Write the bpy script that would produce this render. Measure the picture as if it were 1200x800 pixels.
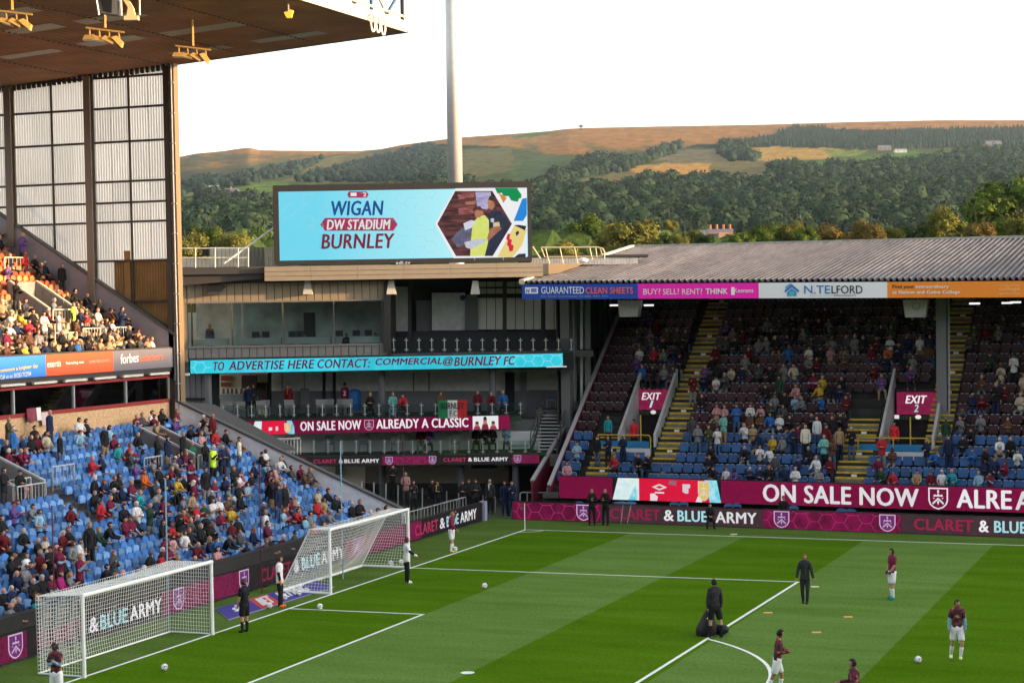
import bpy, bmesh, math, random
from mathutils import Vector, Matrix, noise
import numpy as np
random.seed(7)
for o in list(bpy.data.objects): bpy.data.objects.remove(o)
SC = bpy.context.scene
COL = SC.collection
R_ = math.radians
# ------------------------------------------------------------------ camera
FPX, CX, CY, CZ, YAW, PIT, ROL, SHP = 2197.25, 32.886, -51.736, 11.171, -0.37382, -0.04196, -0.01626, 45.17
_F = Vector((math.cos(PIT)*math.sin(YAW), math.cos(PIT)*math.cos(YAW), math.sin(PIT)))
_R = Vector((math.cos(YAW), -math.sin(YAW), 0)); _U = _R.cross(_F)
_R, _U = math.cos(ROL)*_R + math.sin(ROL)*_U, -math.sin(ROL)*_R + math.cos(ROL)*_U
CAMP = Vector((CX, CY, CZ))
cd = bpy.data.cameras.new('camera'); cam = bpy.data.objects.new('camera', cd); COL.objects.link(cam)
cam.matrix_world = Matrix(((_R.x, _U.x, -_F.x, CX), (_R.y, _U.y, -_F.y, CY), (_R.z, _U.z, -_F.z, CZ), (0, 0, 0, 1)))
cd.sensor_width = 36; cd.lens = FPX/1200*36; cd.shift_y = SHP/1200; cd.clip_end = 20000; cd.clip_start = .5
SC.camera = cam
# ------------------------------------------------------------------ world, sun, exposure
EXPO = 2.65
SUN_EL, SUN_AZ = R_(6.3), R_(80.5)          # azimuth clockwise from +Y
w = bpy.data.worlds.new('World'); SC.world = w; w.use_nodes = True
nt = w.node_tree; nt.nodes.clear()
wo = nt.nodes.new('ShaderNodeOutputWorld'); bg = nt.nodes.new('ShaderNodeBackground'); sk = nt.nodes.new('ShaderNodeTexSky')
sk.sky_type = 'NISHITA'; sk.sun_disc = False; sk.sun_elevation = SUN_EL; sk.sun_rotation = SUN_AZ
sk.air_density = 1.0; sk.dust_density = 2.5; sk.ozone_density = 1.0; sk.altitude = 100
hs = nt.nodes.new('ShaderNodeHueSaturation'); hs.inputs['Saturation'].default_value = .35; hs.inputs['Value'].default_value = 1.0
bg.inputs['Strength'].default_value = .15
nt.links.new(sk.outputs[0], hs.inputs['Color']); tcw = nt.nodes.new('ShaderNodeTexCoord'); mpw = nt.nodes.new('ShaderNodeMapping'); mpw.inputs['Scale'].default_value = (2.2, 2.2, 11)
nzw = nt.nodes.new('ShaderNodeTexNoise'); nzw.inputs['Scale'].default_value = 1.6; nzw.inputs['Detail'].default_value = 7; nzw.inputs['Roughness'].default_value = .55
crw = nt.nodes.new('ShaderNodeValToRGB'); crw.color_ramp.elements[0].position = .44; crw.color_ramp.elements[1].position = .72
crw.color_ramp.elements[0].color = (1, 1, 1, 1); crw.color_ramp.elements[1].color = (.50, .515, .56, 1)      # thin broken cloud
mxw = nt.nodes.new('ShaderNodeVectorMath'); mxw.operation = 'MULTIPLY'
nt.links.new(tcw.outputs['Generated'], mpw.inputs[0]); nt.links.new(mpw.outputs[0], nzw.inputs['Vector']); nt.links.new(nzw.outputs[0], crw.inputs[0])
nt.links.new(hs.outputs[0], mxw.inputs[0]); nt.links.new(crw.outputs[0], mxw.inputs[1]); nt.links.new(mxw.outputs[0], bg.inputs['Color']); nt.links.new(bg.outputs[0], wo.inputs[0])
sl = bpy.data.lights.new('sun', 'SUN'); sl.energy = 2.25; sl.angle = R_(.55); sl.color = (1.0, .62, .30)
so = bpy.data.objects.new('sun', sl); COL.objects.link(so)
sd = Vector((math.sin(SUN_AZ)*math.cos(SUN_EL), math.cos(SUN_AZ)*math.cos(SUN_EL), math.sin(SUN_EL)))
so.rotation_euler = sd.to_track_quat('Z', 'Y').to_euler(); so.location = (60, 0, 60)
SC.view_settings.view_transform = 'Standard'; SC.view_settings.look = 'None'; SC.view_settings.gamma = 1
SC.view_settings.exposure = EXPO
SC.render.engine = 'CYCLES'
SC.cycles.transparent_max_bounces = 12
SC.render.resolution_x, SC.render.resolution_y = 1024, 682
K = 2**-EXPO       # emission that displays as 1.0
# ------------------------------------------------------------------ rays onto known planes (photo measurements -> real positions)
def ray(px, py): return _F + _R*((px-600)/FPX) - _U*((py-400-SHP)/FPX)
def yp(px, py, y): d = ray(px, py); return CAMP + d*((y-CY)/d.y)
def xp(px, py, x): d = ray(px, py); return CAMP + d*((x-CX)/d.x)
def zp(px, py, z=0.0): d = ray(px, py); return CAMP + d*((z-CZ)/d.z)
def proj(p):
    d = Vector(p)-CAMP; z = d.dot(_F)
    return 600+FPX*d.dot(_R)/z, 400+SHP-FPX*d.dot(_U)/z
# local frame of the corner building: s to the right, d away from the main stand, z up
HU = Vector((math.cos(YAW), -math.sin(YAW), 0)); HD = Vector((math.sin(YAW), math.cos(YAW), 0))
def W(s, d, z): return Vector((CX, CY, 0)) + HU*s + HD*d + Vector((0, 0, z))
def cs(px, py, d):
    r = ray(px, py); k = d/r.dot(HD); p = CAMP + r*k
    return (p-CAMP).dot(HU), p.z
def wd(px, py, d): s, z = cs(px, py, d); return W(s, d, z)
# ------------------------------------------------------------------ materials
MATS = {}
def mat(name, col, rough=.7, spec=.3, var=0, vscale=3, metal=0, emit=None, estr=1, bump=0, bscale=30, alpha=None, trans=0, island=0, objvar=0, coat=0):
    if name in MATS: return MATS[name]
    m = bpy.data.materials.new(name); m.use_nodes = True; n = m.node_tree.nodes; L = m.node_tree.links
    b = n['Principled BSDF']; b.inputs['Base Color'].default_value = (*col, 1); b.inputs['Roughness'].default_value = rough
    b.inputs['Specular IOR Level'].default_value = spec; b.inputs['Metallic'].default_value = metal
    src = None
    tc = n.new('ShaderNodeTexCoord')
    if var:
        nz = n.new('ShaderNodeTexNoise'); nz.inputs['Scale'].default_value = vscale; nz.inputs['Detail'].default_value = 6
        L.new(tc.outputs['Object'], nz.inputs['Vector'])
        mr = n.new('ShaderNodeMapRange'); mr.inputs[1].default_value = .3; mr.inputs[2].default_value = .7
        mr.inputs[3].default_value = 1-var; mr.inputs[4].default_value = 1+var
        L.new(nz.outputs[0], mr.inputs[0]); src = mr.outputs[0]
    if island:
        g = n.new('ShaderNodeNewGeometry'); oi = n.new('ShaderNodeObjectInfo'); a = n.new('ShaderNodeMath'); a.operation = 'ADD'
        L.new(g.outputs['Random Per Island'], a.inputs[0]); L.new(oi.outputs['Random'], a.inputs[1])
        fr = n.new('ShaderNodeMath'); fr.operation = 'FRACT'; L.new(a.outputs[0], fr.inputs[0])
        mr = n.new('ShaderNodeMapRange'); mr.inputs[3].default_value = 1-island; mr.inputs[4].default_value = 1+island
        L.new(fr.outputs[0], mr.inputs[0])
        if src is not None:
            mm = n.new('ShaderNodeMath'); mm.operation = 'MULTIPLY'; L.new(src, mm.inputs[0]); L.new(mr.outputs[0], mm.inputs[1]); src = mm.outputs[0]
        else: src = mr.outputs[0]
    if src is not None:
        mx = n.new('ShaderNodeVectorMath'); mx.operation = 'SCALE'; mx.inputs[0].default_value = col
        L.new(src, mx.inputs['Scale']); L.new(mx.outputs[0], b.inputs['Base Color'])
    if emit:
        b.inputs['Emission Color'].default_value = (*emit, 1); b.inputs['Emission Strength'].default_value = estr*K
    if bump:
        nz = n.new('ShaderNodeTexNoise'); nz.inputs['Scale'].default_value = bscale; nz.inputs['Detail'].default_value = 5
        L.new(tc.outputs['Object'], nz.inputs['Vector'])
        bp = n.new('ShaderNodeBump'); bp.inputs['Strength'].default_value = bump; L.new(nz.outputs[0], bp.inputs['Height']); L.new(bp.outputs[0], b.inputs['Normal'])
    if trans:
        b.inputs['Transmission Weight'].default_value = trans
    if alpha is not None: b.inputs['Alpha'].default_value = alpha
    MATS[name] = m; return m
def glass(name, tint=(.75, .8, .8), refl=.12, rough=.03):
    if name in MATS: return MATS[name]
    m = bpy.data.materials.new(name); m.use_nodes = True; n = m.node_tree.nodes; L = m.node_tree.links
    n.clear(); o = n.new('ShaderNodeOutputMaterial'); mx = n.new('ShaderNodeMixShader'); t = n.new('ShaderNodeBsdfTransparent'); g = n.new('ShaderNodeBsdfGlossy')
    t.inputs[0].default_value = (*tint, 1); g.inputs['Roughness'].default_value = rough
    fr = n.new('ShaderNodeFresnel'); fr.inputs['IOR'].default_value = 1.35
    ad = n.new('ShaderNodeMath'); ad.operation = 'ADD'; ad.inputs[1].default_value = refl; ad.use_clamp = True; L.new(fr.outputs[0], ad.inputs[0])
    L.new(ad.outputs[0], mx.inputs[0]); L.new(t.outputs[0], mx.inputs[1]); L.new(g.outputs[0], mx.inputs[2]); L.new(mx.outputs[0], o.inputs[0])
    MATS[name] = m; return m
def led(name, col, col2=None, strength=.9, scale=6, streak=0):
    """self-lit LED panel, optionally speckled between two colours"""
    if name in MATS: return MATS[name]
    m = bpy.data.materials.new(name); m.use_nodes = True; n = m.node_tree.nodes; L = m.node_tree.links
    b = n['Principled BSDF']; b.inputs['Base Color'].default_value = (.004, .004, .004, 1); b.inputs['Roughness'].default_value = .7
    b.inputs['Specular IOR Level'].default_value = .04
    b.inputs['Emission Strength'].default_value = strength*K; b.inputs['Emission Color'].default_value = (*col, 1)
    if col2:
        tc = n.new('ShaderNodeTexCoord'); nz = n.new('ShaderNodeTexNoise'); nz.inputs['Scale'].default_value = scale; nz.inputs['Detail'].default_value = 4
        nz.inputs['Roughness'].default_value = .75
        cr = n.new('ShaderNodeValToRGB'); cr.color_ramp.elements[0].position = .38; cr.color_ramp.elements[1].position = .64
        cr.color_ramp.elements[0].color = (*col, 1); cr.color_ramp.elements[1].color = (*col2, 1)
        if streak:
            mpn = n.new('ShaderNodeMapping'); mpn.inputs['Scale'].default_value = (.35, .35, 3); L.new(tc.outputs['Object'], mpn.inputs[0]); L.new(mpn.outputs[0], nz.inputs['Vector'])
        else: L.new(tc.outputs['Object'], nz.inputs['Vector'])
        L.new(nz.outputs[0], cr.inputs[0]); L.new(cr.outputs[0], b.inputs['Emission Color'])
    oi = n.new('ShaderNodeObjectInfo'); mr = n.new('ShaderNodeMapRange'); mr.inputs[3].default_value = strength*K*.84; mr.inputs[4].default_value = strength*K*1.06   # modules age unevenly
    L.new(oi.outputs['Random'], mr.inputs[0]); L.new(mr.outputs[0], b.inputs['Emission Strength'])
    MATS[name] = m; return m
# ------------------------------------------------------------------ mesh building
class MB:
    def __init__(s): s.v = []; s.f = []; s.m = []
    def add(s, vs, fs, mi=0):
        n = len(s.v); s.v += [tuple(v) for v in vs]
        for f in fs: s.f.append(tuple(i+n for i in f)); s.m.append(mi)
    def box(s, a, b, mi=0):
        x0, y0, z0 = [min(a[i], b[i]) for i in range(3)]; x1, y1, z1 = [max(a[i], b[i]) for i in range(3)]
        s.add([(x0, y0, z0), (x1, y0, z0), (x1, y1, z0), (x0, y1, z0), (x0, y0, z1), (x1, y0, z1), (x1, y1, z1), (x0, y1, z1)],
              [(0, 3, 2, 1), (4, 5, 6, 7), (0, 1, 5, 4), (1, 2, 6, 5), (2, 3, 7, 6), (3, 0, 4, 7)], mi)
    def cbox(s, s0, s1, d0, d1, z0, z1, mi=0):   # box in the corner building's frame
        p = [W(a, b, c) for c in (z0, z1) for a, b in ((s0, d0), (s1, d0), (s1, d1), (s0, d1))]
        s.add(p, [(0, 3, 2, 1), (4, 5, 6, 7), (0, 1, 5, 4), (1, 2, 6, 5), (2, 3, 7, 6), (3, 0, 4, 7)], mi)
    def quad(s, *p, mi=0): s.add(p, [(0, 1, 2, 3)], mi)
    def prism(s, poly, off, mi=0):
        off = Vector(off); n = len(poly); p = [Vector(q) for q in poly]
        s.add(p + [q+off for q in p], [tuple(range(n))[::-1], tuple(range(n, 2*n))] + [(i, (i+1) % n, n+(i+1) % n, n+i) for i in range(n)], mi)
    def tube(s, p, q, r, n=6, r2=None, cap=True, mi=0):
        p = Vector(p); q = Vector(q); d = q-p
        if d.length < 1e-6: return
        d.normalize(); a = d.orthogonal().normalized(); b = d.cross(a); r2 = r if r2 is None else r2
        vs = [p+(a*math.cos(2*math.pi*i/n)+b*math.sin(2*math.pi*i/n))*r for i in range(n)] + [q+(a*math.cos(2*math.pi*i/n)+b*math.sin(2*math.pi*i/n))*r2 for i in range(n)]
        fs = [(i, (i+1) % n, n+(i+1) % n, n+i) for i in range(n)]
        if cap: fs += [tuple(range(n))[::-1], tuple(range(n, 2*n))]
        s.add(vs, fs, mi)
    def bar(s, p, q, w, h, mi=0, up=(0, 0, 1)):   # rectangular bar between two points
        p = Vector(p); q = Vector(q); d = (q-p).normalized(); up = Vector(up)
        a = d.cross(up); a = d.orthogonal() if a.length < 1e-4 else a; a.normalize(); b = a.cross(d)
        c = [(-1, -1), (1, -1), (1, 1), (-1, 1)]
        s.add([p+a*x*w/2+b*y*h/2 for x, y in c]+[q+a*x*w/2+b*y*h/2 for x, y in c], [(3, 2, 1, 0), (4, 5, 6, 7), (0, 1, 5, 4), (1, 2, 6, 5), (2, 3, 7, 6), (3, 0, 4, 7)], mi)
    def sphere(s, c, r, nu=8, nv=6, mi=0, sc=(1, 1, 1)):
        vs = [(c[0], c[1], c[2]+r*sc[2])]
        for j in range(1, nv):
            t = math.pi*j/nv
            for i in range(nu):
                a = 2*math.pi*i/nu; vs.append((c[0]+r*sc[0]*math.sin(t)*math.cos(a), c[1]+r*sc[1]*math.sin(t)*math.sin(a), c[2]+r*sc[2]*math.cos(t)))
        vs.append((c[0], c[1], c[2]-r*sc[2])); fs = []
        for i in range(nu): fs.append((0, 1+i, 1+(i+1) % nu)); e = len(vs)-1; fs.append((e, e-nu+(i+1) % nu, e-nu+i))
        for j in range(nv-2):
            for i in range(nu): a = 1+j*nu+i; b = 1+j*nu+(i+1) % nu; fs.append((a, a+nu, b+nu, b))
        s.add(vs, fs, mi)
    def mesh(s, name, mats, off=(0, 0, 0), smooth=False):
        me = bpy.data.meshes.new(name); o = Vector(off)
        me.from_pydata([(v[0]-o.x, v[1]-o.y, v[2]-o.z) for v in s.v], [], s.f)
        for m in (mats if isinstance(mats, (list, tuple)) else [mats]): me.materials.append(m)
        if any(s.m): me.polygons.foreach_set('material_index', s.m)
        if smooth: me.polygons.foreach_set('use_smooth', [True]*len(me.polygons))
        me.update(); return me
    def build(s, name, mats, parent=None, smooth=False, loc=None, **pr):
        base = ROOT.get(parent.name, Vector()) if parent else Vector(loc or (0, 0, 0))
        o = bpy.data.objects.new(name, s.mesh(name, mats, base, smooth)); COL.objects.link(o)
        if parent: o.parent = parent
        else: o.location = base
        ROOT[o.name] = base
        for k, v in pr.items(): o[k] = v
        return o
ROOT = {}
def thing(name, label, cat, loc=(0, 0, 0), group=None):
    o = bpy.data.objects.new(name, None); COL.objects.link(o); o.location = loc; ROOT[o.name] = Vector(loc); o.empty_display_size = .3
    o['label'] = label; o['category'] = cat
    if group: o['group'] = group
    return o
def tag(o, label, cat, group=None):
    o['label'] = label; o['category'] = cat
    if group: o['group'] = group
    return o
def inst(name, me, loc, parent, rotz=0, scale=1):    # an object sharing mesh data, placed in world coordinates under its parent
    o = bpy.data.objects.new(name, me); COL.objects.link(o)
    base = ROOT.get(parent.name, Vector()) if parent else Vector()
    o.location = Vector(loc)-base; o.rotation_euler = (0, 0, rotz)
    if scale != 1: o.scale = (scale,)*3
    if parent: o.parent = parent
    ROOT[o.name] = base
    return o
# ------------------------------------------------------------------ flat print on panels
_TC = {}
def text2d(s, bold=.012, shear=0):
    k = (s, bold, shear)
    if k in _TC: return _TC[k]
    cu = bpy.data.curves.new('lettering', 'FONT'); cu.body = s; cu.size = 1; cu.offset = min(bold, .0); cu.shear = shear; cu.resolution_u = 3; cu.fill_mode = 'FRONT'
    cu.space_character = 1.06 if bold > .01 else 1.0
    ob = bpy.data.objects.new('lettering', cu); COL.objects.link(ob)
    dg = bpy.context.evaluated_depsgraph_get(); me = bpy.data.meshes.new_from_object(ob.evaluated_get(dg))
    vs = [(v.co.x, v.co.y) for v in me.vertices]; fs = [tuple(p.vertices) for p in me.polygons]
    bpy.data.objects.remove(ob); bpy.data.meshes.remove(me)
    x0 = min(v[0] for v in vs); x1 = max(v[0] for v in vs); y0 = min(v[1] for v in vs); y1 = max(v[1] for v in vs)
    _TC[k] = ([((x-x0)/(x1-x0), (y-y0)/(y1-y0)) for x, y in vs], fs); return _TC[k]
class Panel:
    """a flat face: origin o, unit right a, unit up b, printed sheets stand 'lift' in front of it"""
    def __init__(s, o, a, b, wdt=0, hgt=0, parent=None):
        s.o = Vector(o); s.a = Vector(a).normalized(); s.b = Vector(b).normalized(); s.n = s.a.cross(s.b).normalized()
        if s.n.dot(CAMP-s.o) < 0: s.n = -s.n
        s.w = wdt; s.h = hgt; s.parent = parent
    def at(s, u, v, lift=0.0): return s.o + s.a*u + s.b*v + s.n*lift
    def uv(s, px, py):
        r = ray(px, py); t = (s.o-CAMP).dot(s.n)/r.dot(s.n); q = CAMP+r*t-s.o; c = s.a.dot(s.b); u = (q.dot(s.a)-c*q.dot(s.b))/(1-c*c); return u, q.dot(s.b)-c*u
    def poly(s, name, pts, m, lift=.006, mb=None, **pr):
        o = mb or MB(); o.add([s.at(u, v, lift) for u, v in pts], [tuple(range(len(pts)))])
        return None if mb else o.build(name, m, s.parent, **pr)
    def text(s, t, u0, v0, u1, v1, m, name='lettering', lift=.02, bold=.02, shear=0, skew=0):
        vs, fs = text2d(t, bold, shear); o = MB(); h = v1-v0; e = h*max(0, bold)*1.15
        for i, (du, dv) in enumerate(((0, 0), (-e, 0), (e, 0), (0, -e*.5), (0, e*.5)) if bold > .008 else ((0, 0),)):   # heavier strokes: the same outline printed slightly apart
            o.add([s.at(u0+e+du+x*(u1-u0-2*e), v0+e*.5+dv+y*(h-e)+skew*x, lift+.0015*i) for x, y in vs], fs)
        return o.build(name, m, s.parent)
    def textpx(s, t, x0, yb0, x1, yb1, hpx, m, **kw):
        """text whose base runs from photo point (x0,yb0) to (x1,yb1), hpx tall"""
        u0, v0 = s.uv(x0, yb0); u1, v1 = s.uv(x1, yb1); ut, vt = s.uv(x0, yb0-hpx)
        return s.text(t, u0, v0, u1, v0+(vt-v0), m, skew=v1-v0, **kw)
def hexes(P, u0, u1, v0, v1, r, wd_, m, name='hexagon_pattern', keep=1.0, lift=.012):
    o = MB(); rnd = random.Random(int(u0*100)); dx = r*1.5; dy = r*math.sqrt(3); i = 0; u = u0
    cl = lambda a, b, c: max(b, min(c, a))
    while u < u1+r:
        v = v0 + (dy/2 if i % 2 else 0)
        while v < v1+r:
            if rnd.random() < keep:
                for k in range(6):
                    if rnd.random() > .5+keep/2: continue
                    a0 = math.pi/3*k; a1 = a0+math.pi/3; q = []
                    for rr, aa in ((r-wd_/2, a0), (r-wd_/2, a1), (r+wd_/2, a1), (r+wd_/2, a0)):
                        q.append(P.at(cl(u+rr*math.cos(aa), u0, u1), cl(v+rr*math.sin(aa), v0, v1), lift))
                    if (q[0]-q[1]).length > .01 and (q[1]-q[2]).cross(q[0]-q[1]).length > 1e-6: o.add(q, [(0, 1, 2, 3)])
            v += dy
        u += dx; i += 1
    return o.build(name, m, P.parent, kind='stuff')
def crest(P, uc, vc, h, mline, mfill, lift=.02, wk=.8):
    """shield with a chevron, a hand band and small charges"""
    wd_ = h*wk; sh = [(-.5, .5), (.5, .5), (.5, -.1), (.42, -.28), (.25, -.42), (0, -.5), (-.25, -.42), (-.42, -.28), (-.5, -.1)]
    root = MB(); root.add([P.at(uc+x*wd_, vc+y*h, lift) for x, y in sh], [tuple(range(9))])
    c = root.build('crest', mline, P.parent)
    i = MB(); i.add([P.at(uc+x*wd_*.86, vc+y*h*.88, lift+.006) for x, y in sh], [tuple(range(9))]); i.build('shield_field', mfill, c)
    g = MB(); L = lift+.012
    def pl(pts): g.add([P.at(uc+x*wd_, vc+y*h, L) for x, y in pts], [tuple(range(len(pts)))])
    pl([(-.3, -.2), (0, .05), (0, -.05), (-.26, -.27)]); pl([(0, .05), (.3, -.2), (.26, -.27), (0, -.05)])
    pl([(-.25, .1), (.25, .1), (.2, .2), (.08, .16), (0, .24), (-.08, .16), (-.2, .2)]); pl([(-.05, .26), (.05, .26), (.04, .4), (-.04, .4)])
    pl([(-.06, -.14), (0, -.08), (.06, -.14), (0, -.3)]); pl([(-.28, .02), (-.18, .05), (-.2, -.02)]); pl([(.28, .02), (.18, .05), (.2, -.02)])
    g.build('charge', mline, c); return c
def ordw(n):
    b = ['', 'first', 'second', 'third', 'fourth', 'fifth', 'sixth', 'seventh', 'eighth', 'ninth', 'tenth', 'eleventh', 'twelfth', 'thirteenth', 'fourteenth', 'fifteenth', 'sixteenth', 'seventeenth', 'eighteenth', 'nineteenth', 'twentieth']
    if n <= 20: return b[n]
    t = {2: 'twenty', 3: 'thirty', 4: 'forty', 5: 'fifty', 6: 'sixty'}[n//10]
    return t+'-'+b[n % 10] if n % 10 else t.replace('ty', 'tieth')
# ------------------------------------------------------------------ palette
concrete = mat('concrete', (.20, .19, .185), .9, var=.25, vscale=1.5, bump=.1)
pale_conc = mat('pale_concrete', (.33, .33, .34), .85, var=.12, vscale=1)
dark_conc = mat('dark_concrete', (.075, .072, .072), .9, var=.3, vscale=1.5)
white_paint = mat('white_paint', (.8, .8, .8), .4)
net_white = mat('net_cord', (.8, .8, .8), .8)
steel = mat('brushed_steel', (.5, .5, .52), .3, metal=.7)
galv = mat('galvanised_steel', (.42, .43, .44), .5, metal=.4, var=.15)
dark_steel = mat('dark_steel', (.035, .033, .033), .6)
charcoal = mat('charcoal_cladding', (.085, .083, .083), .55, var=.08)
black_m = mat('black_plastic', (.012, .012, .013), .6)
claret = mat('claret_paint', (.16, .015, .035), .5, var=.15, vscale=2)
yellow_p = mat('yellow_paint', (.50, .33, .03), .7, var=.3, vscale=4)
sunframe = mat('tan_steelwork', (.42, .31, .16), .6)
# ------------------------------------------------------------------ pitch
SX = [-60, 0, 5.4, 11.05, 16.6, 22.4, 28.0, 33.5]
def grassmat(name, a, b, st=1.0):
    m = bpy.data.materials.new(name); m.use_nodes = True; n = m.node_tree.nodes; L = m.node_tree.links; bs = n['Principled BSDF']
    tc = n.new('ShaderNodeTexCoord')
    n1 = n.new('ShaderNodeTexNoise'); n1.inputs['Scale'].default_value = .42; n1.inputs['Detail'].default_value = 8; n1.inputs['Roughness'].default_value = .65
    n2 = n.new('ShaderNodeTexNoise'); n2.inputs['Scale'].default_value = 9; n2.inputs['Detail'].default_value = 6; n2.inputs['Roughness'].default_value = .8
    mp = n.new('ShaderNodeMapping'); mp.inputs['Scale'].default_value = (.35, 1.4, 1); mp.inputs['Rotation'].default_value = (0, 0, .35)
    L.new(tc.outputs['Object'], mp.inputs[0]); L.new(mp.outputs[0], n1.inputs['Vector']); L.new(tc.outputs['Object'], n2.inputs['Vector'])
    r1 = n.new('ShaderNodeMapRange'); r1.inputs[1].default_value = .3; r1.inputs[2].default_value = .7; L.new(n1.outputs[0], r1.inputs[0])
    mx = n.new('ShaderNodeMix'); mx.data_type = 'RGBA'; mx.inputs[6].default_value = (*a, 1); mx.inputs[7].default_value = (*b, 1); L.new(r1.outputs[0], mx.inputs[0])
    r2 = n.new('ShaderNodeMapRange'); r2.inputs[1].default_value = .25; r2.inputs[2].default_value = .75; r2.inputs[3].default_value = .5; r2.inputs[4].default_value = 1.5; L.new(n2.outputs[0], r2.inputs[0])
    vm = n.new('ShaderNodeVectorMath'); vm.operation = 'SCALE'; L.new(mx.outputs[2], vm.inputs[0]); L.new(r2.outputs[0], vm.inputs['Scale']); L.new(vm.outputs[0], bs.inputs['Base Color'])
    bs.inputs['Roughness'].default_value = .95; bs.inputs['Specular IOR Level'].default_value = .0
    bp = n.new('ShaderNodeBump'); bp.inputs['Strength'].default_value = .5; bp.inputs['Distance'].default_value = .03; L.new(n2.outputs[0], bp.inputs['Height']); L.new(bp.outputs[0], bs.inputs['Normal'])
    return m
g_dark = grassmat('grass_dark_cut', (.047, .112, .003), (.080, .162, .010))
g_light = grassmat('grass_light_cut', (.080, .150, .024), (.122, .206, .050))
g_edge = grassmat('grass_surround', (.058, .112, .016), (.105, .165, .040))
o = MB(); o.box((-3.4, -48, -.25), (122, 38.6, 0)); pitch = o.build('pitch', g_edge, kind='structure')
names = []
for i in range(1, 19):
    x0 = SX[i] if i < 8 else SX[7]+(i-7)*5.55; x1 = SX[i+1] if i < 7 else SX[7]+(i-6)*5.55
    if x1 > 106: break
    o = MB(); o.quad((x0, -33.5, .004), (x1, -33.5, .004), (x1, 33.55, .004), (x0, 33.55, .004))
    o.build('mown_stripe', g_dark if i % 2 else g_light, pitch)
line_m = mat('line_paint', (.72, .76, .70), .8, var=.1, vscale=8)
def line(p, q, wdt=.11, name='line_marking'):
    p = Vector((*p, .009)); q = Vector((*q, .009)); d = (q-p).normalized(); a = Vector((-d.y, d.x, 0))*wdt/2
    o = MB(); o.quad(p-a, q-a, q+a, p+a); return o.build(name, line_m, pitch)
line((.03, -33.5), (.03, 33.5), .12); line((.09, 33.52), (104, 33.35), .12)
line((.09, 20.0), (16.45, 20.4)); line((16.5, 20.46), (16.15, -20.1), .12); line((.09, 9.15), (5.3, 9.35)); line((5.35, 9.4), (5.35, -9.1), .12)
line((.09, -9.15), (5.3, -9.1)); line((.09, -20.1), (16.1, -20.1))
def arc(c, r, a0, a1, wdt=.11, n=36, hi=.0135, name='arc_marking'):
    o = MB(); P = []
    for i in range(n+1):
        a = a0+(a1-a0)*i/n; P.append(((c[0]+(r-wdt/2)*math.cos(a), c[1]+(r-wdt/2)*math.sin(a), hi), (c[0]+(r+wdt/2)*math.cos(a), c[1]+(r+wdt/2)*math.sin(a), hi)))
    for i in range(n): o.quad(P[i][0], P[i][1], P[i+1][1], P[i+1][0])
    return o.build(name, line_m, pitch)
arc((11, .25), 9.0, -.91, .92, .12); arc((0, 33.5), 1.0, -math.pi/2, 0, .1, 12); arc((11, 0), .12, 0, 6.283, .2, 10, name='penalty_spot')
# ------------------------------------------------------------------ ground and hills
o = MB(); o.box((-400, -400, -1.2), (400, 150, -.26)); o.build('ground', mat('asphalt', (.06, .06, .06), .9, var=.2, vscale=.3), kind='structure')
SKY = [(-400, 205), (-100, 200), (200, 186), (230, 180), (262, 177), (282, 174), (292, 173), (304, 176), (330, 176.5), (420, 177), (445, 175), (470, 170), (500, 166), (540, 161), (600, 157), (640, 154), (665, 151), (690, 150), (760, 148.5), (850, 147), (900, 146), (1000, 143), (1100, 141), (1200, 141), (1600, 146)]
def interp(T, x):
    if x <= T[0][0]: return T[0][1]
    for (a, b), (c, d) in zip(T, T[1:]):
        if x <= c: return b+(d-b)*(x-a)/(c-a)
    return T[-1][1]
DP = [(150, 366), (260, 352), (420, 318), (620, 290)]
def hill_py(px, d):
    rg = interp(SKY, px)
    if d <= 620: return interp(DP, d)
    t = (math.log(d)-math.log(620))/(math.log(3500)-math.log(620))
    if t <= 1:
        py = 290-(290-rg)*t**.95
        return py + 3.2*math.sin(math.pi*min(1, t*1.1))*noise.noise(Vector((px*.008, t*5, 3)))*(1-t) + 0
    return rg+(t-1)*60
def hill_pt(px, d):
    r = ray(px, hill_py(px, d)); k = d/r.dot(HD); return CAMP+r*k
def inpoly(x, y, P):
    c = False; j = len(P)-1
    for i in range(len(P)):
        if (P[i][1] > y) != (P[j][1] > y) and x < (P[j][0]-P[i][0])*(y-P[i][1])/(P[j][1]-P[i][1])+P[i][0]: c = not c
        j = i
    return c
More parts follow.
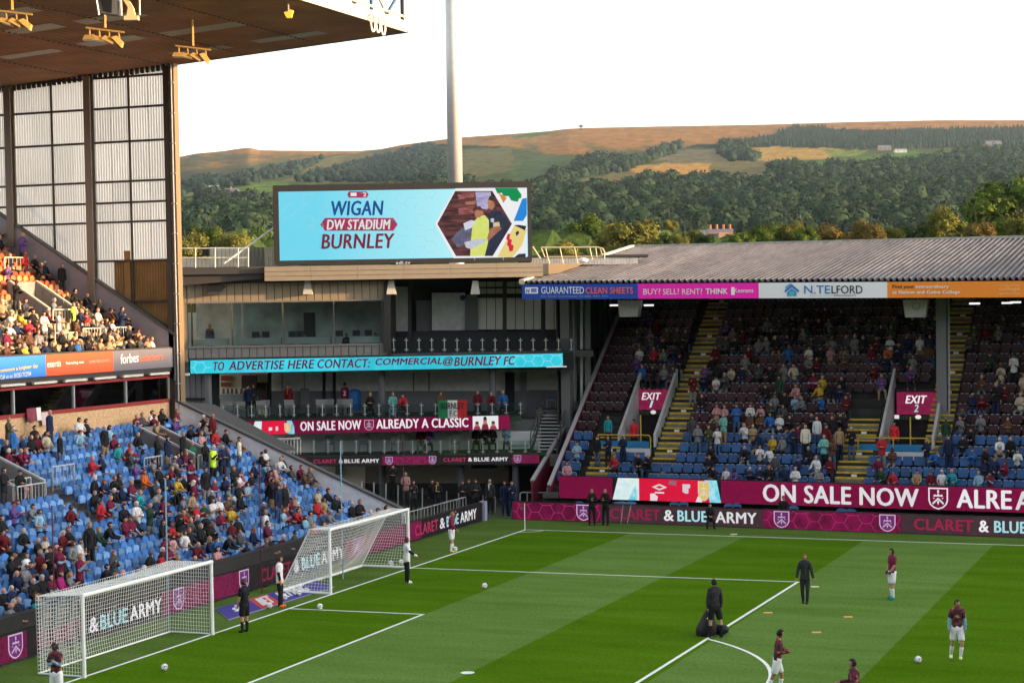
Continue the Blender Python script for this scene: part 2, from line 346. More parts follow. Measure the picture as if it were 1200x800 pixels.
ZONES = [ # albedo fields on the hillside, later entries on top
 ([(-500, 300), (1700, 300), (1700, 216), (-500, 216)], (.035, .06, .018)),
 ([(-500, 216), (1700, 216), (1700, 176), (600, 172), (500, 178), (-500, 200)], (.085, .105, .045)),
 ([(-500, 196), (200, 204), (260, 197), (330, 190), (400, 181), (445, 178), (520, 168), (600, 172), (640, 180), (700, 183), (760, 176), (850, 168), (900, 158), (960, 152), (1200, 150), (1700, 150), (1700, 100), (-500, 100)], (.30, .155, .055)),
 ([(200, 210), (300, 208), (330, 195), (260, 198), (200, 206)], (.10, .095, .055)),
 ([(330, 213), (345, 205), (385, 185), (440, 178), (520, 172), (520, 176), (430, 190), (370, 212)], (.17, .15, .07)),
 ([(200, 255), (200, 238), (250, 225), (320, 212), (340, 214), (330, 245), (270, 252)], (.095, .16, .04)),
 ([(205, 228), (240, 222), (245, 226), (212, 232)], (.22, .21, .10)),
 ([(600, 190), (640, 180), (690, 190), (660, 215), (600, 222)], (.09, .125, .055)),
 ([(530, 180), (600, 172), (600, 200), (540, 212)], (.13, .13, .06)),
 ([(560, 168), (600, 160), (640, 157), (640, 166), (600, 171)], (.30, .175, .065)),
 ([(600, 160), (640, 155), (640, 159), (600, 163)], (.08, .15, .04)),
 ([(640, 214), (700, 208), (740, 196), (800, 188), (850, 187), (900, 190), (960, 192), (940, 200), (860, 213), (740, 214), (700, 222), (650, 224)], (.15, .135, .065)),
 ([(735, 196), (790, 191), (835, 190), (830, 203), (780, 204), (740, 202)], (.40, .235, .075)),
 ([(755, 188), (790, 178), (835, 173), (850, 188), (780, 190)], (.17, .15, .09)),
 ([(865, 174), (900, 172), (960, 173), (1010, 177), (970, 186), (900, 190), (885, 187)], (.36, .235, .075)),
 ([(960, 175), (1020, 178), (1000, 183), (975, 184)], (.16, .21, .05)),
 ([(900, 193), (980, 188), (1030, 182), (1060, 179), (1150, 178), (1120, 184), (1060, 190), (1020, 196), (960, 197)], (.085, .17, .04)),
 ([(1150, 170), (1185, 170), (1180, 176), (1150, 182)], (.18, .15, .10)),
]
FOREST = [[(600, 226), (640, 221), (700, 224), (722, 222), (750, 217), (765, 210), (800, 213), (860, 216), (900, 218), (900, 197), (925, 193), (960, 199), (1000, 196), (1042, 190), (1062, 196), (1100, 186), (1130, 180), (1200, 174), (1500, 170), (1500, 284), (600, 284)],
 [(205, 250), (240, 247), (300, 252), (330, 245), (520, 215), (600, 226), (620, 284), (205, 284)],
 [(205, 219), (240, 211), (300, 205), (345, 192), (380, 186), (374, 190), (345, 205), (320, 211), (250, 224), (205, 231)],
 [(335, 214), (385, 201), (440, 186), (505, 170), (524, 178), (524, 214)],
 [(235, 240), (260, 235), (300, 240), (325, 236), (320, 250), (240, 249)],
 [(628, 222), (660, 205), (690, 188), (722, 188), (745, 193), (770, 180), (790, 171), (803, 172), (790, 180), (760, 190), (735, 201), (690, 207), (655, 219)],
 [(838, 172), (862, 168), (888, 186), (884, 191), (852, 189)]]
CONIF = [[(850, 168), (905, 161), (960, 151), (975, 154), (1000, 156), (1200, 151), (1500, 150), (1500, 170), (1140, 170), (1100, 173), (1060, 176), (1000, 175), (940, 172), (900, 171), (860, 171)],
 [(905, 158), (930, 150), (970, 151), (960, 158)]]
o = MB(); dl = [150, 180, 220, 260, 320, 380, 450, 530]+[620*(3500/620)**(i/110) for i in range(111)]+[3700, 4200, 4600]
pxl = [-500+6*i for i in range(117)]+[202+3.0*i for i in range(340)]+[1222+8*i for i in range(60)]
nc = len(pxl); V = []; Cc = []
for d in dl:
    for px in pxl:
        p = hill_pt(px, d); V.append(p); py = hill_py(px, d); c = (.03, .045, .02)
        jx = px+6*noise.noise(Vector((px*.03, py*.1, 1))); jy = py+2.2*noise.noise(Vector((px*.05, py*.15, 7)))
        for P, cc in ZONES:
            if inpoly(jx, jy, P): c = cc
        if c == (.30, .155, .055):   # heather, bracken and rushes break up the moor grass
            q = noise.noise(Vector((px*.022, py*.16, 9)))+.6*noise.noise(Vector((px*.06, py*.5, 2)))+(jy-166)*.022
            if q > .12: k = min(1, (q-.12)*2.5); c = tuple(a+(b-a)*k for a, b in zip(c, (.13, .115, .055)))
        f = 1+.28*noise.noise(Vector((px*.09, py*.45, 0)))+.22*noise.noise(Vector((px*.35, py*1.3, 4)))
        f *= .72; Cc.append((c[0]*f, c[1]*f, c[2]*f, 1))
o.add(V, [(j*nc+i, j*nc+i+1, (j+1)*nc+i+1, (j+1)*nc+i) for j in range(len(dl)-1) for i in range(nc-1)])
hm = bpy.data.materials.new('hillside'); hm.use_nodes = True; n = hm.node_tree.nodes; L = hm.node_tree.links; b = n['Principled BSDF']
at = n.new('ShaderNodeAttribute'); at.attribute_name = 'field_colour'; tc = n.new('ShaderNodeTexCoord'); nz = n.new('ShaderNodeTexNoise'); nz.inputs['Scale'].default_value = .03; nz.inputs['Detail'].default_value = 12; nz.inputs['Roughness'].default_value = .82
mr = n.new('ShaderNodeMapRange'); mr.inputs[1].default_value = .3; mr.inputs[2].default_value = .7; mr.inputs[3].default_value = .6; mr.inputs[4].default_value = 1.4
vm = n.new('ShaderNodeVectorMath'); vm.operation = 'SCALE'
L.new(tc.outputs['Object'], nz.inputs['Vector']); L.new(nz.outputs[0], mr.inputs[0]); L.new(at.outputs['Color'], vm.inputs[0]); L.new(mr.outputs[0], vm.inputs['Scale']); L.new(vm.outputs[0], b.inputs['Base Color'])
b.inputs['Roughness'].default_value = 1; b.inputs['Specular IOR Level'].default_value = 0
bp = n.new('ShaderNodeBump'); bp.inputs['Strength'].default_value = .6; bp.inputs['Distance'].default_value = 6; L.new(nz.outputs[0], bp.inputs['Height']); L.new(bp.outputs[0], b.inputs['Normal'])
hills = o.build('hills', hm, smooth=True, kind='structure')
ca = hills.data.color_attributes.new('field_colour', 'FLOAT_COLOR', 'POINT')
ca.data.foreach_set('color', [x for c in Cc for x in c])
# ------------------------------------------------------------------ woods on the hillside (one mass each) and single trees
def folmat(name, a, b_, isl=.35, tip=0):
    m = bpy.data.materials.new(name); m.use_nodes = True; n = m.node_tree.nodes; L = m.node_tree.links; bs = n['Principled BSDF']
    g = n.new('ShaderNodeNewGeometry'); cr = n.new('ShaderNodeMix'); cr.data_type = 'RGBA'; cr.inputs[6].default_value = (*a, 1); cr.inputs[7].default_value = (*b_, 1)
    L.new(g.outputs['Random Per Island'], cr.inputs[0])
    tc = n.new('ShaderNodeTexCoord'); nz = n.new('ShaderNodeTexNoise'); nz.inputs['Scale'].default_value = .45 if isl > .3 else 1.2; nz.inputs['Detail'].default_value = 6; nz.inputs['Roughness'].default_value = .8
    mr = n.new('ShaderNodeMapRange'); mr.inputs[1].default_value = .35; mr.inputs[2].default_value = .65; mr.inputs[3].default_value = .45; mr.inputs[4].default_value = 1.5
    vm = n.new('ShaderNodeVectorMath'); vm.operation = 'SCALE'
    L.new(tc.outputs['Object'], nz.inputs['Vector']); L.new(nz.outputs[0], mr.inputs[0]); L.new(cr.outputs[2], vm.inputs[0]); L.new(mr.outputs[0], vm.inputs['Scale']); L.new(vm.outputs[0], bs.inputs['Base Color'])
    bs.inputs['Roughness'].default_value = .9; bs.inputs['Specular IOR Level'].default_value = .05
    return m
def ico(sub):
    bm = bmesh.new(); bmesh.ops.create_icosphere(bm, subdivisions=sub, radius=1); bm.verts.ensure_lookup_table()
    r = ([Vector(v.co) for v in bm.verts], [tuple(v.index for v in f.verts) for f in bm.faces]); bm.free(); return r
IC2 = ico(2); IC1 = ico(1)
BL = []
for k in range(10):
    BL.append([v*(1+.38*noise.noise(v*1.7+Vector((k*9, 0, 0)))+.22*noise.noise(v*4+Vector((k*5, 3, 0)))) for v in IC2[0]])
BL1 = [[v*(1+.45*noise.noise(v*1.9+Vector((k*9, 0, 0)))) for v in IC1[0]] for k in range(8)]
def find_d(px, py):
    lo, hi = 250, 3500
    for _ in range(22):
        m = (lo+hi)/2
        if hill_py(px, m) > py: lo = m
        else: hi = m
    return lo
rnd = random.Random(11)
def wood(polys, dens, mats_, name, cone=False, rad=5.2, **kw):
    o = MB()
    for P in polys:
        x0 = max(200, min(p[0] for p in P)); x1 = min(1210, max(p[0] for p in P)); y0 = min(p[1] for p in P); y1 = max(p[1] for p in P)
        y = y0; 
        while y < y1:
            d = find_d((x0+x1)/2, y); rp = rad/d*2200; st = rp*dens; x = x0+rnd.random()*st
            while x < x1:
                qx = x+rnd.uniform(-.4, .4)*st; qy = y+rnd.uniform(-.5, .5)*st*.5
                if inpoly(qx, qy, P):
                    dd = find_d(qx, qy); p = hill_pt(qx, dd); r = rad*rnd.uniform(.65, 1.35)
                    if cone:
                        h = r*2.3; n = 5; a0 = rnd.random()*6
                        o.add([(p.x, p.y, p.z+h)]+[(p.x+r*.75*math.cos(a0+i*6.283/n), p.y+r*.75*math.sin(a0+i*6.283/n), p.z) for i in range(n)], [(0, 1+i, 1+(i+1) % n) for i in range(n)])
                    else:
                        big = dd < 1500; B = (BL if big else BL1)[rnd.randrange(8)]; a = rnd.random()*6; ca_, sa = math.cos(a), math.sin(a); hz = rnd.uniform(.8, 1.15)
                        cz = p.z+r*.55
                        o.add([(p.x+r*.92*(v.x*ca_-v.y*sa), p.y+r*.92*(v.x*sa+v.y*ca_), cz+r*.92*hz*v.z) for v in B], (IC2 if big else IC1)[1])
                        rpx = r/dd*2200; nl = int(min(170, max(0, (rpx-2)**2*1.5)))
                        for _ in range(nl):   # leaf clumps over the crown
                            a = rnd.random()*6.283; zz = rnd.uniform(-.25, 1); q = math.sqrt(1-zz*zz); vx, vy = q*math.cos(a), q*math.sin(a); k = r*rnd.uniform(.86, 1.12); s_ = r*rnd.uniform(.10, .24)*(1 if rpx < 12 else .75)
                            c = Vector((p.x+vx*k, p.y+vy*k, cz+zz*k*hz)); n_ = (Vector((vx, vy, zz))+Vector((rnd.uniform(-.8, .8), rnd.uniform(-.8, .8), rnd.uniform(-.8, .8)))).normalized(); t_ = n_.orthogonal().normalized()*s_; u_ = n_.cross(t_)*.8
                            o.add([c-t_, c+u_, c+t_*.8, c-u_], [(0, 1, 2, 3)])
                x += st
            y += max(1.2, rp*dens*.42)
    return o.build(name, mats_, kind='stuff', smooth=True, **kw)
wood([FOREST[0], FOREST[1]], .95, folmat('broadleaf_canopy', (.009, .024, .014), (.030, .050, .022)), 'hillside_wood')  # wood colours here and below carry some of the haze's blue
wood([FOREST[4], FOREST[5], FOREST[6]], .9, folmat('hedge_trees', (.014, .028, .017), (.028, .044, .024)), 'field_edge_wood', rad=6)
wood([FOREST[2], FOREST[3]], 1.0, folmat('plantation', (.013, .028, .021), (.024, .040, .028)), 'plantation_wood', rad=5)
wood(CONIF, 1.15, folmat('conifer_wood', (.015, .030, .019), (.036, .048, .027)), 'conifer_wood', cone=True, rad=3.4)
# ---- nearer trees, each its own thing
def crown_mesh(seed, n=2600, leaf=.46, sq=1.0):
    r = random.Random(seed); o = MB(); bl = []
    for i in range(15):
        a = r.random()*6.283; h = r.uniform(-.5, .75); q = math.sqrt(max(0, 1-h*h))*r.uniform(.25, .75)
        bl.append((Vector((q*math.cos(a), q*math.sin(a), h*.75*sq)), r.uniform(.26, .44)))
    for i in range(n):
        c, rr = bl[r.randrange(15)]; v = Vector((r.gauss(0, 1), r.gauss(0, 1), r.gauss(0, 1))).normalized()
        p = c+v*rr*r.uniform(.60, 1.08); a = Vector((r.gauss(0, 1), r.gauss(0, 1), r.gauss(0, 1))).normalized(); nn = (v+a*.8).normalized()
        t = nn.orthogonal().normalized(); u = nn.cross(t); s = leaf*r.uniform(.6, 1.3)/5.5
        o.add([p-t*s*.5, p+u*s*.35, p+t*s*.6, p-u*s*.35], [(0, 1, 2, 3)])
    for c, rr in bl: # dense heart so the crown is not see-through everywhere
        B = BL[r.randrange(8)]; o.add([c+v*rr*.6 for v in B], IC2[1])
    return o
TM = {'green': folmat('leaves_green', (.045, .075, .012), (.085, .12, .02), .2), 'gold': folmat('leaves_gold', (.075, .085, .018), (.15, .14, .028), .2),
      'dark': folmat('leaves_dark', (.022, .045, .012), (.05, .075, .018), .2), 'rust': folmat('leaves_rust', (.085, .068, .018), (.14, .095, .024), .2)}
bark = mat('bark', (.06, .045, .03), .95, var=.3)
CR = {}
for c in TM:
    for k in range(3): CR[c, k] = crown_mesh(k*7+len(c), 5200).mesh('crown', TM[c])
tm_ = MB(); tm_.tube((0, 0, -2), (.05, .03, .9), .09, 7, .05); tm_.tube((.05, .03, .7), (.45, .2, 1.4), .04, 5, .02); tm_.tube((.05, .03, .7), (-.4, -.2, 1.35), .04, 5, .02)
TRK = tm_.mesh('trunk', bark)
TREES = [ # px, top y, distance, crown radius px, colour, label
 (655, 284, 190, 20, 'gold', 'yellowish bush-like tree just right of the big video screen'), (688, 257, 230, 26, 'green', 'tall green tree rising behind the roof railings right of the screen'),
 (736, 262, 205, 32, 'gold', 'wide rounded gold-green tree above the left end of the grey roof'), (706, 270, 260, 16, 'green', 'small green tree wedged left of the wide rounded golden one'),
 (778, 277, 230, 14, 'dark', 'dark low tree right of the wide rounded golden tree'), (786, 258, 240, 9, 'gold', 'slim pointed golden tree standing above its neighbours over the grey roof'),
 (806, 270, 225, 16, 'gold', 'golden bushy tree right of the slim pointed one'), (826, 276, 200, 11, 'dark', 'small dark tree left of the orange chimneys'),
 (866, 276, 190, 18, 'green', 'low bright green tree right of the orange chimneys'), (896, 267, 200, 20, 'green', 'green tree on the roofline above the white advertising panel'),
 (925, 264, 200, 16, 'gold', 'yellow-green tree left of the russet one on the roofline'), (943, 268, 190, 14, 'green', 'mid green tree squeezed between yellow-green and russet trees'),
 (975, 263, 200, 22, 'rust', 'russet-topped tree on the roofline in the middle of the grey roof'), (1015, 265, 195, 22, 'rust', 'olive-brown tree just right of the russet-topped tree'),
 (1040, 267, 200, 16, 'gold', 'low golden tree right of the olive-brown tree'), (1072, 262, 205, 16, 'dark', 'dark green tree left of the round golden one near the right'),
 (1107, 248, 190, 24, 'gold', 'round golden tree left of the very tall tree at right edge'), (1148, 262, 180, 18, 'rust', 'orange-tinted tree in front of the very tall tree at right'),
 (1178, 219, 200, 48, 'green', 'very tall broad leafy tree at the right edge of the view'), (1150, 232, 225, 26, 'green', 'leafy tree overlapping the left side of the very tall tree'),
 (1198, 256, 175, 20, 'gold', 'small golden tree below the very tall tree at right edge'),
 (222, 274, 210, 22, 'gold', 'golden bush behind the roof fence, next to the tall gold post'), (238, 268, 260, 18, 'dark', 'dark tree behind the golden bush left of the screen'),
 (270, 275, 215, 22, 'gold', 'bright golden bush above the cream roof fence'), (300, 268, 250, 20, 'dark', 'dark tree close to the left edge of the video screen'),
 (250, 268, 240, 14, 'green', 'small green tree between two golden bushes left of the screen'), (632, 278, 230, 14, 'dark', 'dark tree half hidden by the right edge of the video screen')]
for i, (px, ty, d, rp, c, lab) in enumerate(TREES):
    r = rp*d/2197*1.05; top = wd(px, ty, d); g = hill_pt(px, d); hc = max(1.0, (top.z-r*.75))
    t = thing('tree', lab, 'tree', (top.x, top.y, g.z), 'trees beyond the stadium roofs')
    c_ = inst('crown', CR[c, i % 3], (top.x, top.y, hc), t, i*1.3, 1); c_.scale = (r*1.25, r*1.25, r*1.15)
    k = inst('trunk', TRK, (top.x, top.y, g.z), t); hh = max(1, hc-g.z); k.scale = (r*.6, r*.6, hh)
o = MB()
for i in range(90): # undergrowth that fills the gaps between the near trees
    px = 190+i*11.6+rnd.uniform(-3, 3); d = rnd.uniform(215, 300); g = hill_pt(px, d); r = rnd.uniform(2, 4); B = BL[i % 10]
    tz = wd(px, rnd.uniform(272, 287), d).z
    o.add([(g.x+r*1.3*v.x, g.y+r*1.3*v.y, tz-r*.8+r*v.z) for v in B], IC2[1])
    o.add([(g.x+r*v.x, g.y+r*v.y, (tz-r*1.6+g.z)/2+(tz-r-g.z)/2*v.z) for v in B], IC2[1])
o.build('undergrowth', TM['dark'], kind='stuff')
# ---- farm houses on the hillside
def house(px, py, wm, hm_, lab, wall, roofm, chim=0, d=None):
    d = d or find_d(px, py); p = wd(px, py, d); t = thing('house', lab, 'house', p)
    a = HU; b_ = HD; dm = wm*.6; o = MB(); c = [p-a*wm/2, p+a*wm/2, p+a*wm/2+b_*dm, p-a*wm/2+b_*dm]; z = Vector((0, 0, hm_)); lo = Vector((0, 0, -6))
    o.add([q+lo for q in c]+[q+z for q in c], [(0, 1, 5, 4), (1, 2, 6, 5), (2, 3, 7, 6), (3, 0, 4, 7)]); o.build('wall', wall, t)
    o = MB(); rz = Vector((0, 0, hm_*.6)); e = [q+z for q in c]; m0 = (e[0]+e[3])/2+rz; m1 = (e[1]+e[2])/2+rz
    o.add(e+[m0, m1], [(0, 1, 5, 4), (2, 3, 4, 5), (0, 4, 3), (1, 2, 5)]); rf = o.build('roof', roofm, t)
    for k in range(chim):
        q = m0+(m1-m0)*((k+.5)/chim)
        o = MB(); o.box((q.x-.32, q.y-.32, q.z-.8), (q.x+.32, q.y+.32, q.z+1.5)); o.build('chimney', mat('brick', (.42, .17, .08), .9, var=.2), rf)
    for k in range(max(2, int(wm/5))):
        o = MB(); q = p+a*(-wm/2+wm*(k+.5)/max(2, int(wm/5)))-b_*.06; o.prism([q+a*x+Vector((0, 0, zz)) for x, zz in ((-.6, hm_*.4), (.6, hm_*.4), (.6, hm_*.75), (-.6, hm_*.75))], -b_*.05); o.build('window', black_m, t)
    return t
wst = mat('stone_wall', (.17, .155, .15), .9, var=.2); wwh = mat('white_render', (.42, .41, .40), .8); slate = mat('slate', (.11, .11, .13), .7, var=.15); brk = mat('red_brick', (.36, .20, .12), .9, var=.2)
house(1037, 176, 16, 4, 'grey farm building between the conifers and the green field', wst, slate)
house(1056, 179, 14, 3.5, 'long white farm barn beside the green field', wwh, slate)
house(262, 231, 14, 4, 'grey stone house, left of the cluster left of the screen', wst, slate); house(270, 233, 12, 5, 'taller stone house in the middle of the hillside cluster', wst, slate, 1)
house(278, 235, 13, 4, 'grey stone house, right of the hillside cluster', wst, slate); house(247, 223, 4, 2.6, 'small white house, left of two on the hillside', wwh, wwh); house(253, 223, 4, 2.6, 'small white house, right of two on the hillside', wwh, wwh)
house(1165, 172, 20, 5, 'pale stone farmhouse at the edge of the conifer wood', wst, slate)
house(845, 280, 9, 2.2, 'brick house with orange chimneys showing above the trees', brk, slate, 4, d=640)
house(829, 280, 8, 2.0, 'grey slate house roof left of the orange chimneys', wst, slate, 0, d=640)
p = wd(681, 151, 3400); t = thing('hilltop_mast', 'tiny dark mast with a cabin on the hill skyline', 'mast', p); o = MB(); o.tube(p-Vector((0, 0, 3)), p+Vector((0, 0, 8)), 1.0, 6); o.build('post', dark_steel, t); o = MB(); o.cbox(*[0]*6) if 0 else o.box((p.x-3, p.y-3, p.z+3), (p.x+3, p.y+3, p.z+6)); o.build('cabin', dark_steel, t)
# ================================================================== seats
seat_blue = mat('seat_blue', (.032, .125, .36), .4, island=.5, spec=.5)
seat_pale = mat('seat_skylit', (.115, .25, .49), .45, island=.4, spec=.5)  # paler blue paints the skylight on upward-facing seat tops
seat_cream = mat('seat_cream', (.30, .24, .15), .5, island=.25)
seat_red = mat('seat_red', (.42, .075, .03), .5, island=.3)  # orange-red look of sunlit claret seats, put into the colour
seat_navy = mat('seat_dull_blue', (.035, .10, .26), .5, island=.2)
seat_claret = mat('seat_claret', (.042, .012, .019), .5, island=.25)  # claret darkened further for the shade under the far roof
def seat_mb(o, x, y, z, ang, m0=0, m1=1, w=.46):
    """tip-up seat looking along local +Y, rotated by ang: a rounded back and a folded rounded pan"""
    c, s = math.cos(ang), math.sin(ang)
    def T(px, py, pz): return (x+px*c-py*s, y+px*s+py*c, z+pz)
    bo = [(-.5, .40), (.5, .40), (.5, .66), (.36, .80), (.12, .85), (-.12, .85), (-.36, .80), (-.5, .66)]
    po = [(-.42, .34), (.42, .34), (.46, .50), (.34, .62), (0, .66), (-.34, .62), (-.46, .50)]
    for out, y0, y1, mi in ((bo, -.06, -.01, m0), (po, .08, .17, m1)):
        n = len(out); sl = -.10 if mi == m0 else 0
        o.add([T(a*w, y0+(b-.4)*sl, b) for a, b in out]+[T(a*w*.94, y1+(b-.4)*sl, b-.01) for a, b in out], [tuple(range(n, 2*n))[::-1]]+[(i, (i+1) % n, n+(i+1) % n, n+i) for i in range(n)]+([tuple(range(n))] if mi == m0 else []), mi)
def seat_far_mb(o, x, y, z, ang, m0=0, m1=1, w=.5):
    c, s = math.cos(ang), math.sin(ang)
    def T(px, py, pz): return (x+px*c-py*s, y+px*s+py*c, z+pz)
    for (a0, a1, b0, b1, z0, z1, mi) in ((-.47, .47, -.05, 0, .36, .78, m0), (-.42, .42, .02, .12, .34, .62, m0), (-.36, -.08, -.056, .014, .765, .80, m1), (.08, .36, -.056, .014, .765, .80, m1), (-.5, -.455, -.02, .04, .56, .70, m1)):
        p = [T(a*w, b, zz) for zz in (z0, z1) for a, b in ((a0, b0), (a1, b0), (a1, b1), (a0, b1))]
        o.add(p, [(0, 3, 2, 1), (4, 5, 6, 7), (0, 1, 5, 4), (1, 2, 6, 5), (2, 3, 7, 6), (3, 0, 4, 7)], mi)
def seats(parent, spots, fn, mats_, ang, tagname='seat', lim=300, w=.46):
    """the nearest 'lim' seats are parts of their own, the rest one mass"""
    spots = sorted(spots, key=lambda p: (Vector(p)-CAMP).length)
    q = MB(); fn(q, 0, 0, 0, 0, w=w); me = q.mesh(tagname, mats_)
    for p in spots[:lim]: inst(tagname, me, p, parent, ang)
    if len(spots) > lim:
        q = MB()
        for p in spots[lim:]: fn(q, *p, ang, w=w)
        q.build(tagname+'_block', mats_, parent, kind='stuff')
# ================================================================== left stand (behind the goal)
LX0, LZ0, LD, LH = -4.3, .55, .76, .317       # lower tier: front row x, floor height, row depth, row rise
UX0, UZ0, UD, UH = -16.45, 8.45, .76, .465    # upper tier
YE = 27.0
def yfront(x, tier):      # how far towards the main stand the tiers are built (out of frame beyond)
    return (-9.5 if tier == 0 else 9.5) + (-x-4)*(.95 if tier == 0 else 0)
ls = thing('left_stand', 'tall two-tier stand behind the goal with blue lower seats and sunlit upper seats', 'stand', (-15, 10, 0))
o = MB(); NL = 15
for k in range(NL):
    x = LX0-k*LD; o.box((x+LD*.5, yfront(x, 0), -.2), (x-LD*.5, YE, LZ0+k*LH-.0))
o.build('lower_terrace', concrete, ls)
o = MB(); NU = 14
for k in range(NU):
    x = UX0-k*UD; o.box((x+LD*.5, 6, UZ0+k*UH-.55), (x-LD*.5, YE, UZ0+k*UH))
o.build('upper_terrace', concrete, ls)
# lower vomitories (walled stairways): x range, y range
VL = [dict(x0=-11.2, x1=-14.1, y0=21.4, y1=22.9), dict(x0=-11.0, x1=-14.9, y0=7.8, y1=9.8)]
VU = [dict(x0=-19.1, x1=-21.3, y0=21.9, y1=24.0)]
AISLE_L = [(2.7, 3.6, -4, -9), (10.1, 10.9, -8.5, -13), (15.5, 16.3, -7.5, -11.0), (23.0, 23.8, -9.8, -14), (14.8, 15.7, -4, -9)]
sp = []
for k in range(NL):
    x = LX0-k*LD; z = LZ0+k*LH; y = yfront(x, 0)+.3
    while y < YE-.35:
        bad = any(v['x1']-.2 < x < v['x0']+.2 and v['y0']-.25 < y < v['y1']+.25 for v in VL) or any(a-.2 < y < b+.2 and d_ < x < c for a, b, c, d_ in AISLE_L[:4])
        if not bad: sp.append((x-.12, y, z))
        y += .5
LOWSEATS = sp
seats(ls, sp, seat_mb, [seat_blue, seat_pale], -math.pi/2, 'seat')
sp = []; sp2 = []
for k in range(NU-1):
    x = UX0-k*UD; z = UZ0+k*UH; y = 9.8
    while y < YE-.35:
        bad = any(v['x1']-.2 < x < v['x0']+.2 and v['y0']-.25 < y < v['y1']+.25 for v in VU) or 18.6 < y < 19.4
        if not bad: (sp if k < 6 else sp2).append((x-.12, y, z))
        y += .5
seats(ls, sp, seat_mb, [seat_cream, seat_cream], -math.pi/2, 'cream_seat', 150)
seats(ls, sp2, seat_mb, [seat_red, mat('seat_orange', (.5, .2, .07), .5, island=.3)], -math.pi/2, 'red_seat', 100)  # orange pans hold the same sunlit look in their colour
# step edges on the lower aisles
def stepedge(y0, y1, xa, xb, X0, Z0, D, H, parent):
    me = None
    k = 0
    while X0-k*D > xb:
        x = X0-k*D
        if x < xa:
            o = MB(); o.box((x+D*.5+.003, y0, Z0+k*H-.06), (x+D*.5-.07, y1, Z0+k*H+.006)); o.build('step_edge', yellow_p, parent)
        k += 1
for a, b, c, d_ in AISLE_L[:4]: stepedge(a, b, c, d_, LX0, LZ0, LD, LH, ls)
def zl(x): return LZ0+(LX0-x)/LD*LH
def zu(x): return UZ0+(UX0-x)/UD*UH
def vomitory(v, zf, parent, wall_m, rail_m, h=1.05):
    x0, x1, y0, y1 = v['x0'], v['x1'], v['y0'], v['y1']
    o = MB(); o.box((x0, y0, zf(x0)-.4), (x1, y1, zf(x0)-.1+.25)); o.build('stairway_floor', dark_conc, parent)
    for y in (y0, y1):
        o = MB(); o.prism([(x0, y-.09, zf(x0)-.1), (x1, y-.09, zf(x0)-.1), (x1, y-.09, zf(x1)+h), (x0, y-.09, zf(x0)+h)], (0, .18, 0)); wl = o.build('stairway_wall', wall_m, parent)
        o = MB(); o.bar((x0, y, zf(x0)+h+.05), (x1, y, zf(x1)+h+.05), .16, .07); o.build('coping', rail_m, wl)
    o = MB(); o.box((x1, y0, zf(x0)), (x1-.15, y1, zf(x1)+h)); o.build('stairway_back_wall', wall_m, parent)
    o = MB(); zz = zf(x0)
    for y in (y0+.1, (y0+y1)/2, y1-.1): o.tube((x0+.1, y, zz), (x0+.1, y, zz+1.05), .035, 5)
    for k in range(9): y = y0+.1+(y1-y0-.2)*k/8; o.tube((x0+.1, y, zz+.12), (x0+.1, y, zz+1.0), .017, 4)
    o.tube((x0+.1, y0+.1, zz+1.05), (x0+.1, y1-.1, zz+1.05), .035, 5); o.tube((x0+.1, y0+.1, zz+.12), (x0+.1, y1-.1, zz+.12), .03, 5)
    o.build('gate_rail', rail_m, parent)
block_m = mat('grey_blockwork', (.16, .15, .145), .9, var=.15, vscale=2)
for v in VL: vomitory(v, zl, ls, block_m, galv)
block_u = mat('blockwork', (.24, .21, .19), .9, var=.15, vscale=2)
for v in VU: vomitory(v, zu, ls, block_u, mat('cream_rail', (.55, .5, .4), .6))
vx = VU[0]
o = MB()
for k in range(9): # courses of blockwork on the visible stairway wall
    for j in range(8):
        x = vx['x0']-.2-j*.4; z = zu(vx['x0'])+k*.22
        if z+.2 < zu(x-.3)+1.0: o.box((x-(.2 if k % 2 else 0), vx['y1']-.1, z), (x-.37-(.2 if k % 2 else 0), vx['y1']-.125, z+.195))
o.build('block_courses', block_u, ls, kind='stuff')
# rails at aisle heads
def rail_panel(x, y0, y1, z, parent, m, h=1.0, n=6, name='guard_rail'):
    o = MB(); o.tube((x, y0, z+h), (x, y1, z+h), .032, 5); o.tube((x, y0, z), (x, y0, z+h), .035, 5); o.tube((x, y1, z), (x, y1, z+h), .035, 5)
    for k in range(1, n): y = y0+(y1-y0)*k/n; o.tube((x, y, z+.08), (x, y, z+h), .016, 4)
    o.tube((x, y0, z+.1), (x, y1, z+.1), .02, 4); return o.build(name, m, parent)
for px, py, wd_ in ((75, 572, 1.5), (180, 560, 1.4), (246, 553, 1.3), (22, 590, 1.6)):
    r = ray(px, py+6); t = (zl(0)+.6-CZ)  # foot of the rail on the sloping terrace
    kk = LH/LD; tt = (LZ0+kk*LX0-kk*CX-CZ)/(r.z+kk*r.x); p = CAMP+r*tt
    rail_panel(p.x, p.y-wd_/2, p.y+wd_/2, zl(p.x)+.15, ls, galv)
cream_rail = MATS['cream_rail']
for px, py, wd_ in ((20, 388-60, 1.9), (78, 432-14, 1.7), (108, 416-4, 1.4), (145, 412-2, 1.3)):
    r = ray(px, py); kk = UH/UD; tt = (UZ0+kk*UX0-kk*CX-CZ)/(r.z+kk*r.x); p = CAMP+r*tt
    rail_panel(p.x, p.y-wd_/2, p.y+wd_/2, zu(p.x)+.1, ls, cream_rail)
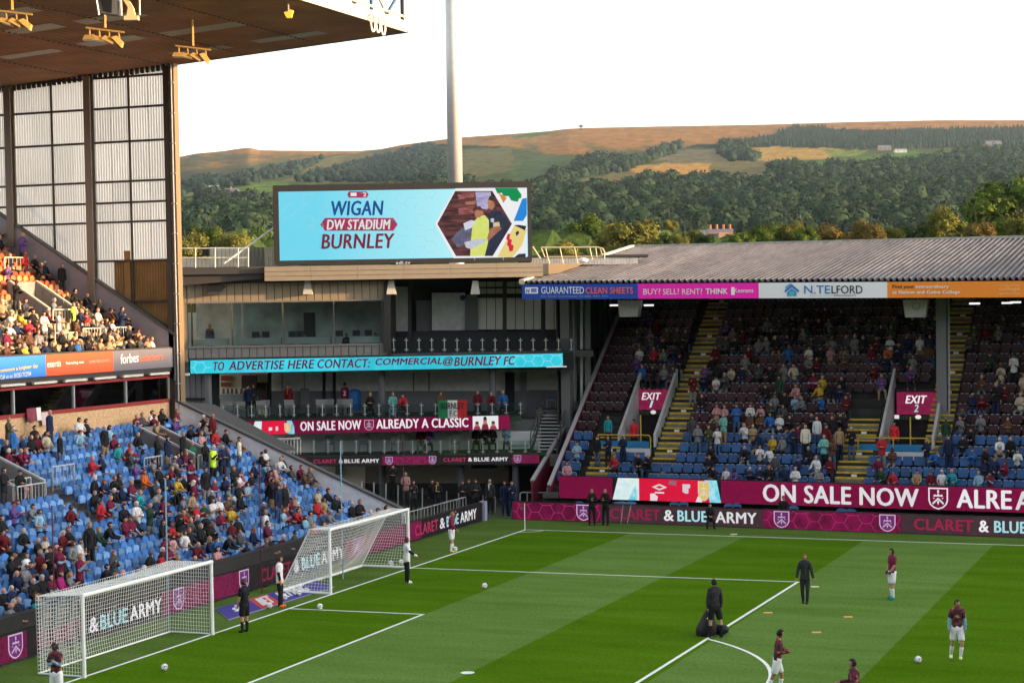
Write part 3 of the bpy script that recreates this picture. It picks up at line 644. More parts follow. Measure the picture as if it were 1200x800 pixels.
# end parapets
pp = mat('painted_parapet', (.78, .76, .80), .8, var=.08)
def parapet(x0, z0, x1, z1, y, th, name, m, drop):
    o = MB(); o.prism([(x0, y, z0-drop), (x1, y, z1-drop), (x1, y, z1), (x0, y, z0)], (0, th, 0)); a = o.build(name, m, ls)
    o = MB(); o.bar((x0+.1, y+th/2, z0+.04), (x1, y+th/2, z1+.04), th+.16, .10); o.build('coping', charcoal, a)
parapet(-3.5, 1.5, -15.6, 6.6, YE, .2, 'lower_end_parapet', pp, 1.8)
parapet(-15.55, 9.75, -26.5, 16.5, YE, .2, 'upper_end_parapet', mat('end_wall_render', (.30, .27, .29), .85, var=.06), 2.2)
# front wall: black capping above the LED boards, running from the near side to the parapet end
o = MB(); o.box((-3.62, -12, 0), (-3.95, 27.0, 1.45)); o.build('front_wall', mat('black_wall', (.022, .021, .021), .75, var=.15), ls)
# plywood wall, red trims, glazed concourse
osb = mat('oriented_strand_board', (.48, .31, .17), .8, var=.28, vscale=9)
o = MB(); y = 8.0
while y < YE-.2:
    y1 = min(y+2.44, YE-.05); q = MB(); q.box((-15.9, y+.006, 5.0), (-16.0, y1-.006, 6.55)); q.build('plywood_panel', osb, ls); y = y1
red_t = mat('dark_red_trim', (.22, .02, .02), .6)
o = MB(); o.box((-15.84, 8, 6.56), (-16.02, YE-.04, 6.72)); o.build('window_sill_rail', red_t, ls)
o = MB(); o.box((-15.84, 8, 7.75), (-16.02, YE-.04, 7.87)); o.build('window_head_rail', red_t, ls)
gl = glass('window_glass', (.6, .66, .64), .07)
for i, (a, b) in enumerate(((8, 12.2), (12.23, 14.6), (14.63, 19.0), (19.03, 23.2), (23.23, 26.9))):
    o = MB(); o.box((-15.93, a, 6.72), (-15.95, b, 7.75)); o.build('window_pane', gl, ls)
o = MB()
for y in (12.2, 14.6, 19.0, 23.2): o.box((-15.86, y-.03, 6.72), (-15.98, y+.03, 7.75))
o.build('glazing_bar', galv, ls)
o = MB(); o.box((-22, 6, 5.0), (-22.2, YE, 8.3)); o.build('concourse_back_wall', mat('concourse_green_wall', (.03, .045, .035), .7, var=.4), ls)
o = MB(); o.box((-16.1, 6, 5.2), (-22, YE, 5.35)); o.build('concourse_floor', dark_conc, ls)
o = MB(); o.box((-16.1, YE-.3, 5.2), (-22, YE-.15, 8.2)); o.build('concourse_end_wall', mat('concourse_grey', (.10, .10, .12), .8), ls)
for y in (24.2, 25.0, 25.8):
    o = MB(); o.box((-17, y, 5.4), (-17.1, y+.35, 8)); o.build('concourse_column', mat('blue_grey_paint', (.10, .12, .18), .7), ls)
tag((lambda q: (q.box((-16.6, 15.9, 6.8), (-16.66, 16.15, 7.75)), q.build('food_sign', mat('sign_red', (.4, .03, .02), .6)))[1])(MB()), 'narrow red sign inside the concourse windows under the upper tier', 'sign')
for k, (a, b, z0, z1, col, lab) in enumerate(((19.6, 20.3, 6.7, 7.3, (.7, .55, .35), 'small cream counter box behind the concourse window, leftmost'), (21.0, 21.7, 6.6, 7.3, (.8, .78, .7), 'white takeaway boxes stacked behind the concourse window'), (21.8, 22.9, 6.7, 7.5, (.75, .65, .5), 'pale display case of food behind the concourse window, rightmost'))):
    o = MB(); o.box((-16.8, a, z0), (-17.3, b, z1)); o.box((-16.78, a+.1, z0+.1), (-16.79, b-.1, z1-.12)); tag(o.build('display_case', mat('case_%d' % k, col, .6, var=.4, vscale=6)), lab, 'display case')
# flags and banners hung inside / on the windows
def flag_strips(name, lab, P, cols, u, v, n=None, ripple=.05):
    t = thing(name, lab, 'flag', P.at(u[0], v[0]))
    k = len(cols)
    for i, c in enumerate(cols):
        a = u[0]+(u[1]-u[0])*i/k; b = u[0]+(u[1]-u[0])*(i+1)/k; o = MB(); m = 5
        for j in range(m):
            ua = a+(b-a)*j/m; ub = a+(b-a)*(j+1)/m; la = .08+ripple*math.sin(ua*9); lb = .08+ripple*math.sin(ub*9)
            o.quad(P.at(ua, v[0], la), P.at(ub, v[0], lb), P.at(ub, v[1], lb*.5), P.at(ua, v[1], la*.5))
        o.build('stripe', c, t)
    return t
fgreen = mat('flag_green', (.01, .16, .06), .8); fwhite = mat('flag_white', (.6, .6, .58), .8); fred = mat('flag_red', (.45, .02, .02), .8)
PW = Panel((-15.8, 8, 6.4), (0, 1, 0), (0, 0, 1))
u0, v0 = PW.uv(66, 487); u1, v1 = PW.uv(89, 463)
PV = Panel((-16.2, 8, 6.4), (0, 1, 0), (0, 0, 1)); flag_strips('flag', 'red white and green flag hanging upright behind the concourse glass', PV, [fred, fwhite, fgreen], (PV.uv(66, 487)[0], PV.uv(89, 487)[0]), (PV.uv(70, 487)[1], PV.uv(70, 463)[1]))
u0, v0 = PW.uv(30, 494); u1, v1 = PW.uv(47, 477)
t = flag_strips('banner', 'claret and white banner tied to the concourse window ledge', PW, [claret, claret, fwhite], (u0, u1), (v0, v1))
u0, v0 = PW.uv(48, 498); u1, v1 = PW.uv(59, 482)
flag_strips('banner', 'plain pale pink banner next to the claret and white one', PW, [mat('pale_pink', (.5, .38, .38), .8)], (u0, u1), (v0, v1))
# fascia boards of the upper tier
fx = -15.72; P = Panel((fx, 0, 8.2), (0, 1, 0), (0, 0, 1))
o = MB(); o.box((fx-.02, 6, 8.05), (fx-.5, YE+.1, 9.25)); o.build('fascia_beam', dark_steel, ls)
def hoard(name, lab, P, pa, pb, h0, h1, m, lift=.01, th=.06):
    """sign board between photo columns pa and pb on panel P, heights h0..h1 along the panel"""
    t = thing(name, lab, 'advertising board', P.at(pa, h0)); o = MB()
    q = [P.at(u, v, l) for l in (lift, lift+th) for u, v in ((pa, h0), (pb, h0), (pb, h1), (pa, h1))]
    o.add(q, [(3, 2, 1, 0), (4, 5, 6, 7), (0, 1, 5, 4), (1, 2, 6, 5), (2, 3, 7, 6), (3, 0, 4, 7)]); o.build('board', m, t)
    return t, Panel(P.at(0, 0, lift+th), P.a, P.b, parent=t)
U = lambda px, py=420: P.uv(px, py)[0]
t, Q = hoard('advertising_board', 'blue board with yellow and white print, left on the upper tier front', P, 6.2, U(52), .05, .98, mat('board_blue', (.03, .19, .62), .5))
Q.textpx('someone a brighter day', 0, 437.5, 44, 431.5, 5.5, mat('print_yellow', (.8, .6, .1), .6), bold=.02); Q.textpx('Call us on: 01253 712704', 0, 444.5, 36, 440, 5, white_paint, bold=.02)
t, Q = hoard('advertising_board', 'orange-red recruiting board in the middle of the upper tier front', P, U(52)+.004, U(131), .05, .98, mat('board_orange', (.62, .085, .03), .5))
Q.textpx('exertis', 55, 430.5, 71, 429.2, 7.5, white_paint, bold=.0); Q.textpx('Recruiting now', 77, 428, 98, 426.5, 4.5, white_paint, bold=.03); Q.textpx('COMPUTERS & PHOTO', 104, 425.5, 128, 423.5, 3, mat('print_pale', (.6, .4, .35), .6), bold=.0)
t, Q = hoard('advertising_board', 'grey board reading forbes solicitors at the right end of the upper tier', P, U(131)+.004, YE+.08, .05, .98, mat('board_grey', (.13, .125, .15), .5))
Q.textpx('forbes', 141, 426.5, 162, 424, 11.5, white_paint, bold=.01); Q.textpx('solicitors', 163, 424, 191, 421, 8, mat('print_orange', (.72, .14, .03), .6), bold=.0)
# underside soffit with strip lights
o = MB(); o.quad((fx, 6, 8.08), (-16.3, 6, 7.92), (-16.3, YE, 7.92), (fx, YE, 8.08)); o.quad((fx+.03, 6, 8.06), (fx-.55, 6, 7.88), (fx-.55, YE, 7.88), (fx+.03, YE, 8.06)); o.build('soffit', mat('soffit_cream', (.5, .46, .38), .6), ls)
for k in range(6):
    y = 13.4+k*2.3; o = MB(); o.box((fx+.10, y, 7.93), (fx-.02, y+1.7, 8.03)); o.build('strip_light', mat('strip_lamp', (.5, .48, .42), .5), ls)
# ---- windscreen at the end of the upper tier
sheet = bpy.data.materials.new('translucent_sheet'); sheet.use_nodes = True; n = sheet.node_tree.nodes; L = sheet.node_tree.links; n.clear()
oo = n.new('ShaderNodeOutputMaterial'); mx = n.new('ShaderNodeMixShader'); df = n.new('ShaderNodeBsdfDiffuse'); tl = n.new('ShaderNodeBsdfTranslucent'); mx.inputs[0].default_value = .78
oi = n.new('ShaderNodeObjectInfo'); mr = n.new('ShaderNodeMapRange'); mr.inputs[3].default_value = .72; mr.inputs[4].default_value = .9
tcs = n.new('ShaderNodeTexCoord'); nzs = n.new('ShaderNodeTexNoise'); nzs.inputs['Scale'].default_value = 1.5; mps = n.new('ShaderNodeMapping'); mps.inputs['Scale'].default_value = (3, 1, .3)
L.new(tcs.outputs['Object'], mps.inputs[0]); L.new(mps.outputs[0], nzs.inputs['Vector'])
ads = n.new('ShaderNodeMath'); ads.operation = 'MULTIPLY_ADD'; ads.inputs[1].default_value = .5; L.new(nzs.outputs[0], ads.inputs[0]); L.new(oi.outputs['Random'], ads.inputs[2])
L.new(ads.outputs[0], mr.inputs[0]); vm = n.new('ShaderNodeVectorMath'); vm.operation = 'SCALE'; vm.inputs[0].default_value = (.84, .83, .80); L.new(mr.outputs[0], vm.inputs['Scale'])
L.new(vm.outputs[0], df.inputs[0]); L.new(vm.outputs[0], tl.inputs[0]); L.new(df.outputs[0], mx.inputs[1]); L.new(tl.outputs[0], mx.inputs[2]); L.new(mx.outputs[0], oo.inputs[0])
YS = YE+.35
def zroof(x): return 22.3+(x+25)*(23.55-22.3)/(25-3.3)
def zpar(x): return 9.75+(-15.55-x)*(16.5-9.75)/(26.5-15.55)
rz = [22.45, 20.95, 19.3, 17.36, 16.33, 15.38, 13.48, 11.49]
colx = [-15.86, -20.15, -24.85, -29.6]
seam = []
for a, b in zip(colx, colx[1:]): m_ = (a+b)/2; seam += [(a, (a+m_)/2), ((a+m_)/2, m_), (m_, (m_+b)/2), ((m_+b)/2, b)]
brown_clad = mat('golden_wall_behind', (.26, .15, .05), .7, var=.25, vscale=.6)
lev = [30]+rz+[9.2]
for a, b in seam:
    for j in range(len(lev)-1):
        zt, zb = min(lev[j], 25), lev[j+1]; zt = min(zt, zroof((a+b)/2)+.12); zb = max(zb, zpar(b)-1.6 if zb < 15 else zb)
        if zt-zb < .2: continue
        o = MB(); x = a; rib = .15
        zc = zb
        while x > b+.001:
            x1 = max(b, x-rib); xm = x-(x-x1)*.5; dy = .03
            o.quad((x, YS, zb), (xm, YS, zb), (xm, YS, zt), (x, YS, zt)); o.quad((xm, YS, zb), (xm-.03, YS+dy, zb), (xm-.03, YS+dy, zt), (xm, YS, zt))
            o.quad((xm-.03, YS+dy, zb), (x1, YS+dy, zb), (x1, YS+dy, zt), (xm-.03, YS+dy, zt)); o.quad((x1, YS+dy, zb), (x1+.001, YS, zb), (x1+.001, YS, zt), (x1, YS+dy, zt)); x = x1
        brown = zt <= 13.6 and a > -18.3  # brown panels stand in for the sunlit wall seen through the sheets
        o.build('wall_behind_sheet' if brown else 'translucent_sheet', brown_clad if brown else sheet, ls)
rail_m = mat('brown_black_steel', (.05, .042, .036), .6)
for z in rz:
    o = MB(); o.box((colx[0], YS-.16, z-.07), (colx[-1], YS-.01, z+.03)); o.build('purlin', rail_m, ls)
for x in [(colx[0]+colx[1])/2, (colx[1]+colx[2])/2, (colx[2]+colx[3])/2]:
    o = MB(); o.box((x-.045, YS-.1, zpar(x)-1), (x+.045, YS-.01, zroof(x))); o.build('mullion', rail_m, ls)
colm = mat('column_grey_brown', (.19, .15, .12), .6)
for x in colx[1:]:
    o = MB()
    for a, b, c, d_ in ((-.19, .19, -.5, -.42), (-.19, .19, -.2, -.12), (-.05, .05, -.44, -.16)): o.box((x+a, YS+c, zpar(x)-1.2), (x+b, YS+d_, zroof(x)-.05))
    o.build('steel_column', colm, ls)
gold = mat('cream_column', (.17, .115, .06), .6)
o = MB(); o.box((-15.60, YS-.3, 0), (-15.5, YS+.1, 22.9)); o.box((-15.34, YS-.3, 0), (-15.29, YS+.1, 22.9)); o.build('corner_column', gold, ls)
o = MB(); o.tube((-15.4, YS-.35, 5), (-15.4, YS-.35, 22.85), .035, 6)
for k in range(12): o.tube((-15.56, YS-.34, 6+k*1.45), (-15.26, YS-.34, 6+k*1.45), .03, 5)
o.build('downpipe', galv, ls)
o = MB(); o.box((-15.88, YS-.35, 0), (-15.61, YS+.05, 22.8)); o.build('corner_mullion', rail_m, ls)
o = MB(); p1 = wd(143, 284, 92); o.box((-18.15, YS-.05, 9), (-18.5, YS+.0, 13.95)); o.build('cladding_post', brown_clad, ls)
for (xa, za, xb, zb) in ((-20.3, 14.6, -24, 18), (-24.6, 16.6, -22, 13.9)):
    o = MB(); o.tube((xa, YS+.3, za), (xb, YS+.3, zb), .03, 5); o.build('bracing_rod', rail_m, ls)
# ---- roof of the left stand
o = MB(); under = mat('roof_underside', (.36, .19, .09), .75, var=.22, vscale=.5); ylo = 2.0; yy = YE+.6; rib = .3
while yy > ylo:
    a, b = yy, yy-rib
    for (p0, p1, dz0, dz1) in ((a, a-.18, 0, 0), (a-.18, a-.21, 0, .05), (a-.21, b+.03, .05, .05), (b+.03, b, .05, 0)):
        o.quad((-3.3, p0, 23.62+dz0), (-32, p0, 21.95+dz0), (-32, p1, 21.95+dz1), (-3.3, p1, 23.62+dz1))
    yy -= rib
roof = o.build('roof_deck', under, ls)
o = MB(); o.prism([(-3.25, ylo, 23.72), (-32, ylo, 22.1), (-32, ylo, 22.5), (-3.25, ylo, 24.1)], (0, YE+.75-ylo, 0)); o.build('roof_top', mat('roof_sheet', (.2, .19, .18), .7), roof)
lightsheet = mat('rooflight', (.42, .37, .27), .5, var=.1)
for (xa, xb, ya, yb) in ((-9.5, -12.5, 14.6, 15.8), (-13.4, -16.0, 14.4, 15.6), (-7.5, -11.5, 19.5, 20.7), (-12.5, -15.5, 19.2, 20.4), (-12, -17, 10.8, 12), (-6, -9.5, 24.2, 25.2), (-11, -14, 24.4, 25.4), (-17, -20, 19.6, 20.6)):
    o = MB(); f_ = lambda x: 23.62+(x+3.3)*(23.62-21.95)/(32-3.3)-.02
    o.quad((xa, ya, f_(xa)), (xb, ya, f_(xb)), (xb, yb, f_(xb)), (xa, yb, f_(xa))); o.build('rooflight', lightsheet, roof)
for x in (-7.5, -11.5, -15.8, -20.5):
    o = MB(); z = 23.62+(x+3.3)*.0582-.03
    for k in range(60): y = YE-.2-k*.4; o.box((x-.04, y, z-.03), (x+.04, y+.16, z))
    o.build('fixing_row', rail_m, roof, kind='stuff')
fas = mat('roof_fascia_cream', (.55, .44, .30), .6)
o = MB(); o.box((-3.28, ylo, 23.62), (-3.15, YE+.6, 24.12)); o.build('roof_fascia', fas, roof)
o = MB(); o.prism([(-3.15, YE+.6, 23.60), (-32, YE+.6, 21.9), (-32, YE+.6, 22.05), (-3.15, YE+.6, 23.72)], (0, .1, 0)); o.build('verge_trim', dark_steel, roof)
o = MB() # fine dentil strip where the screen meets the roof
for k in range(50): x = -15.9-k*.3; o.box((x, YS-.14, zroof(x)-.22), (x-.16, YS-.02, zroof(x)+.06))
o.build('profile_filler', rail_m, roof, kind='stuff')
truss = mat('truss_blue', (.05, .10, .17), .6)
o = MB(); ya = YE+.45
o.bar((-3.3, ya, 24.1), (-3.3, ya, 26.1), .14, .14, up=(1, 0, 0)); o.build('truss_post', dark_steel, roof)
for k in range(5):
    y0 = ya-k*3.3; y1 = y0-3.3
    o = MB(); o.bar((-3.3, y0, 25.6), (-3.3, (y0+y1)/2, 24.25), .1, .1); o.build('truss_brace', truss if k % 2 == 0 else fas, roof)
    o = MB(); o.bar((-3.35, (y0+y1)/2, 24.25), (-3.35, y1, 25.6), .09, .09); o.build('truss_brace', fas, roof)
    o = MB(); o.bar((-3.3, y1, 24.1), (-3.3, y1, 26), .12, .12, up=(1, 0, 0)); o.build('truss_post', truss, roof)
o = MB(); o.box((-3.38, ylo, 25.45), (-3.2, ya, 25.62)); o.build('truss_chord', truss, roof)
o = MB(); o.tube((-3.15, ylo, 24.3), (-3.15, ya, 24.3), .06, 6); o.build('gutter_pipe', fas, roof)
# cable coils hanging near the corner
for i, (px, py) in enumerate(((437, 27), (443, 28), (449, 31))):
    p = xp(px, py, -3.0); o = MB(); n_ = 14
    for k in range(n_):
        a = 2*math.pi*k/n_; b = 2*math.pi*(k+1)/n_; o.tube(p+Vector((0, .22*math.cos(a), .38*math.sin(a))), p+Vector((0, .22*math.cos(b), .38*math.sin(b))), .05, 5)
    tag(o.build('cable_coil', mat('cable_white', (.7, .66, .6), .6)), 'looped white cable coil under the roof corner, %s of three from left' % ordw(i+1), 'cable', 'coils at the roof corner')
# ---- floodlights hanging under the roof
fy = mat('lamp_housing', (.42, .26, .08), .5); fw = mat('lamp_face', (.8, .78, .72), .3)
def zr(x): return 23.62+(x+3.3)*.0582
def flood(px, py, dd, lab, angs):
    r = ray(px, py); k = dd/r.dot(HD); p = CAMP+r*k; t = thing('floodlight_bar', lab, 'floodlight', (p.x, p.y, p.z), 'floodlights under the left roof')
    o = MB(); o.tube((p.x, p.y, p.z), (p.x, p.y, zr(p.x)), .06, 6); o.build('hanger', fy, t)
    e0 = p-HU*.75*1.0+Vector((0, 0, .02)); e1 = p+HU*.75-Vector((0, 0, .18)); o = MB(); o.bar(e0, e1, .07, .07); o.build('cross_bar', fy, t)
    for i, an in enumerate(angs):
        c = e0+(e1-e0)*((i+.4)/4)+Vector((0, 0, -.36)); ax = HU*math.cos(an)-Vector((0, 0, 1))*math.sin(an); nz_ = HU*math.sin(an)+Vector((0, 0, 1))*math.cos(an)
        o = MB(); b = .26
        q = [c-ax*b-HD*.2-nz_*.1, c+ax*b-HD*.2-nz_*.1, c+ax*b+HD*.2-nz_*.1, c-ax*b+HD*.2-nz_*.1, c-ax*b*.7-HD*.13+nz_*.09, c+ax*b*.7-HD*.13+nz_*.09, c+ax*b*.7+HD*.13+nz_*.09, c-ax*b*.7+HD*.13+nz_*.09]
        o.add(q, [(0, 3, 2, 1), (4, 5, 6, 7), (0, 1, 5, 4), (1, 2, 6, 5), (2, 3, 7, 6), (3, 0, 4, 7)]); l = o.build('lamp', fy, t)
        o = MB(); o.quad(*[v-nz_*.01 for v in q[:4]]); o.build('lamp_glass', fw, l)
        o = MB(); o.tube(c+nz_*.05, c+Vector((0, 0, .36)), .03, 5); o.build('lamp_bracket', fy, l)
flood(123, 33, 74, 'floodlight bar with four lamps hanging under the left roof, middle one', (-.05, .15, .45, .8))
flood(226, 54, 80, 'floodlight bar with four lamps hanging nearest to the windscreen column', (.05, .2, .55, .9))
flood(14, 12, 70, 'floodlight bar cut off by the left edge of the view', (.6, .3, .5, .7))
p = D0 = CAMP+ray(125, 5)*(70/ray(125, 5).dot(HD))
t = thing('loudspeaker', 'large grey loudspeaker box hanging under the left roof', 'loudspeaker', p)
o = MB(); c = p
q = [c+HU*a+HD*b+Vector((0, 0, z)) for a, b, z in ((-.4, 0, .5), (.42, 0, .5), (.38, 0, -.4), (-.22, 0, -.32), (-.4, .6, .5), (.42, .6, .5), (.38, .5, -.4), (-.22, .5, -.32))]
o.add(q, [(0, 1, 2, 3), (7, 6, 5, 4), (0, 4, 5, 1), (1, 5, 6, 2), (2, 6, 7, 3), (3, 7, 4, 0)]); o.build('cabinet', mat('speaker_grey', (.13, .13, .13), .6), t)
o = MB(); o.add([q[0]-HD*.02+HU*.1-Vector((0, 0, .06)), q[1]-HD*.02-HU*.2-Vector((0, 0, .06)), q[2]-HD*.02-HU*.2+Vector((0, 0, .06)), q[3]-HD*.02+HU*.1+Vector((0, 0, .06))], [(0, 1, 2, 3)]); o.build('grille', black_m, t)
o = MB(); o.tube(c+Vector((0, 0, .5))-HU*.42, c-Vector((0, 0, .4))-HU*.3, .04, 5); o.tube(c+Vector((0, .2, .4)), (c.x, c.y+.2, zr(c.x)), .04, 5); o.build('bracket', galv, t)
p = CAMP+ray(153, 12)*(70/ray(153, 12).dot(HD)); t = thing('lamp_bracket_frame', 'pale yellow arched lamp on a frame next to the grey loudspeaker', 'lamp', p); cy = mat('pale_yellow', (.62, .52, .27), .5)
o = MB(); o.prism([p+HU*a+Vector((0, 0, z)) for a, z in ((-.26, -.36), (.26, -.36), (.26, -.2), (.14, -.2), (.08, .1), (-.05, .34), (-.28, .4), (-.1, .1), (-.16, -.2), (-.26, -.2))], HD*.3); o.build('lamp_body', cy, t)
for s_ in (-.34, .34):
    o = MB(); o.tube(p+HU*s_+Vector((0, 0, -.2)), p+HU*s_+Vector((0, 0, .8)), .03, 5); o.build('frame_bar', mat('frame_white', (.7, .68, .62), .5), t)
p = CAMP+ray(338, 14)*(78/ray(338, 14).dot(HD)); t = thing('spotlight', 'small yellow spotlight hanging alone under the roof edge', 'spotlight', p); ly = mat('spot_yellow', (.7, .62, .08), .5)
o = MB(); o.prism([p+HU*a+Vector((0, 0, z)) for a, z in ((-.2, -.02), (-.08, -.26), (.1, -.24), (.2, .05), (.08, .1), (.0, .05))], HD*.25); o.build('lamp_body', ly, t); o = MB(); o.tube(p, (p.x, p.y, zr(p.x)), .03, 5); o.build('stem', fas, t)
# ================================================================== LED perimeter boards behind the goal
pink = led('led_claret', (.11, .006, .035), (.26, .018, .09), .9, 9)
ledk = led('led_dark', (.022, .018, .020), (.034, .024, .027), .8, 3)
ltxt_w = led('led_white', (.9, .9, .92)); ltxt_c = led('led_claret_text', (.50, .035, .115)); ltxt_b = led('led_sky_text', (.42, .80, .86)); ltxt_cd = led('led_dim_claret', (.28, .02, .06))
lshield = led('led_shield', (.16, .03, .17)); lhex = led('led_hex_line', (.60, .05, .24)); lline = led('led_pale_line', (.62, .45, .62))
BX = lambda y: -3.0-.35*math.sin(max(0, min(1, (y+8)/45))*math.pi)
t = thing('led_board', 'long LED perimeter board behind the goals with claret and dark CLARET & BLUE ARMY messages', 'LED board', (-3.4, 14, 0))
def ledrun(t, p0, p1, h, z0=.03, th=.2):
    a = Vector((p1[0]-p0[0], p1[1]-p0[1], 0)); Ln = a.length; a.normalize(); P = Panel((p0[0], p0[1], z0), a, (0, 0, 1), Ln, h, parent=t)
    o = MB(); q = [P.at(u, v, l) for l in (-th, 0) for u, v in ((0, 0), (Ln, 0), (Ln, h), (0, h))]
    o.add(q, [(3, 2, 1, 0), (4, 5, 6, 7), (0, 1, 5, 4), (1, 2, 6, 5), (2, 3, 7, 6), (3, 0, 4, 7)]); o.build('cabinet', black_m, t); return P
P = ledrun(t, (-3.45, -9), (-3.45, 36.4), .93)
H = .93
YB = lambda x: interp([(-60, 800), (0, 775), (250, 690), (345, 655), (567, 603)], x)
def seg(x0, x1, m, nm='display'):
    u0, u1 = P.uv(x0, YB(x0))[0], P.uv(x1, YB(x1))[0]; k = max(1, int(round((u1-u0)/3.2)))
    for i in range(k):
        a = u0+(u1-u0)*i/k; b = u0+(u1-u0)*(i+1)/k; P.poly(nm, [(a+.008, .05), (b-.008, .05), (b-.008, H-.04), (a+.008, H-.04)], m, .006)
    return u0, u1
seg(-40, 32, pink); seg(32, 190, ledk); seg(190, 284, pink); seg(284, 405, ledk); seg(405, 494, pink); seg(494, 567, ledk)
def ptxt(s, x0, x1, y, m, hh=.52, v=.2): u0 = P.uv(x0, YB(x0))[0]; u1 = P.uv(x1, YB(x1))[0]; P.text(s, u0, v, u1, v+hh, m, bold=.03)
ptxt('CLARET', 44, 98, 0, ltxt_cd); ptxt('&', 104, 115, 0, ltxt_w); ptxt('BLUE', 117, 149, 0, ltxt_b); ptxt('ARMY', 152, 189, 0, ltxt_w)
ptxt('CLARET', 305, 340, 0, ltxt_cd); ptxt('&', 344, 350, 0, ltxt_w); ptxt('BLUE', 353, 374, 0, ltxt_b); ptxt('ARMY', 376, 402, 0, ltxt_w)
ptxt('CLARET', 486, 513, 0, ltxt_c); ptxt('&', 515, 521, 0, ltxt_w); ptxt('BLUE', 523, 537, 0, ltxt_b); ptxt('ARMY', 539, 558, 0, ltxt_w)
for x in (18, 209, 285.5, 418): u = P.uv(x, YB(x))[0]; crest(P, u, .49, .8, lline, lshield, wk=.95)
o = MB(); o.box((-3.6, 36.45, 0), (-3.3, 36.75, 1.0)); tag(o.build('bollard_box', mat('white_blue_panel', (.35, .36, .55), .5)), 'short pale post at the far end of the goal-side LED board', 'post')
# ================================================================== far stand
far_conc = mat('far_terrace_shaded', (.030, .028, .028), .9, var=.3, vscale=1.5)  # kept near black to paint the shade under the far roof
fs_ = thing('far_stand', 'single-tier far stand with blue and claret seats under a long low corrugated roof', 'stand', (12, 50, 0))
FY0, FZ0, FD, FH = 41.0, 1.35, .68, .49
def zf_(y): return FZ0+(y-FY0)/FD*FH
XR = 36.0
o = MB(); NF = 21
p = yp(738, 500, 45.5); q = yp(777, 500, 45.5); EX = [(p.x, q.x)]; p = yp(1040, 500, 45.5); q = yp(1098, 500, 45.5); EX.append((p.x, q.x))
for k in range(NF):
    xs = [-1.2]
    if 4 <= k <= 9:
        for a, b in EX: xs += [a-.1, b+.1]
    xs.append(XR)
    for a, b in zip(xs[::2], xs[1::2]): o.box((a, FY0+k*FD-.34, -.2), (b, 47.4 if 4 <= k <= 9 else 57, FZ0+k*FH))
o.box((-1.2, 48.8, 0), (XR, 57, FZ0+9*FH)); o.box((-1.2, 47.3, 0), (XR, 48.8, FZ0+4*FH-.6))
for a, b in [(-1.2, EX[0][0]-.1), (EX[0][1]+.1, EX[1][0]-.1), (EX[1][1]+.1, XR)]: o.box((a, 47.3, 0), (b, 48.9, FZ0+9*FH))
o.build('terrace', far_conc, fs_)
AI = [dict(a=(3.75, 5.0), k0=2, k1=21), dict(a=(17.7, 18.95), k0=4, k1=21), dict(a=(13.6, 15.2), k0=0, k1=8), dict(a=(.35, 1.75), k0=0, k1=6)]
p = yp(738, 500, 45.5); q = yp(777, 500, 45.5); EX = [(p.x, q.x)]; p = yp(1040, 500, 45.5); q = yp(1098, 500, 45.5); EX.append((p.x, q.x))
sb = []; sc_ = []
for k in range(NF-1):
    y = FY0+k*FD; x = -.8
    left = -.9-.0*(k)
    while x < XR-.3:
        bad = any(A['a'][0]-.2 < x < A['a'][1]+.2 and A['k0'] <= k <= A['k1'] for A in AI) or (3.5 < x < 4.4 and k < 2 and False)
        bad = bad or any(a-.35 < x < b+.35 and 3 <= k <= 9 for a, b in EX) or (k < 2 and 3.6 < x < 3.9)
        if not bad: (sb if k < 5 else sc_).append((x, y+.12, FZ0+k*FH))
        x += .56
sedge = mat('seat_glint_grey', (.30, .30, .30), .5)  # pale pieces paint the reflections along the seat tops
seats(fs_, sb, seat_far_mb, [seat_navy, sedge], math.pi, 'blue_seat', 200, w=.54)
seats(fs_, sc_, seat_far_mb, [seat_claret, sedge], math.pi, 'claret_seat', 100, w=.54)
lab_m = mat('row_label', (.7, .7, .7), .6); stepm = mat('worn_concrete_step', (.16, .15, .13), .9, var=.2, vscale=3)
for A in AI:
    for k in range(A['k0'], A['k1']):
        y = FY0+k*FD-.34; z = FZ0+k*FH; x0, x1 = A['a']
        for h in range(2):
            yy = y-.34*(1-h)+.34*0; zz = z-.245*(1-h)
            if h == 0:
                o = MB(); o.box((x0, yy, z-.5), (x1, y+.02, zz)); o.build('step', stepm, fs_)
            o = MB(); o.box((x0, yy-.006, zz-.09), (x1, yy+.10, zz+.006)); o.build('step_edge', yellow_p, fs_)
        if k % 2 == 0:
            c = (x0+x1)/2+.1; o = MB(); o.box((c-.14, y-.012, z-.35), (c+.14, y-.004, z-.12)); o.build('row_label', lab_m, fs_)
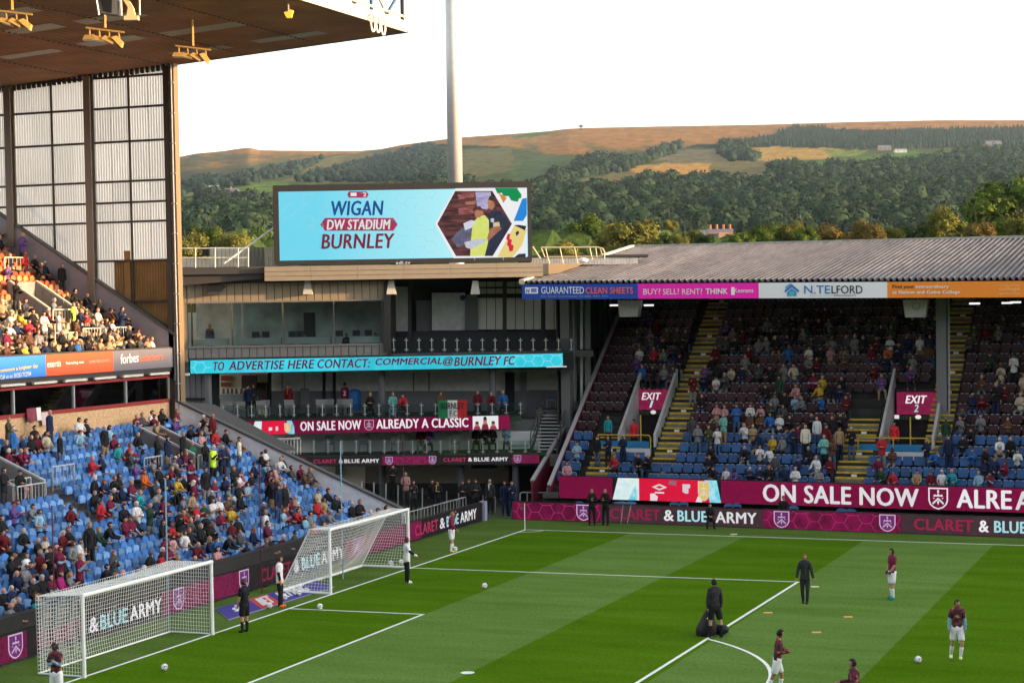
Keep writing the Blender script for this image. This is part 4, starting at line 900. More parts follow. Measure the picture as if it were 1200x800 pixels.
# vomitories with exit signs
exm = led('exit_claret', (.20, .012, .05), (.30, .02, .08), .8, 4)
wing = mat('wing_wall_white', (.42, .42, .43), .8, var=.1); yr = mat('yellow_rail', (.55, .38, .05), .5); bp_ = mat('blue_panel', (.02, .16, .34), .6); wp = mat('white_wall', (.55, .56, .58), .8)
YB0, YB1 = 43.6, 48.0
for i, ((a, b), sx0, sx1, sy0, sy1, n_) in enumerate(zip(EX, (743, 1051), (784, 1096.5), (456.5, 459.5), (480, 485.5), ('1', '2'))):
    ex = thing('exit_stairway', ('left' if i == 0 else 'right')+' walled stairway opening with yellow rails in the far stand', 'stairway', ((a+b)/2, YB0, zf_(YB0)))
    zt = zf_(YB0)
    for x, s in ((a-.12, 0), (b, 1)):
        o = MB(); o.prism([(x, YB0+.1, zt), (x, YB1, zt), (x, YB1, zf_(YB1)+.9), (x, YB0+.1, zt+.75)], (.14, 0, 0)); o.build('wing_wall', wing, ex)
    o = MB(); o.box((a, YB0+.3, zt-.35), (b, YB1+2, zt-.3)); o.build('landing', dark_conc, ex)
    o = MB(); o.box((a, YB1-.3, zt-.3), (a+(b-a)*.45, YB1-.2, zt+2.2)); o.build('corridor_wall', mat('corridor_wall', (.10, .09, .07), .9), ex)
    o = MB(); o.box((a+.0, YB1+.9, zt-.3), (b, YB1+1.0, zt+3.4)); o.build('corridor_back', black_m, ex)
    fa, fb = a-1.15, b-.1
    o = MB(); o.box((fa, YB0-.15, zf_(YB0-.6)-.2), (fb, YB0, zt+.02)); o.build('front_wall', wp, ex)
    for u, v in ((fa+.08, (fa+fb)/2-.02), ((fa+fb)/2+.02, fb-.08)):
        o = MB(); o.box((u, YB0-.1, zt+.05), (v, YB0-.06, zt+.4)); o.build('infill_panel', bp_, ex)
    o = MB(); o.tube((fa, YB0-.08, zt), (fa, YB0-.08, zt+.72), .03, 6); o.tube((fb, YB0-.08, zt), (fb, YB0-.08, zt+.62), .03, 6); o.tube((fa, YB0-.08, zt+.72), (fb-.1, YB0-.08, zt+.72), .03, 6); o.tube((fb-.1, YB0-.08, zt+.72), (fb, YB0-.08, zt+.62), .03, 6)
    m_ = (fa+fb)/2; o.tube((m_, YB0-.08, zt), (m_, YB0-.08, zt+.72), .03, 6); o.build('guard_rail', yr, ex)
    m_ = a+(b-a)*.55; o = MB(); o.tube((m_, YB0+.6, zt-.3), (m_, YB0+.6, zt+1.75), .035, 6); o.tube((m_, YB0+.6, zt+.75), (m_, YB1-.4, zt-.2), .03, 6); o.tube((a+.3, YB0+.6, zt+.75), (a+.3, YB1-.4, zt-.2), .03, 6); o.build('hand_rail', yr, ex)
    P = Panel(yp(sx0, sy1, 47.1), (1, 0, 0), (0, 0, 1)); u1, v1 = P.uv(sx1, sy0)
    sg = thing('exit_sign', ('claret EXIT sign numbered one, over the left stairway opening' if i == 0 else 'claret EXIT sign numbered two, beside the grey roof column'), 'sign', P.o); o = MB(); o.prism([P.at(0, 0, 0), P.at(u1, 0, 0), P.at(u1, v1, 0), P.at(0, v1, 0)], -P.n*.15); o.build('board', exm, sg); P.parent = sg
    P.text('EXIT', u1*.22, v1*.50, u1*.78, v1*.86, ltxt_w, bold=.035, shear=.25, lift=.02); P.text(n_, u1*.44, v1*.12, u1*.56, v1*.46, ltxt_b, bold=.03, shear=.2, lift=.02)
    o = MB(); o.quad(P.at(0, -.28, .0), P.at(u1, -.28, .0), P.at(u1, -.04, .0), P.at(0, -.04, .0)); o.build('notice_strip', mat('notice_strip', (.05, .055, .04), .6, var=.7, vscale=12), sg)
    P.poly('round_lamp', [(u1*.55+.16*math.cos(t_*.52), -.12+.11*math.sin(t_*.52)) for t_ in range(12)], led('lamp_white', (.9, .88, .8)), .02); P.poly('small_lamp', [(-.12, -.22), (.12, -.22), (.12, -.02), (-.12, -.02)], MATS['lamp_white'], .02)
# left edge: raking claret wall with pale coping, and side corrugated wall
rk = mat('pale_coping', (.36, .35, .36), .7)
o = MB(); o.prism([(-1.25, 40.2, .8), (-1.25, 57, .8), (-1.25, 57, zf_(57)+.8), (-1.25, 40.2, zf_(40.4)+.55)], (.12, 0, 0)); a_ = o.build('raking_wall', claret, fs_)
o = MB(); o.bar((-1.19, 40.2, zf_(40.4)+.58), (-1.19, 57, zf_(57)+.83), .2, .1); o.build('coping', rk, a_)
o = MB(); o.prism([(-2.35, 40.6, 0), (-2.35, 52, 4), (-2.35, 52, zf_(52)-2.2), (-2.35, 40.6, zf_(40.6)+.6)], (.12, 0, 0)); a_ = o.build('outer_raking_wall', claret, fs_)
o = MB(); o.bar((-2.29, 40.6, zf_(40.6)+.62), (-2.29, 52, zf_(52)-2.1), .2, .12); o.build('coping', rk, a_)
corr = mat('grey_cladding', (.20, .19, .175), .6, var=.1)
k = 0; y = 46.2
while y < 61:
    o = MB(); o.box((-2.62, y, 0), (-2.5, y+.36, 11.9)); o.build('cladding_rib', corr, fs_); y += .95
o = MB(); o.prism([(-2.7, 45.8, 0), (-2.7, 61, 0), (-2.7, 61, 14.1), (-2.7, 45.8, 12.4)], (.06, 0, 0)); o.build('side_wall', mat('side_wall_brown', (.065, .06, .055), .7), fs_)
colg = mat('column_grey', (.16, .16, .165), .55)
for x, y, zb in ((-2.2, 46.0, 0), (18.3, 46.0, zf_(46)), (38.5, 46, 2)):
    o = MB(); o.box((x-.26, y-.2, zb-.2), (x+.26, y-.12, 11.7)); o.box((x-.26, y+.12, zb-.2), (x+.26, y+.2, 11.7)); o.box((x-.05, y-.12, zb-.2), (x+.05, y+.12, 11.7)); o.build('roof_column', colg, fs_)
o = MB(); o.tube((18.65, 46, zf_(46)), (18.65, 46, 11.6), .06, 6); o.tube((18.65, 46, 11.6), (18.9, 45.2, 11.75), .09, 6); o.build('downpipe', galv, fs_)
for x0 in (-3, 10, 23):
    o = MB(); o.box((x0, 45.9, 11.2), (x0+12.95, 46.1, 11.6)); o.build('roof_beam', mat('roof_beam_brown', (.10, .085, .06), .7), fs_)
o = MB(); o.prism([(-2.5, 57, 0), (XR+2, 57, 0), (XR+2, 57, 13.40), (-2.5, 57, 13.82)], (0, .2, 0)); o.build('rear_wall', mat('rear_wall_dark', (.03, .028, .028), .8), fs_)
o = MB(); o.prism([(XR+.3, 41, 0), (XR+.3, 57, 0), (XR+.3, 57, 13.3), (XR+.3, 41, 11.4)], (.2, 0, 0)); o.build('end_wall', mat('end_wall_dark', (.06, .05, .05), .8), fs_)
# roof: corrugated sheet from eave to ridge, front and back slopes, purlins below
eave = lambda x: Vector((x, 41.0, 12.1-.012*(x+2.8)))
ridge = lambda x: Vector((x, 60.5, 14.35-.012*(x+2.8)*.2))
rsh = bpy.data.materials.new('corrugated_roof'); rsh.use_nodes = True; n = rsh.node_tree.nodes; L = rsh.node_tree.links; b = n['Principled BSDF']; b.inputs['Roughness'].default_value = .75
tc = n.new('ShaderNodeTexCoord'); nz = n.new('ShaderNodeTexNoise'); nz.inputs['Scale'].default_value = .6; nz.inputs['Detail'].default_value = 9; nz.inputs['Roughness'].default_value = .75
mp = n.new('ShaderNodeMapping'); mp.inputs['Scale'].default_value = (2.5, .5, 1); L.new(tc.outputs['Object'], mp.inputs[0]); L.new(mp.outputs[0], nz.inputs['Vector'])
cr = n.new('ShaderNodeValToRGB'); cr.color_ramp.elements[0].position = .3; cr.color_ramp.elements[1].position = .72; cr.color_ramp.elements[0].color = (.055, .047, .05, 1); cr.color_ramp.elements[1].color = (.22, .195, .19, 1)
L.new(nz.outputs[0], cr.inputs[0]); oi = n.new('ShaderNodeObjectInfo'); mr = n.new('ShaderNodeMapRange'); mr.inputs[3].default_value = .72; mr.inputs[4].default_value = 1.08; vm = n.new('ShaderNodeVectorMath'); vm.operation = 'SCALE'
L.new(oi.outputs['Random'], mr.inputs[0]); L.new(cr.outputs[0], vm.inputs[0]); L.new(mr.outputs[0], vm.inputs['Scale']); L.new(vm.outputs[0], b.inputs['Base Color'])
x = -2.8; ns = 0
while x < 50:
    o = MB(); xe = x+2.1
    while x < xe-.01:
        pr = [(0, 0), (.11, 0), (.16, .14), (.25, .14), (.30, 0)]
        for (a, ha), (b_, hb) in zip(pr, pr[1:]):
            e0 = eave(x+a)+Vector((0, 0, ha)); e1 = eave(x+b_)+Vector((0, 0, hb)); r0 = ridge(x+a)+Vector((0, 0, ha)); r1 = ridge(x+b_)+Vector((0, 0, hb))
            o.quad(e0, e1, r1, r0)
        x += .30
    o.build('roof_sheet', rsh, fs_); ns += 1
o = MB(); o.quad(ridge(-2.8), ridge(50), (50, 68, 12.3), (-2.8, 68, 12.3)); o.build('rear_roof_slope', rsh, fs_)
o = MB(); o.bar(ridge(-2.8)+Vector((0, 0, .12)), ridge(50)+Vector((0, 0, .12)), .5, .16); o.build('ridge_cap', mat('ridge_grey', (.30, .30, .26), .7, var=.2), fs_)
o = MB(); o.bar(eave(-2.85)+Vector((0, 0, .08)), ridge(-2.85)+Vector((0, 0, .1)), .3, .24); o.build('barge_board', mat('barge_cream', (.62, .55, .40), .6), fs_)
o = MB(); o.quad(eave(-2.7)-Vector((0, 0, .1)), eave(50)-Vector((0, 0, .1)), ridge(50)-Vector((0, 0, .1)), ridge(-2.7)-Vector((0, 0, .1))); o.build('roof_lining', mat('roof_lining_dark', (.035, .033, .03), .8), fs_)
# eave advertising boards
PE = Panel((-2.86, 40.85, 11.27), (1, -.0, -.012), (0, 0, 1)); u = lambda px, py=340: PE.uv(px, py)[0]
EB = [(612, 748, 'board_eave_blue', (.008, .055, .36), 'blue board reading GUARANTEED CLEAN SHEETS at the left end of the far roof'),
      (748, 889.5, 'board_eave_pink', (.85, .01, .42), 'bright pink board reading BUY? SELL? RENT? THINK on the far roof edge'),
      (889.5, 1040, 'board_eave_white', (.72, .72, .74), 'white board reading N.TELFORD with a blue house mark on the far roof'),
      (1040, 1330, 'board_eave_orange', (.78, .23, .02), 'orange board about a college at the right end of the far roof')]
VT = .78; EP = []
for a, b_, mn, c, lab in EB:
    t, Q = hoard('advertising_board', lab, PE, u(a)+.004, u(b_), 0, VT, mat(mn, c, .45)); EP.append(Q)
Q = EP[0]; Q.textpx('GUARANTEED', 634.5, 344, 684.5, 344, 8, white_paint, bold=.0); Q.textpx('CLEAN SHEETS', 686.5, 344, 742, 344, 7.5, mat('print_coral', (.85, .12, .06), .5), bold=.03)
u0, v0 = Q.uv(615.5, 344); u1, v1 = Q.uv(630.5, 336.5); Q.poly('white_patch', [(u0, v0), (u1, v0), (u1, v1), (u0, v1)], white_paint, .012)
Q.textpx('H', 616.5, 343, 621, 343, 4.5, MATS['board_eave_blue'], shear=.3, lift=.03, bold=.05); Q.textpx('for local workwear 01282 433 741', 634, 348, 712, 348, 2, mat('print_dull_blue', (.2, .35, .6), .5), bold=0)
u0, v0 = Q.uv(622.5, 342.5); u1, v1 = Q.uv(629, 338); o = MB()
for k in range(3): vv = v0+(v1-v0)*(k+.2)/3; o.add([Q.at(u0, vv, .02), Q.at(u1, vv, .02), Q.at(u1, vv+.05, .02), Q.at(u0, vv+.05, .02)], [(0, 1, 2, 3)])
o.build('small_print', MATS['board_eave_blue'], Q.parent)
Q = EP[1]
for s, a, b_ in (('BUY?', 754, 774), ('SELL?', 777, 796), ('RENT?', 799.5, 823)): Q.textpx(s, a, 345, b_, 344.7, 6.5, white_paint, bold=-.005)
Q.textpx('THINK', 827, 344.6, 853, 344.4, 6.5, white_paint, bold=.03)
u0, v0 = Q.uv(857, 345.5); u1, v1 = Q.uv(861, 336.5); Q.poly('white_patch', [(u0, v0), (u1, v0), (u1, v1), (u0, v1)], white_paint, .012); Q.textpx('Keenans', 860.5, 342.8, 883, 342.8, 5, white_paint, bold=.01)
Q = EP[2]; Q.textpx('N.TE', 942.5, 344, 973, 344, 9.5, mat('print_blue', (.02, .16, .42), .5), bold=.01); Q.textpx('LFORD', 974.5, 344, 1011, 344, 9.5, mat('print_black', (.01, .01, .012), .5), bold=.01)
Q.textpx('BESPOKE HOME', 949, 347.3, 976, 347.3, 2, mat('print_grey', (.5, .5, .5), .5), bold=0); Q.textpx('IMPROVEMENTS', 977, 347.3, 1003, 347.3, 2, MATS['print_black'], bold=0)
def ppx(Q, name, pts, m, lift=.02): return Q.poly(name, [Q.uv(*p) for p in pts], m, lift)
ppx(Q, 'house_mark', [(919.5, 340), (928, 333), (936.5, 340), (936, 343), (928, 336.5), (920, 343)], MATS['print_blue']); ppx(Q, 'house_mark', [(922.5, 346.8), (922.5, 342), (928, 337.6), (933.5, 342), (933.5, 346.8)], mat('print_mid_blue', (.05, .25, .6), .5), .03)
ppx(Q, 'window_mark', [(925.2, 346.8), (925.2, 341.6), (930.6, 341.6), (930.6, 346.8)], mat('print_teal', (.05, .45, .35), .5), .04); ppx(Q, 'house_mark', [(920, 336.5), (926.5, 332), (928, 332.6), (921, 338)], MATS['print_mid_blue'], .035)
Q = EP[3]; Q.textpx('Find your', 1046, 338.7, 1071.5, 338.7, 5, MATS['print_black'], bold=.02); Q.textpx('extraordinary', 1073, 338.7, 1112, 338.7, 5, white_paint, bold=.02); Q.textpx('at Nelson and Colne College', 1046, 345.6, 1125, 345.2, 5.2, white_paint, bold=.02)
Q.textpx('college', 1171, 341.5, 1195, 341.5, 5.5, mat('print_pale_orange', (.9, .5, .2), .5), bold=.0); Q.textpx('NELSON & COLNE', 1171, 345, 1195, 345, 2, MATS['print_pale_orange'], bold=0); Q.textpx('COLLEGE', 1171, 335, 1195, 335, 2, MATS['print_pale_orange'], bold=0)
# loudspeaker boxes and strip lamps under the far roof
for px, lab, cr_ in ((736.5, 'white loudspeaker box hanging under the blue roof board', 0), (1072.5, 'white loudspeaker box with a red ring mark hanging under the orange roof board', 1)):
    c = yp(px, 361.5, 43.5); t = thing('loudspeaker', lab, 'loudspeaker', c); w1, w0, h = .62, .5, .44
    o = MB(); o.add([c+Vector(v) for v in ((-w0, 0, -h), (w0, 0, -h), (w1, 0, h), (-w1, 0, h), (-w0, .5, -h), (w0, .5, -h), (w1, .6, h), (-w1, .6, h))], [(0, 1, 2, 3), (7, 6, 5, 4), (0, 4, 5, 1), (1, 5, 6, 2), (2, 6, 7, 3), (3, 7, 4, 0)]); o.build('cabinet', mat('box_grey', (.42, .42, .40), .6, var=.08), t)
    o = MB(); o.tube(c+Vector((-.1, .25, h)), c+Vector((-.1, .25, h+.5)), .03, 5); o.tube(c+Vector((.1, .25, h)), c+Vector((.1, .25, h+.5)), .03, 5); o.build('hanger', galv, t)
    if cr_:
        q = Panel(c+Vector((.05, -.01, .12)), (1, 0, 0), (0, 0, 1), parent=t); o = MB()
        for k in range(16):
            a0, a1 = k*math.pi/8, (k+1)*math.pi/8; o.add([q.at(.2*math.cos(a0), .2*math.sin(a0), .01), q.at(.2*math.cos(a1), .2*math.sin(a1), .01), q.at(.17*math.cos(a1), .17*math.sin(a1), .01), q.at(.17*math.cos(a0), .17*math.sin(a0), .01)], [(0, 1, 2, 3)])
        o.build('ring_mark', mat('ring_red', (.3, .1, .1), .6), t)
for i, (px, py) in enumerate(((720, 357.5), (760, 357.5), (1142, 355.5), (1180, 354.8), (1190, 354))):
    c = yp(px, py, 44.0); o = MB(); o.box((c.x-.26, c.y, c.z-.05), (c.x+.26, c.y+.1, c.z+.04)); tag(o.build('strip_lamp', led('lamp_on', (1, .98, .9), strength=1.3)), 'lit white strip lamp under the far roof, %s of five from the left' % ordw(i+1), 'lamp', 'strip lamps under the far roof')
for xx in (4.4, 18.3):
    o = MB(); o.tube((xx, 53, zf_(53)+.2), (xx+.5, 55.2, 12.8), .02, 4); o.tube((xx+.9, 53, zf_(53)+.2), (xx+.5, 55.2, 12.8), .02, 4); tag(o.build('wire_stay', galv), 'thin steel wire stay at the top of the %s yellow stair of the far stand' % ('left' if xx < 10 else 'right'), 'wire')
# ---- upper LED ribbon of the far stand
def ledbox(t, P, W_, H_, th=.25):
    o = MB(); o.add([P.at(u_, v_, l) for l in (-th, 0) for u_, v_ in ((0, 0), (W_, 0), (W_, H_), (0, H_))], [(3, 2, 1, 0), (4, 5, 6, 7), (0, 1, 5, 4), (1, 2, 6, 5), (2, 3, 7, 6), (3, 0, 4, 7)]); o.build('cabinet', black_m, t)
vivid = led('led_vivid_claret', (.17, .003, .036), (.24, .006, .062), .95, 9)
t = thing('led_board', 'upper LED board of the far stand reading ON SALE NOW ALREADY in white on claret', 'LED board', (-.3, 39.4, 1))
p0 = yp(655, 583.5, 39.5); p1 = yp(1200, 601, 38.0); a = (p1-p0); Ln = a.length; a.normalize()
P = Panel(p0, a, (0, 0, 1), parent=t); UW = P.uv(1290, 603)[0]; HH = P.uv(655, 557)[1]; ledbox(t, P, UW, HH)
uu = lambda px, py=580: P.uv(px, py)[0]
def runled(P, a, b_, h, m, st=3.2, v0=.03):
    k = max(1, int(round((b_-a)/st)))
    for i in range(k): x0 = a+(b_-a)*i/k; x1 = a+(b_-a)*(i+1)/k; P.poly('display', [(x0+.006, v0), (x1-.006, v0), (x1-.006, h-.03), (x0+.006, h-.03)], m, .006)
runled(P, .02, uu(718), HH, vivid); runled(P, uu(845), UW-.02, HH, vivid)
lw = led('led_ice', (.60, .85, .86), (.86, .93, .93), .95, 3); lr = led('led_red', (.85, .01, .06), (.75, .01, .05), .95, 2); lsk = led('led_sky', (.12, .60, .80), (.45, .85, .90), .9, 3)
b0 = .03; T_ = HH-.03
P.poly('display', [(uu(718), b0), (uu(749), b0), (uu(749), T_), (uu(724.5), T_)], lw, .008); P.poly('display', [(uu(749), b0), (uu(832), b0), (uu(826), T_), (uu(749), T_)], lr, .008); P.poly('display', [(uu(832), b0), (uu(845), b0), (uu(840), T_), (uu(826), T_)], lsk, .008)
P.poly('streak', [(uu(736), b0), (uu(747), b0), (uu(745), T_*.7), (uu(740), T_*.35)], lsk, .012)
lv = led('led_pinkwhite', (.85, .75, .78)); ly_ = led('led_gold', (.75, .55, .12)); lb_ = led('led_deep_blue', (.06, .20, .45))
c = (uu(773), HH*.62)
P.poly('diamond_mark', [(c[0]-.42, c[1]), (c[0], c[1]+.17), (c[0]+.42, c[1]), (c[0], c[1]-.17)], lv, .014); P.poly('diamond_mark', [(c[0]-.2, c[1]), (c[0], c[1]+.08), (c[0]+.2, c[1]), (c[0], c[1]-.08)], lr, .02); P.poly('bar_mark', [(c[0]-.25, c[1]-.32), (c[0]+.25, c[1]-.32), (c[0]+.25, c[1]-.24), (c[0]-.25, c[1]-.24)], lv, .014)
P.poly('patch', [(uu(783), HH*.75), (uu(793), HH*.7), (uu(793), HH*.9), (uu(785), HH*.93)], led('led_dusty', (.45, .15, .2)), .014); P.poly('patch', [(uu(800), HH*.45), (uu(803), HH*.38), (uu(807), HH*.38), (uu(807), HH*.6), (uu(809), HH*.62), (uu(809), HH*.78), (uu(800), HH*.78)], lv, .014)
P.poly('patch', [(uu(762), b0), (uu(770), b0), (uu(771), HH*.2), (uu(767), HH*.35), (uu(762), HH*.33)], lv, .014); P.poly('patch', [(uu(815), b0), (uu(823), b0), (uu(822), HH*.3), (uu(818), HH*.28)], lv, .014)
crest(P, uu(825), HH*.5, HH*.85, lv, ly_, wk=.62)
P.textpx('ON SALE NOW', 894, 587.5, 1077, 594, 21, ltxt_w, bold=.035); P.textpx('ALRE', 1121, 594.5, 1186, 596.5, 22, ltxt_w, bold=.035); P.textpx('AD', 1190, 597, 1228, 598, 22, ltxt_w, bold=.035)
crest(P, uu(1099.5), HH*.48, HH*.88, ltxt_w, vivid, wk=.9)
# ---- lower LED board along the touchline
t = thing('led_board', 'lower LED board along the far touchline with claret hexagons and CLARET & BLUE ARMY', 'LED board', (-2.3, 37.6, 0))
p0 = zp(600, 608, 0); p1 = zp(1200, 630, 0); a = (p1-p0).normalized(); P = Panel(p0, a, (0, 0, 1), parent=t); HH = .93; UW = P.uv(1290, 620)[0]; ledbox(t, P, UW, HH, .2)
uu = lambda px: P.uv(px, interp([(600, 598), (1200, 617)], px))[0]
hexm = led('led_hexfield', (.12, .008, .04), (.27, .008, .08), .75, 1.6); darkm = led('led_charcoal', (.075, .045, .055), (.11, .05, .065), .6, 2)
for a_, b_ in ((600.5, 690+14), (894, 1056)): runled(P, uu(a_), uu(b_), HH, hexm); hexes(P, uu(a_)+.02, uu(b_)-.02, .05, HH-.05, .42, .025, lhex)
for a_, b_ in ((704, 894), (1056, 1290)): runled(P, uu(a_), uu(b_), HH, darkm)
ltc = led('led_text_claret', (.33, .015, .07))
for s, a_, b_, m in (('CLARET', 715, 774, ltc), ('&', 778, 790, ltxt_w), ('BLUE', 794, 829, ltxt_b), ('ARMY', 838.5, 887, ltxt_w), ('CLARET', 1071, 1141, ltc), ('&', 1147, 1159, ltxt_w), ('BLUE', 1165, 1203, ltxt_b)): P.text(s, uu(a_), .2, uu(b_), .75, m, bold=.035)
for x in (684, 916, 1040): crest(P, uu(x), HH*.5, HH*.88, lline, lshield, wk=.95)
# wall behind, between the two LED boards
o = MB(); o.box((-1.5, 39.9, 0), (XR, 40.25, .95)); o.build('pitchside_wall', black_m, fs_)
o = MB(); o.box((-1.3, 39.6, .9), (XR, 40.3, 1.15)); o.build('walkway_ledge', dark_conc, fs_)
# folded blue chairs behind the board
fb = mat('folding_chair_blue', (.05, .14, .32), .5)
for i, (px, py) in enumerate(((679, 588.5), (729, 588.5), (739, 588.5), (790, 589), (801, 589), (854, 591), (863, 591), (930, 593.5), (986, 596.5), (997, 597))):
    p = yp(px, py, 38.6); t = thing('folding_chair', 'blue chair back peeping above the touchline board, %s from the left' % ordw(i+1), 'chair', (p.x, p.y, 0), 'chairs behind the touchline board')
    o = MB(); o.add([(p.x+.26*math.cos(a), p.y, p.z-.1+.17*math.sin(a)) for a in [math.pi*k/8 for k in range(9)]]+[(p.x+.26*math.cos(a), p.y+.03, p.z-.1+.17*math.sin(a)) for a in [math.pi*k/8 for k in range(9)]], [tuple(range(9)), tuple(range(17, 8, -1))]+[(k, 9+k, 10+k, k+1) for k in range(8)]); o.build('backrest', fb, t)
    o = MB(); o.box((p.x-.22, p.y+.05, .42), (p.x+.22, p.y+.5, .46)); o.build('seat', fb, t)
    for sx in (-.2, .2): o = MB(); o.tube((p.x+sx, p.y+.03, 0), (p.x+sx, p.y+.03, p.z-.1), .015, 5); o.build('leg', galv, t)
t = thing('folding_table', 'small blue topped folding stand with two pale legs before the touchline board', 'stand', (zp(732, 613).x, 37.0, 0)); q = zp(732, 613)
o = MB(); o.box((q.x-.55, q.y-.12, 1.0), (q.x+.55, q.y+.25, 1.04)); o.build('top', fb, t)
for a_, b_ in ((-.2, -.05), (.15, .35)): o = MB(); o.tube((q.x+a_, q.y, 0), (q.x+b_, q.y, 1.0), .025, 5); o.build('leg', galv, t)
# ================================================================== stand behind the other goal and the near stand (outside the frame; they shade the pitch)
ns_ = thing('near_stand', 'main stand behind the camera', 'stand', (40, -62, 0)); o = MB(); o.prism([(-20, -40, 0), (-20, -40, 2), (-20, -50.5, 8.6), (-20, -54.5, 9.2), (-20, -70, 19), (-20, -70, 0)], (130, 0, 0)); o.build('terrace', mat('crowded_terrace', (.09, .085, .085), .9), ns_); o = MB(); o.prism([(-20, -38, 21), (-20, -72, 17.5), (-20, -72, 18), (-20, -38, 21.6)], (130, 0, 0)); o.build('roof', mat('roof_sheet2', (.3, .3, .3), .7), ns_); o = MB(); o.box((-20, -70, 0), (110, -70.4, 18)); o.build('rear_wall', concrete, ns_)
os_ = thing('opposite_stand', 'tall stand behind the opposite goal', 'stand', (112, 0, 0)); o = MB(); o.prism([(109, -60, 0), (109, -60, 3), (128, -60, 15), (131, -60, 22.3), (131, -60, 0)], (0, 175, 0)); o.build('terrace', mat('crowded_terrace', (.09, .085, .085), .9), os_); o = MB(); o.prism([(107, -60, 21.9), (131, -60, 22.3), (131, -60, 22.9), (107, -60, 22.5)], (0, 175, 0)); o.build('roof', mat('roof_sheet2', (.3, .3, .3), .7), os_)
# ================================================================== corner building
cb = thing('corner_building', 'grey clad corner building between the stands with glass balconies and a control room', 'building', W(-8, 104, 0))
RIB = lambda s0, s1, d, z0, z1, m, nm='cladding_panel', par=None, st=.42: clad(s0, s1, d, z0, z1, m, nm, par or cb, st)
def clad(s0, s1, d, z0, z1, m, nm, par, st):
    n = max(1, int(round((s1-s0)/st))); st = (s1-s0)/n
    for k in range(n): o = MB(); a = s0+k*st; o.cbox(a+.02, a+st-.02, d-.04, d, z0, z1); o.build(nm, m, par)
    o = MB(); o.cbox(s0, s1, d, d+.05, z0, z1); o.build('backing', dark_steel, par)
def S(px, d, py=400): return cs(px, py, d)[0]
def Zc(py, d, px=430): return cs(px, py, d)[1]
clm = mat('cladding_sunlit_tan', (.34, .27, .19), .5, var=.06); clg = mat('cladding_grey', (.20, .195, .19), .55, var=.06)  # tan holds the sun's gold in its colour; lower cladding stays grey
D0_ = 102.0
s0, s1 = S(209, D0_, 370), S(455, D0_, 380)
zt, zw1, zw0, zb = Zc(331, D0_, 330), Zc(354, D0_, 330), Zc(403.5, D0_, 330), Zc(418, D0_, 330)
clad(s0+.5, s1-.1, D0_, zw1+.08, zt, clm, 'cladding_panel', cb, .44)
clad(s0+.5, s1-.1, D0_, zb, zw0-.12, clg, 'cladding_panel', cb, .42)
o = MB(); o.cbox(s0-.2, s0+.46, D0_-.05, D0_+.4, zb-.2, zt); o.build('corner_pilaster', clm, cb)
o = MB(); o.cbox(s1-.1, s1+.12, D0_-.1, D0_+5, zb, zt); o.build('end_pier', dark_steel, cb)
o = MB(); o.cbox(s0+.4, s1-.08, D0_-.12, D0_+.1, zw0-.12, zw0-.02); o.build('window_sill', clg, cb)
o = MB(); o.cbox(s0+.4, s1-.08, D0_-.06, D0_+.1, zw1-.0, zw1+.08); o.build('window_head', clg, cb)
glc = glass('control_room_glass', (.80, .88, .88), .10)
wx = [S(218.5, D0_, 380)]+[S(x, D0_, 380) for x in (272, 331.5, 391.5)]+[S(448, D0_, 380)]
for a, b in zip(wx, wx[1:]):
    o = MB(); o.cbox(a+.04, b-.04, D0_+.0, D0_+.03, zw0-.02, zw1); o.build('window_pane', glc, cb)
for x in wx: o = MB(); o.cbox(x-.045, x+.045, D0_-.05, D0_+.08, zw0-.02, zw1); o.build('mullion', charcoal, cb)
o = MB(); o.cbox(s0+.3, s1, D0_+4.0, D0_+4.1, zb-.2, zt); o.build('room_back_wall', mat('room_wall', (.62, .62, .55), .8, var=.5, vscale=.7), cb)
o = MB(); o.cbox(s0+.3, s1, D0_+.1, D0_+4, zb-.1, zw0-.1); o.build('room_floor', concrete, cb)
o = MB(); o.cbox(s0-.2, s1+.1, D0_+.06, D0_+.3, zt-.05, Zc(312, 103, 330)); o.build('eave_closer', charcoal, cb)
o = MB(); o.cbox(s0+.3, s1, D0_+.1, D0_+4, zt-.15, zt-.05); o.build('room_ceiling', mat('ceiling_pale', (.6, .6, .58), .8), cb)
dk = mat('desk_white', (.8, .8, .76), .5)
for a, b in ((228, 268), (275, 330), (333, 388), (410, 446)):
    o = MB(); o.cbox(S(a, 103, 395), S(b, 103, 395), 102.6, 103.2, zw0, zw0+.36); tag(o.build('desk', dk), 'pale desk in the control room window, %s from left' % ordw({228: 1, 275: 2, 333: 3, 410: 4}[a]), 'desk', 'control room desks')
for i, px in enumerate((300, 312, 343, 352, 365, 398, 418, 432)):
    o = MB(); s_ = S(px, 103, 395); o.cbox(s_-.2, s_+.2, 102.8, 102.86, zw0+.38, zw0+.7); tag(o.build('monitor', black_m), 'black monitor on the control room desks, %s from the left' % ordw(i+1), 'monitor', 'control room monitors')
o = MB(); o.cbox(S(355, 104, 390), S(368, 104, 390), 104.5, 104.8, zw0, zw1-.6); tag(o.build('equipment_rack', black_m), 'tall black equipment rack behind the third control room window', 'equipment rack')
pipe = mat('conduit_grey', (.10, .10, .10), .6)
for px, y0, y1 in ((212, 336, 470), (215.5, 345, 455), (452, 415, 350), (673.5, 350, 470)): o = MB(); a = wd(px, y1, 101.8); b = wd(px, y0, 101.8); o.tube(a, (a.x, a.y, b.z), .05, 6); o.build('conduit', pipe, cb)
t = thing('security_camera', 'white security camera on a bracket left of the cyan ribbon', 'camera', wd(216, 438, 101.4)); o = MB(); c = wd(218, 438.5, 101.2); o.bar(c-HU*.25, c+HU*.2+HD*-.1, .12, .12); o.build('housing', white_paint, t); o = MB(); o.tube(c, c-HU*.3+HD*.4+Vector((0, 0, .12)), .03, 5); o.build('bracket', galv, t)
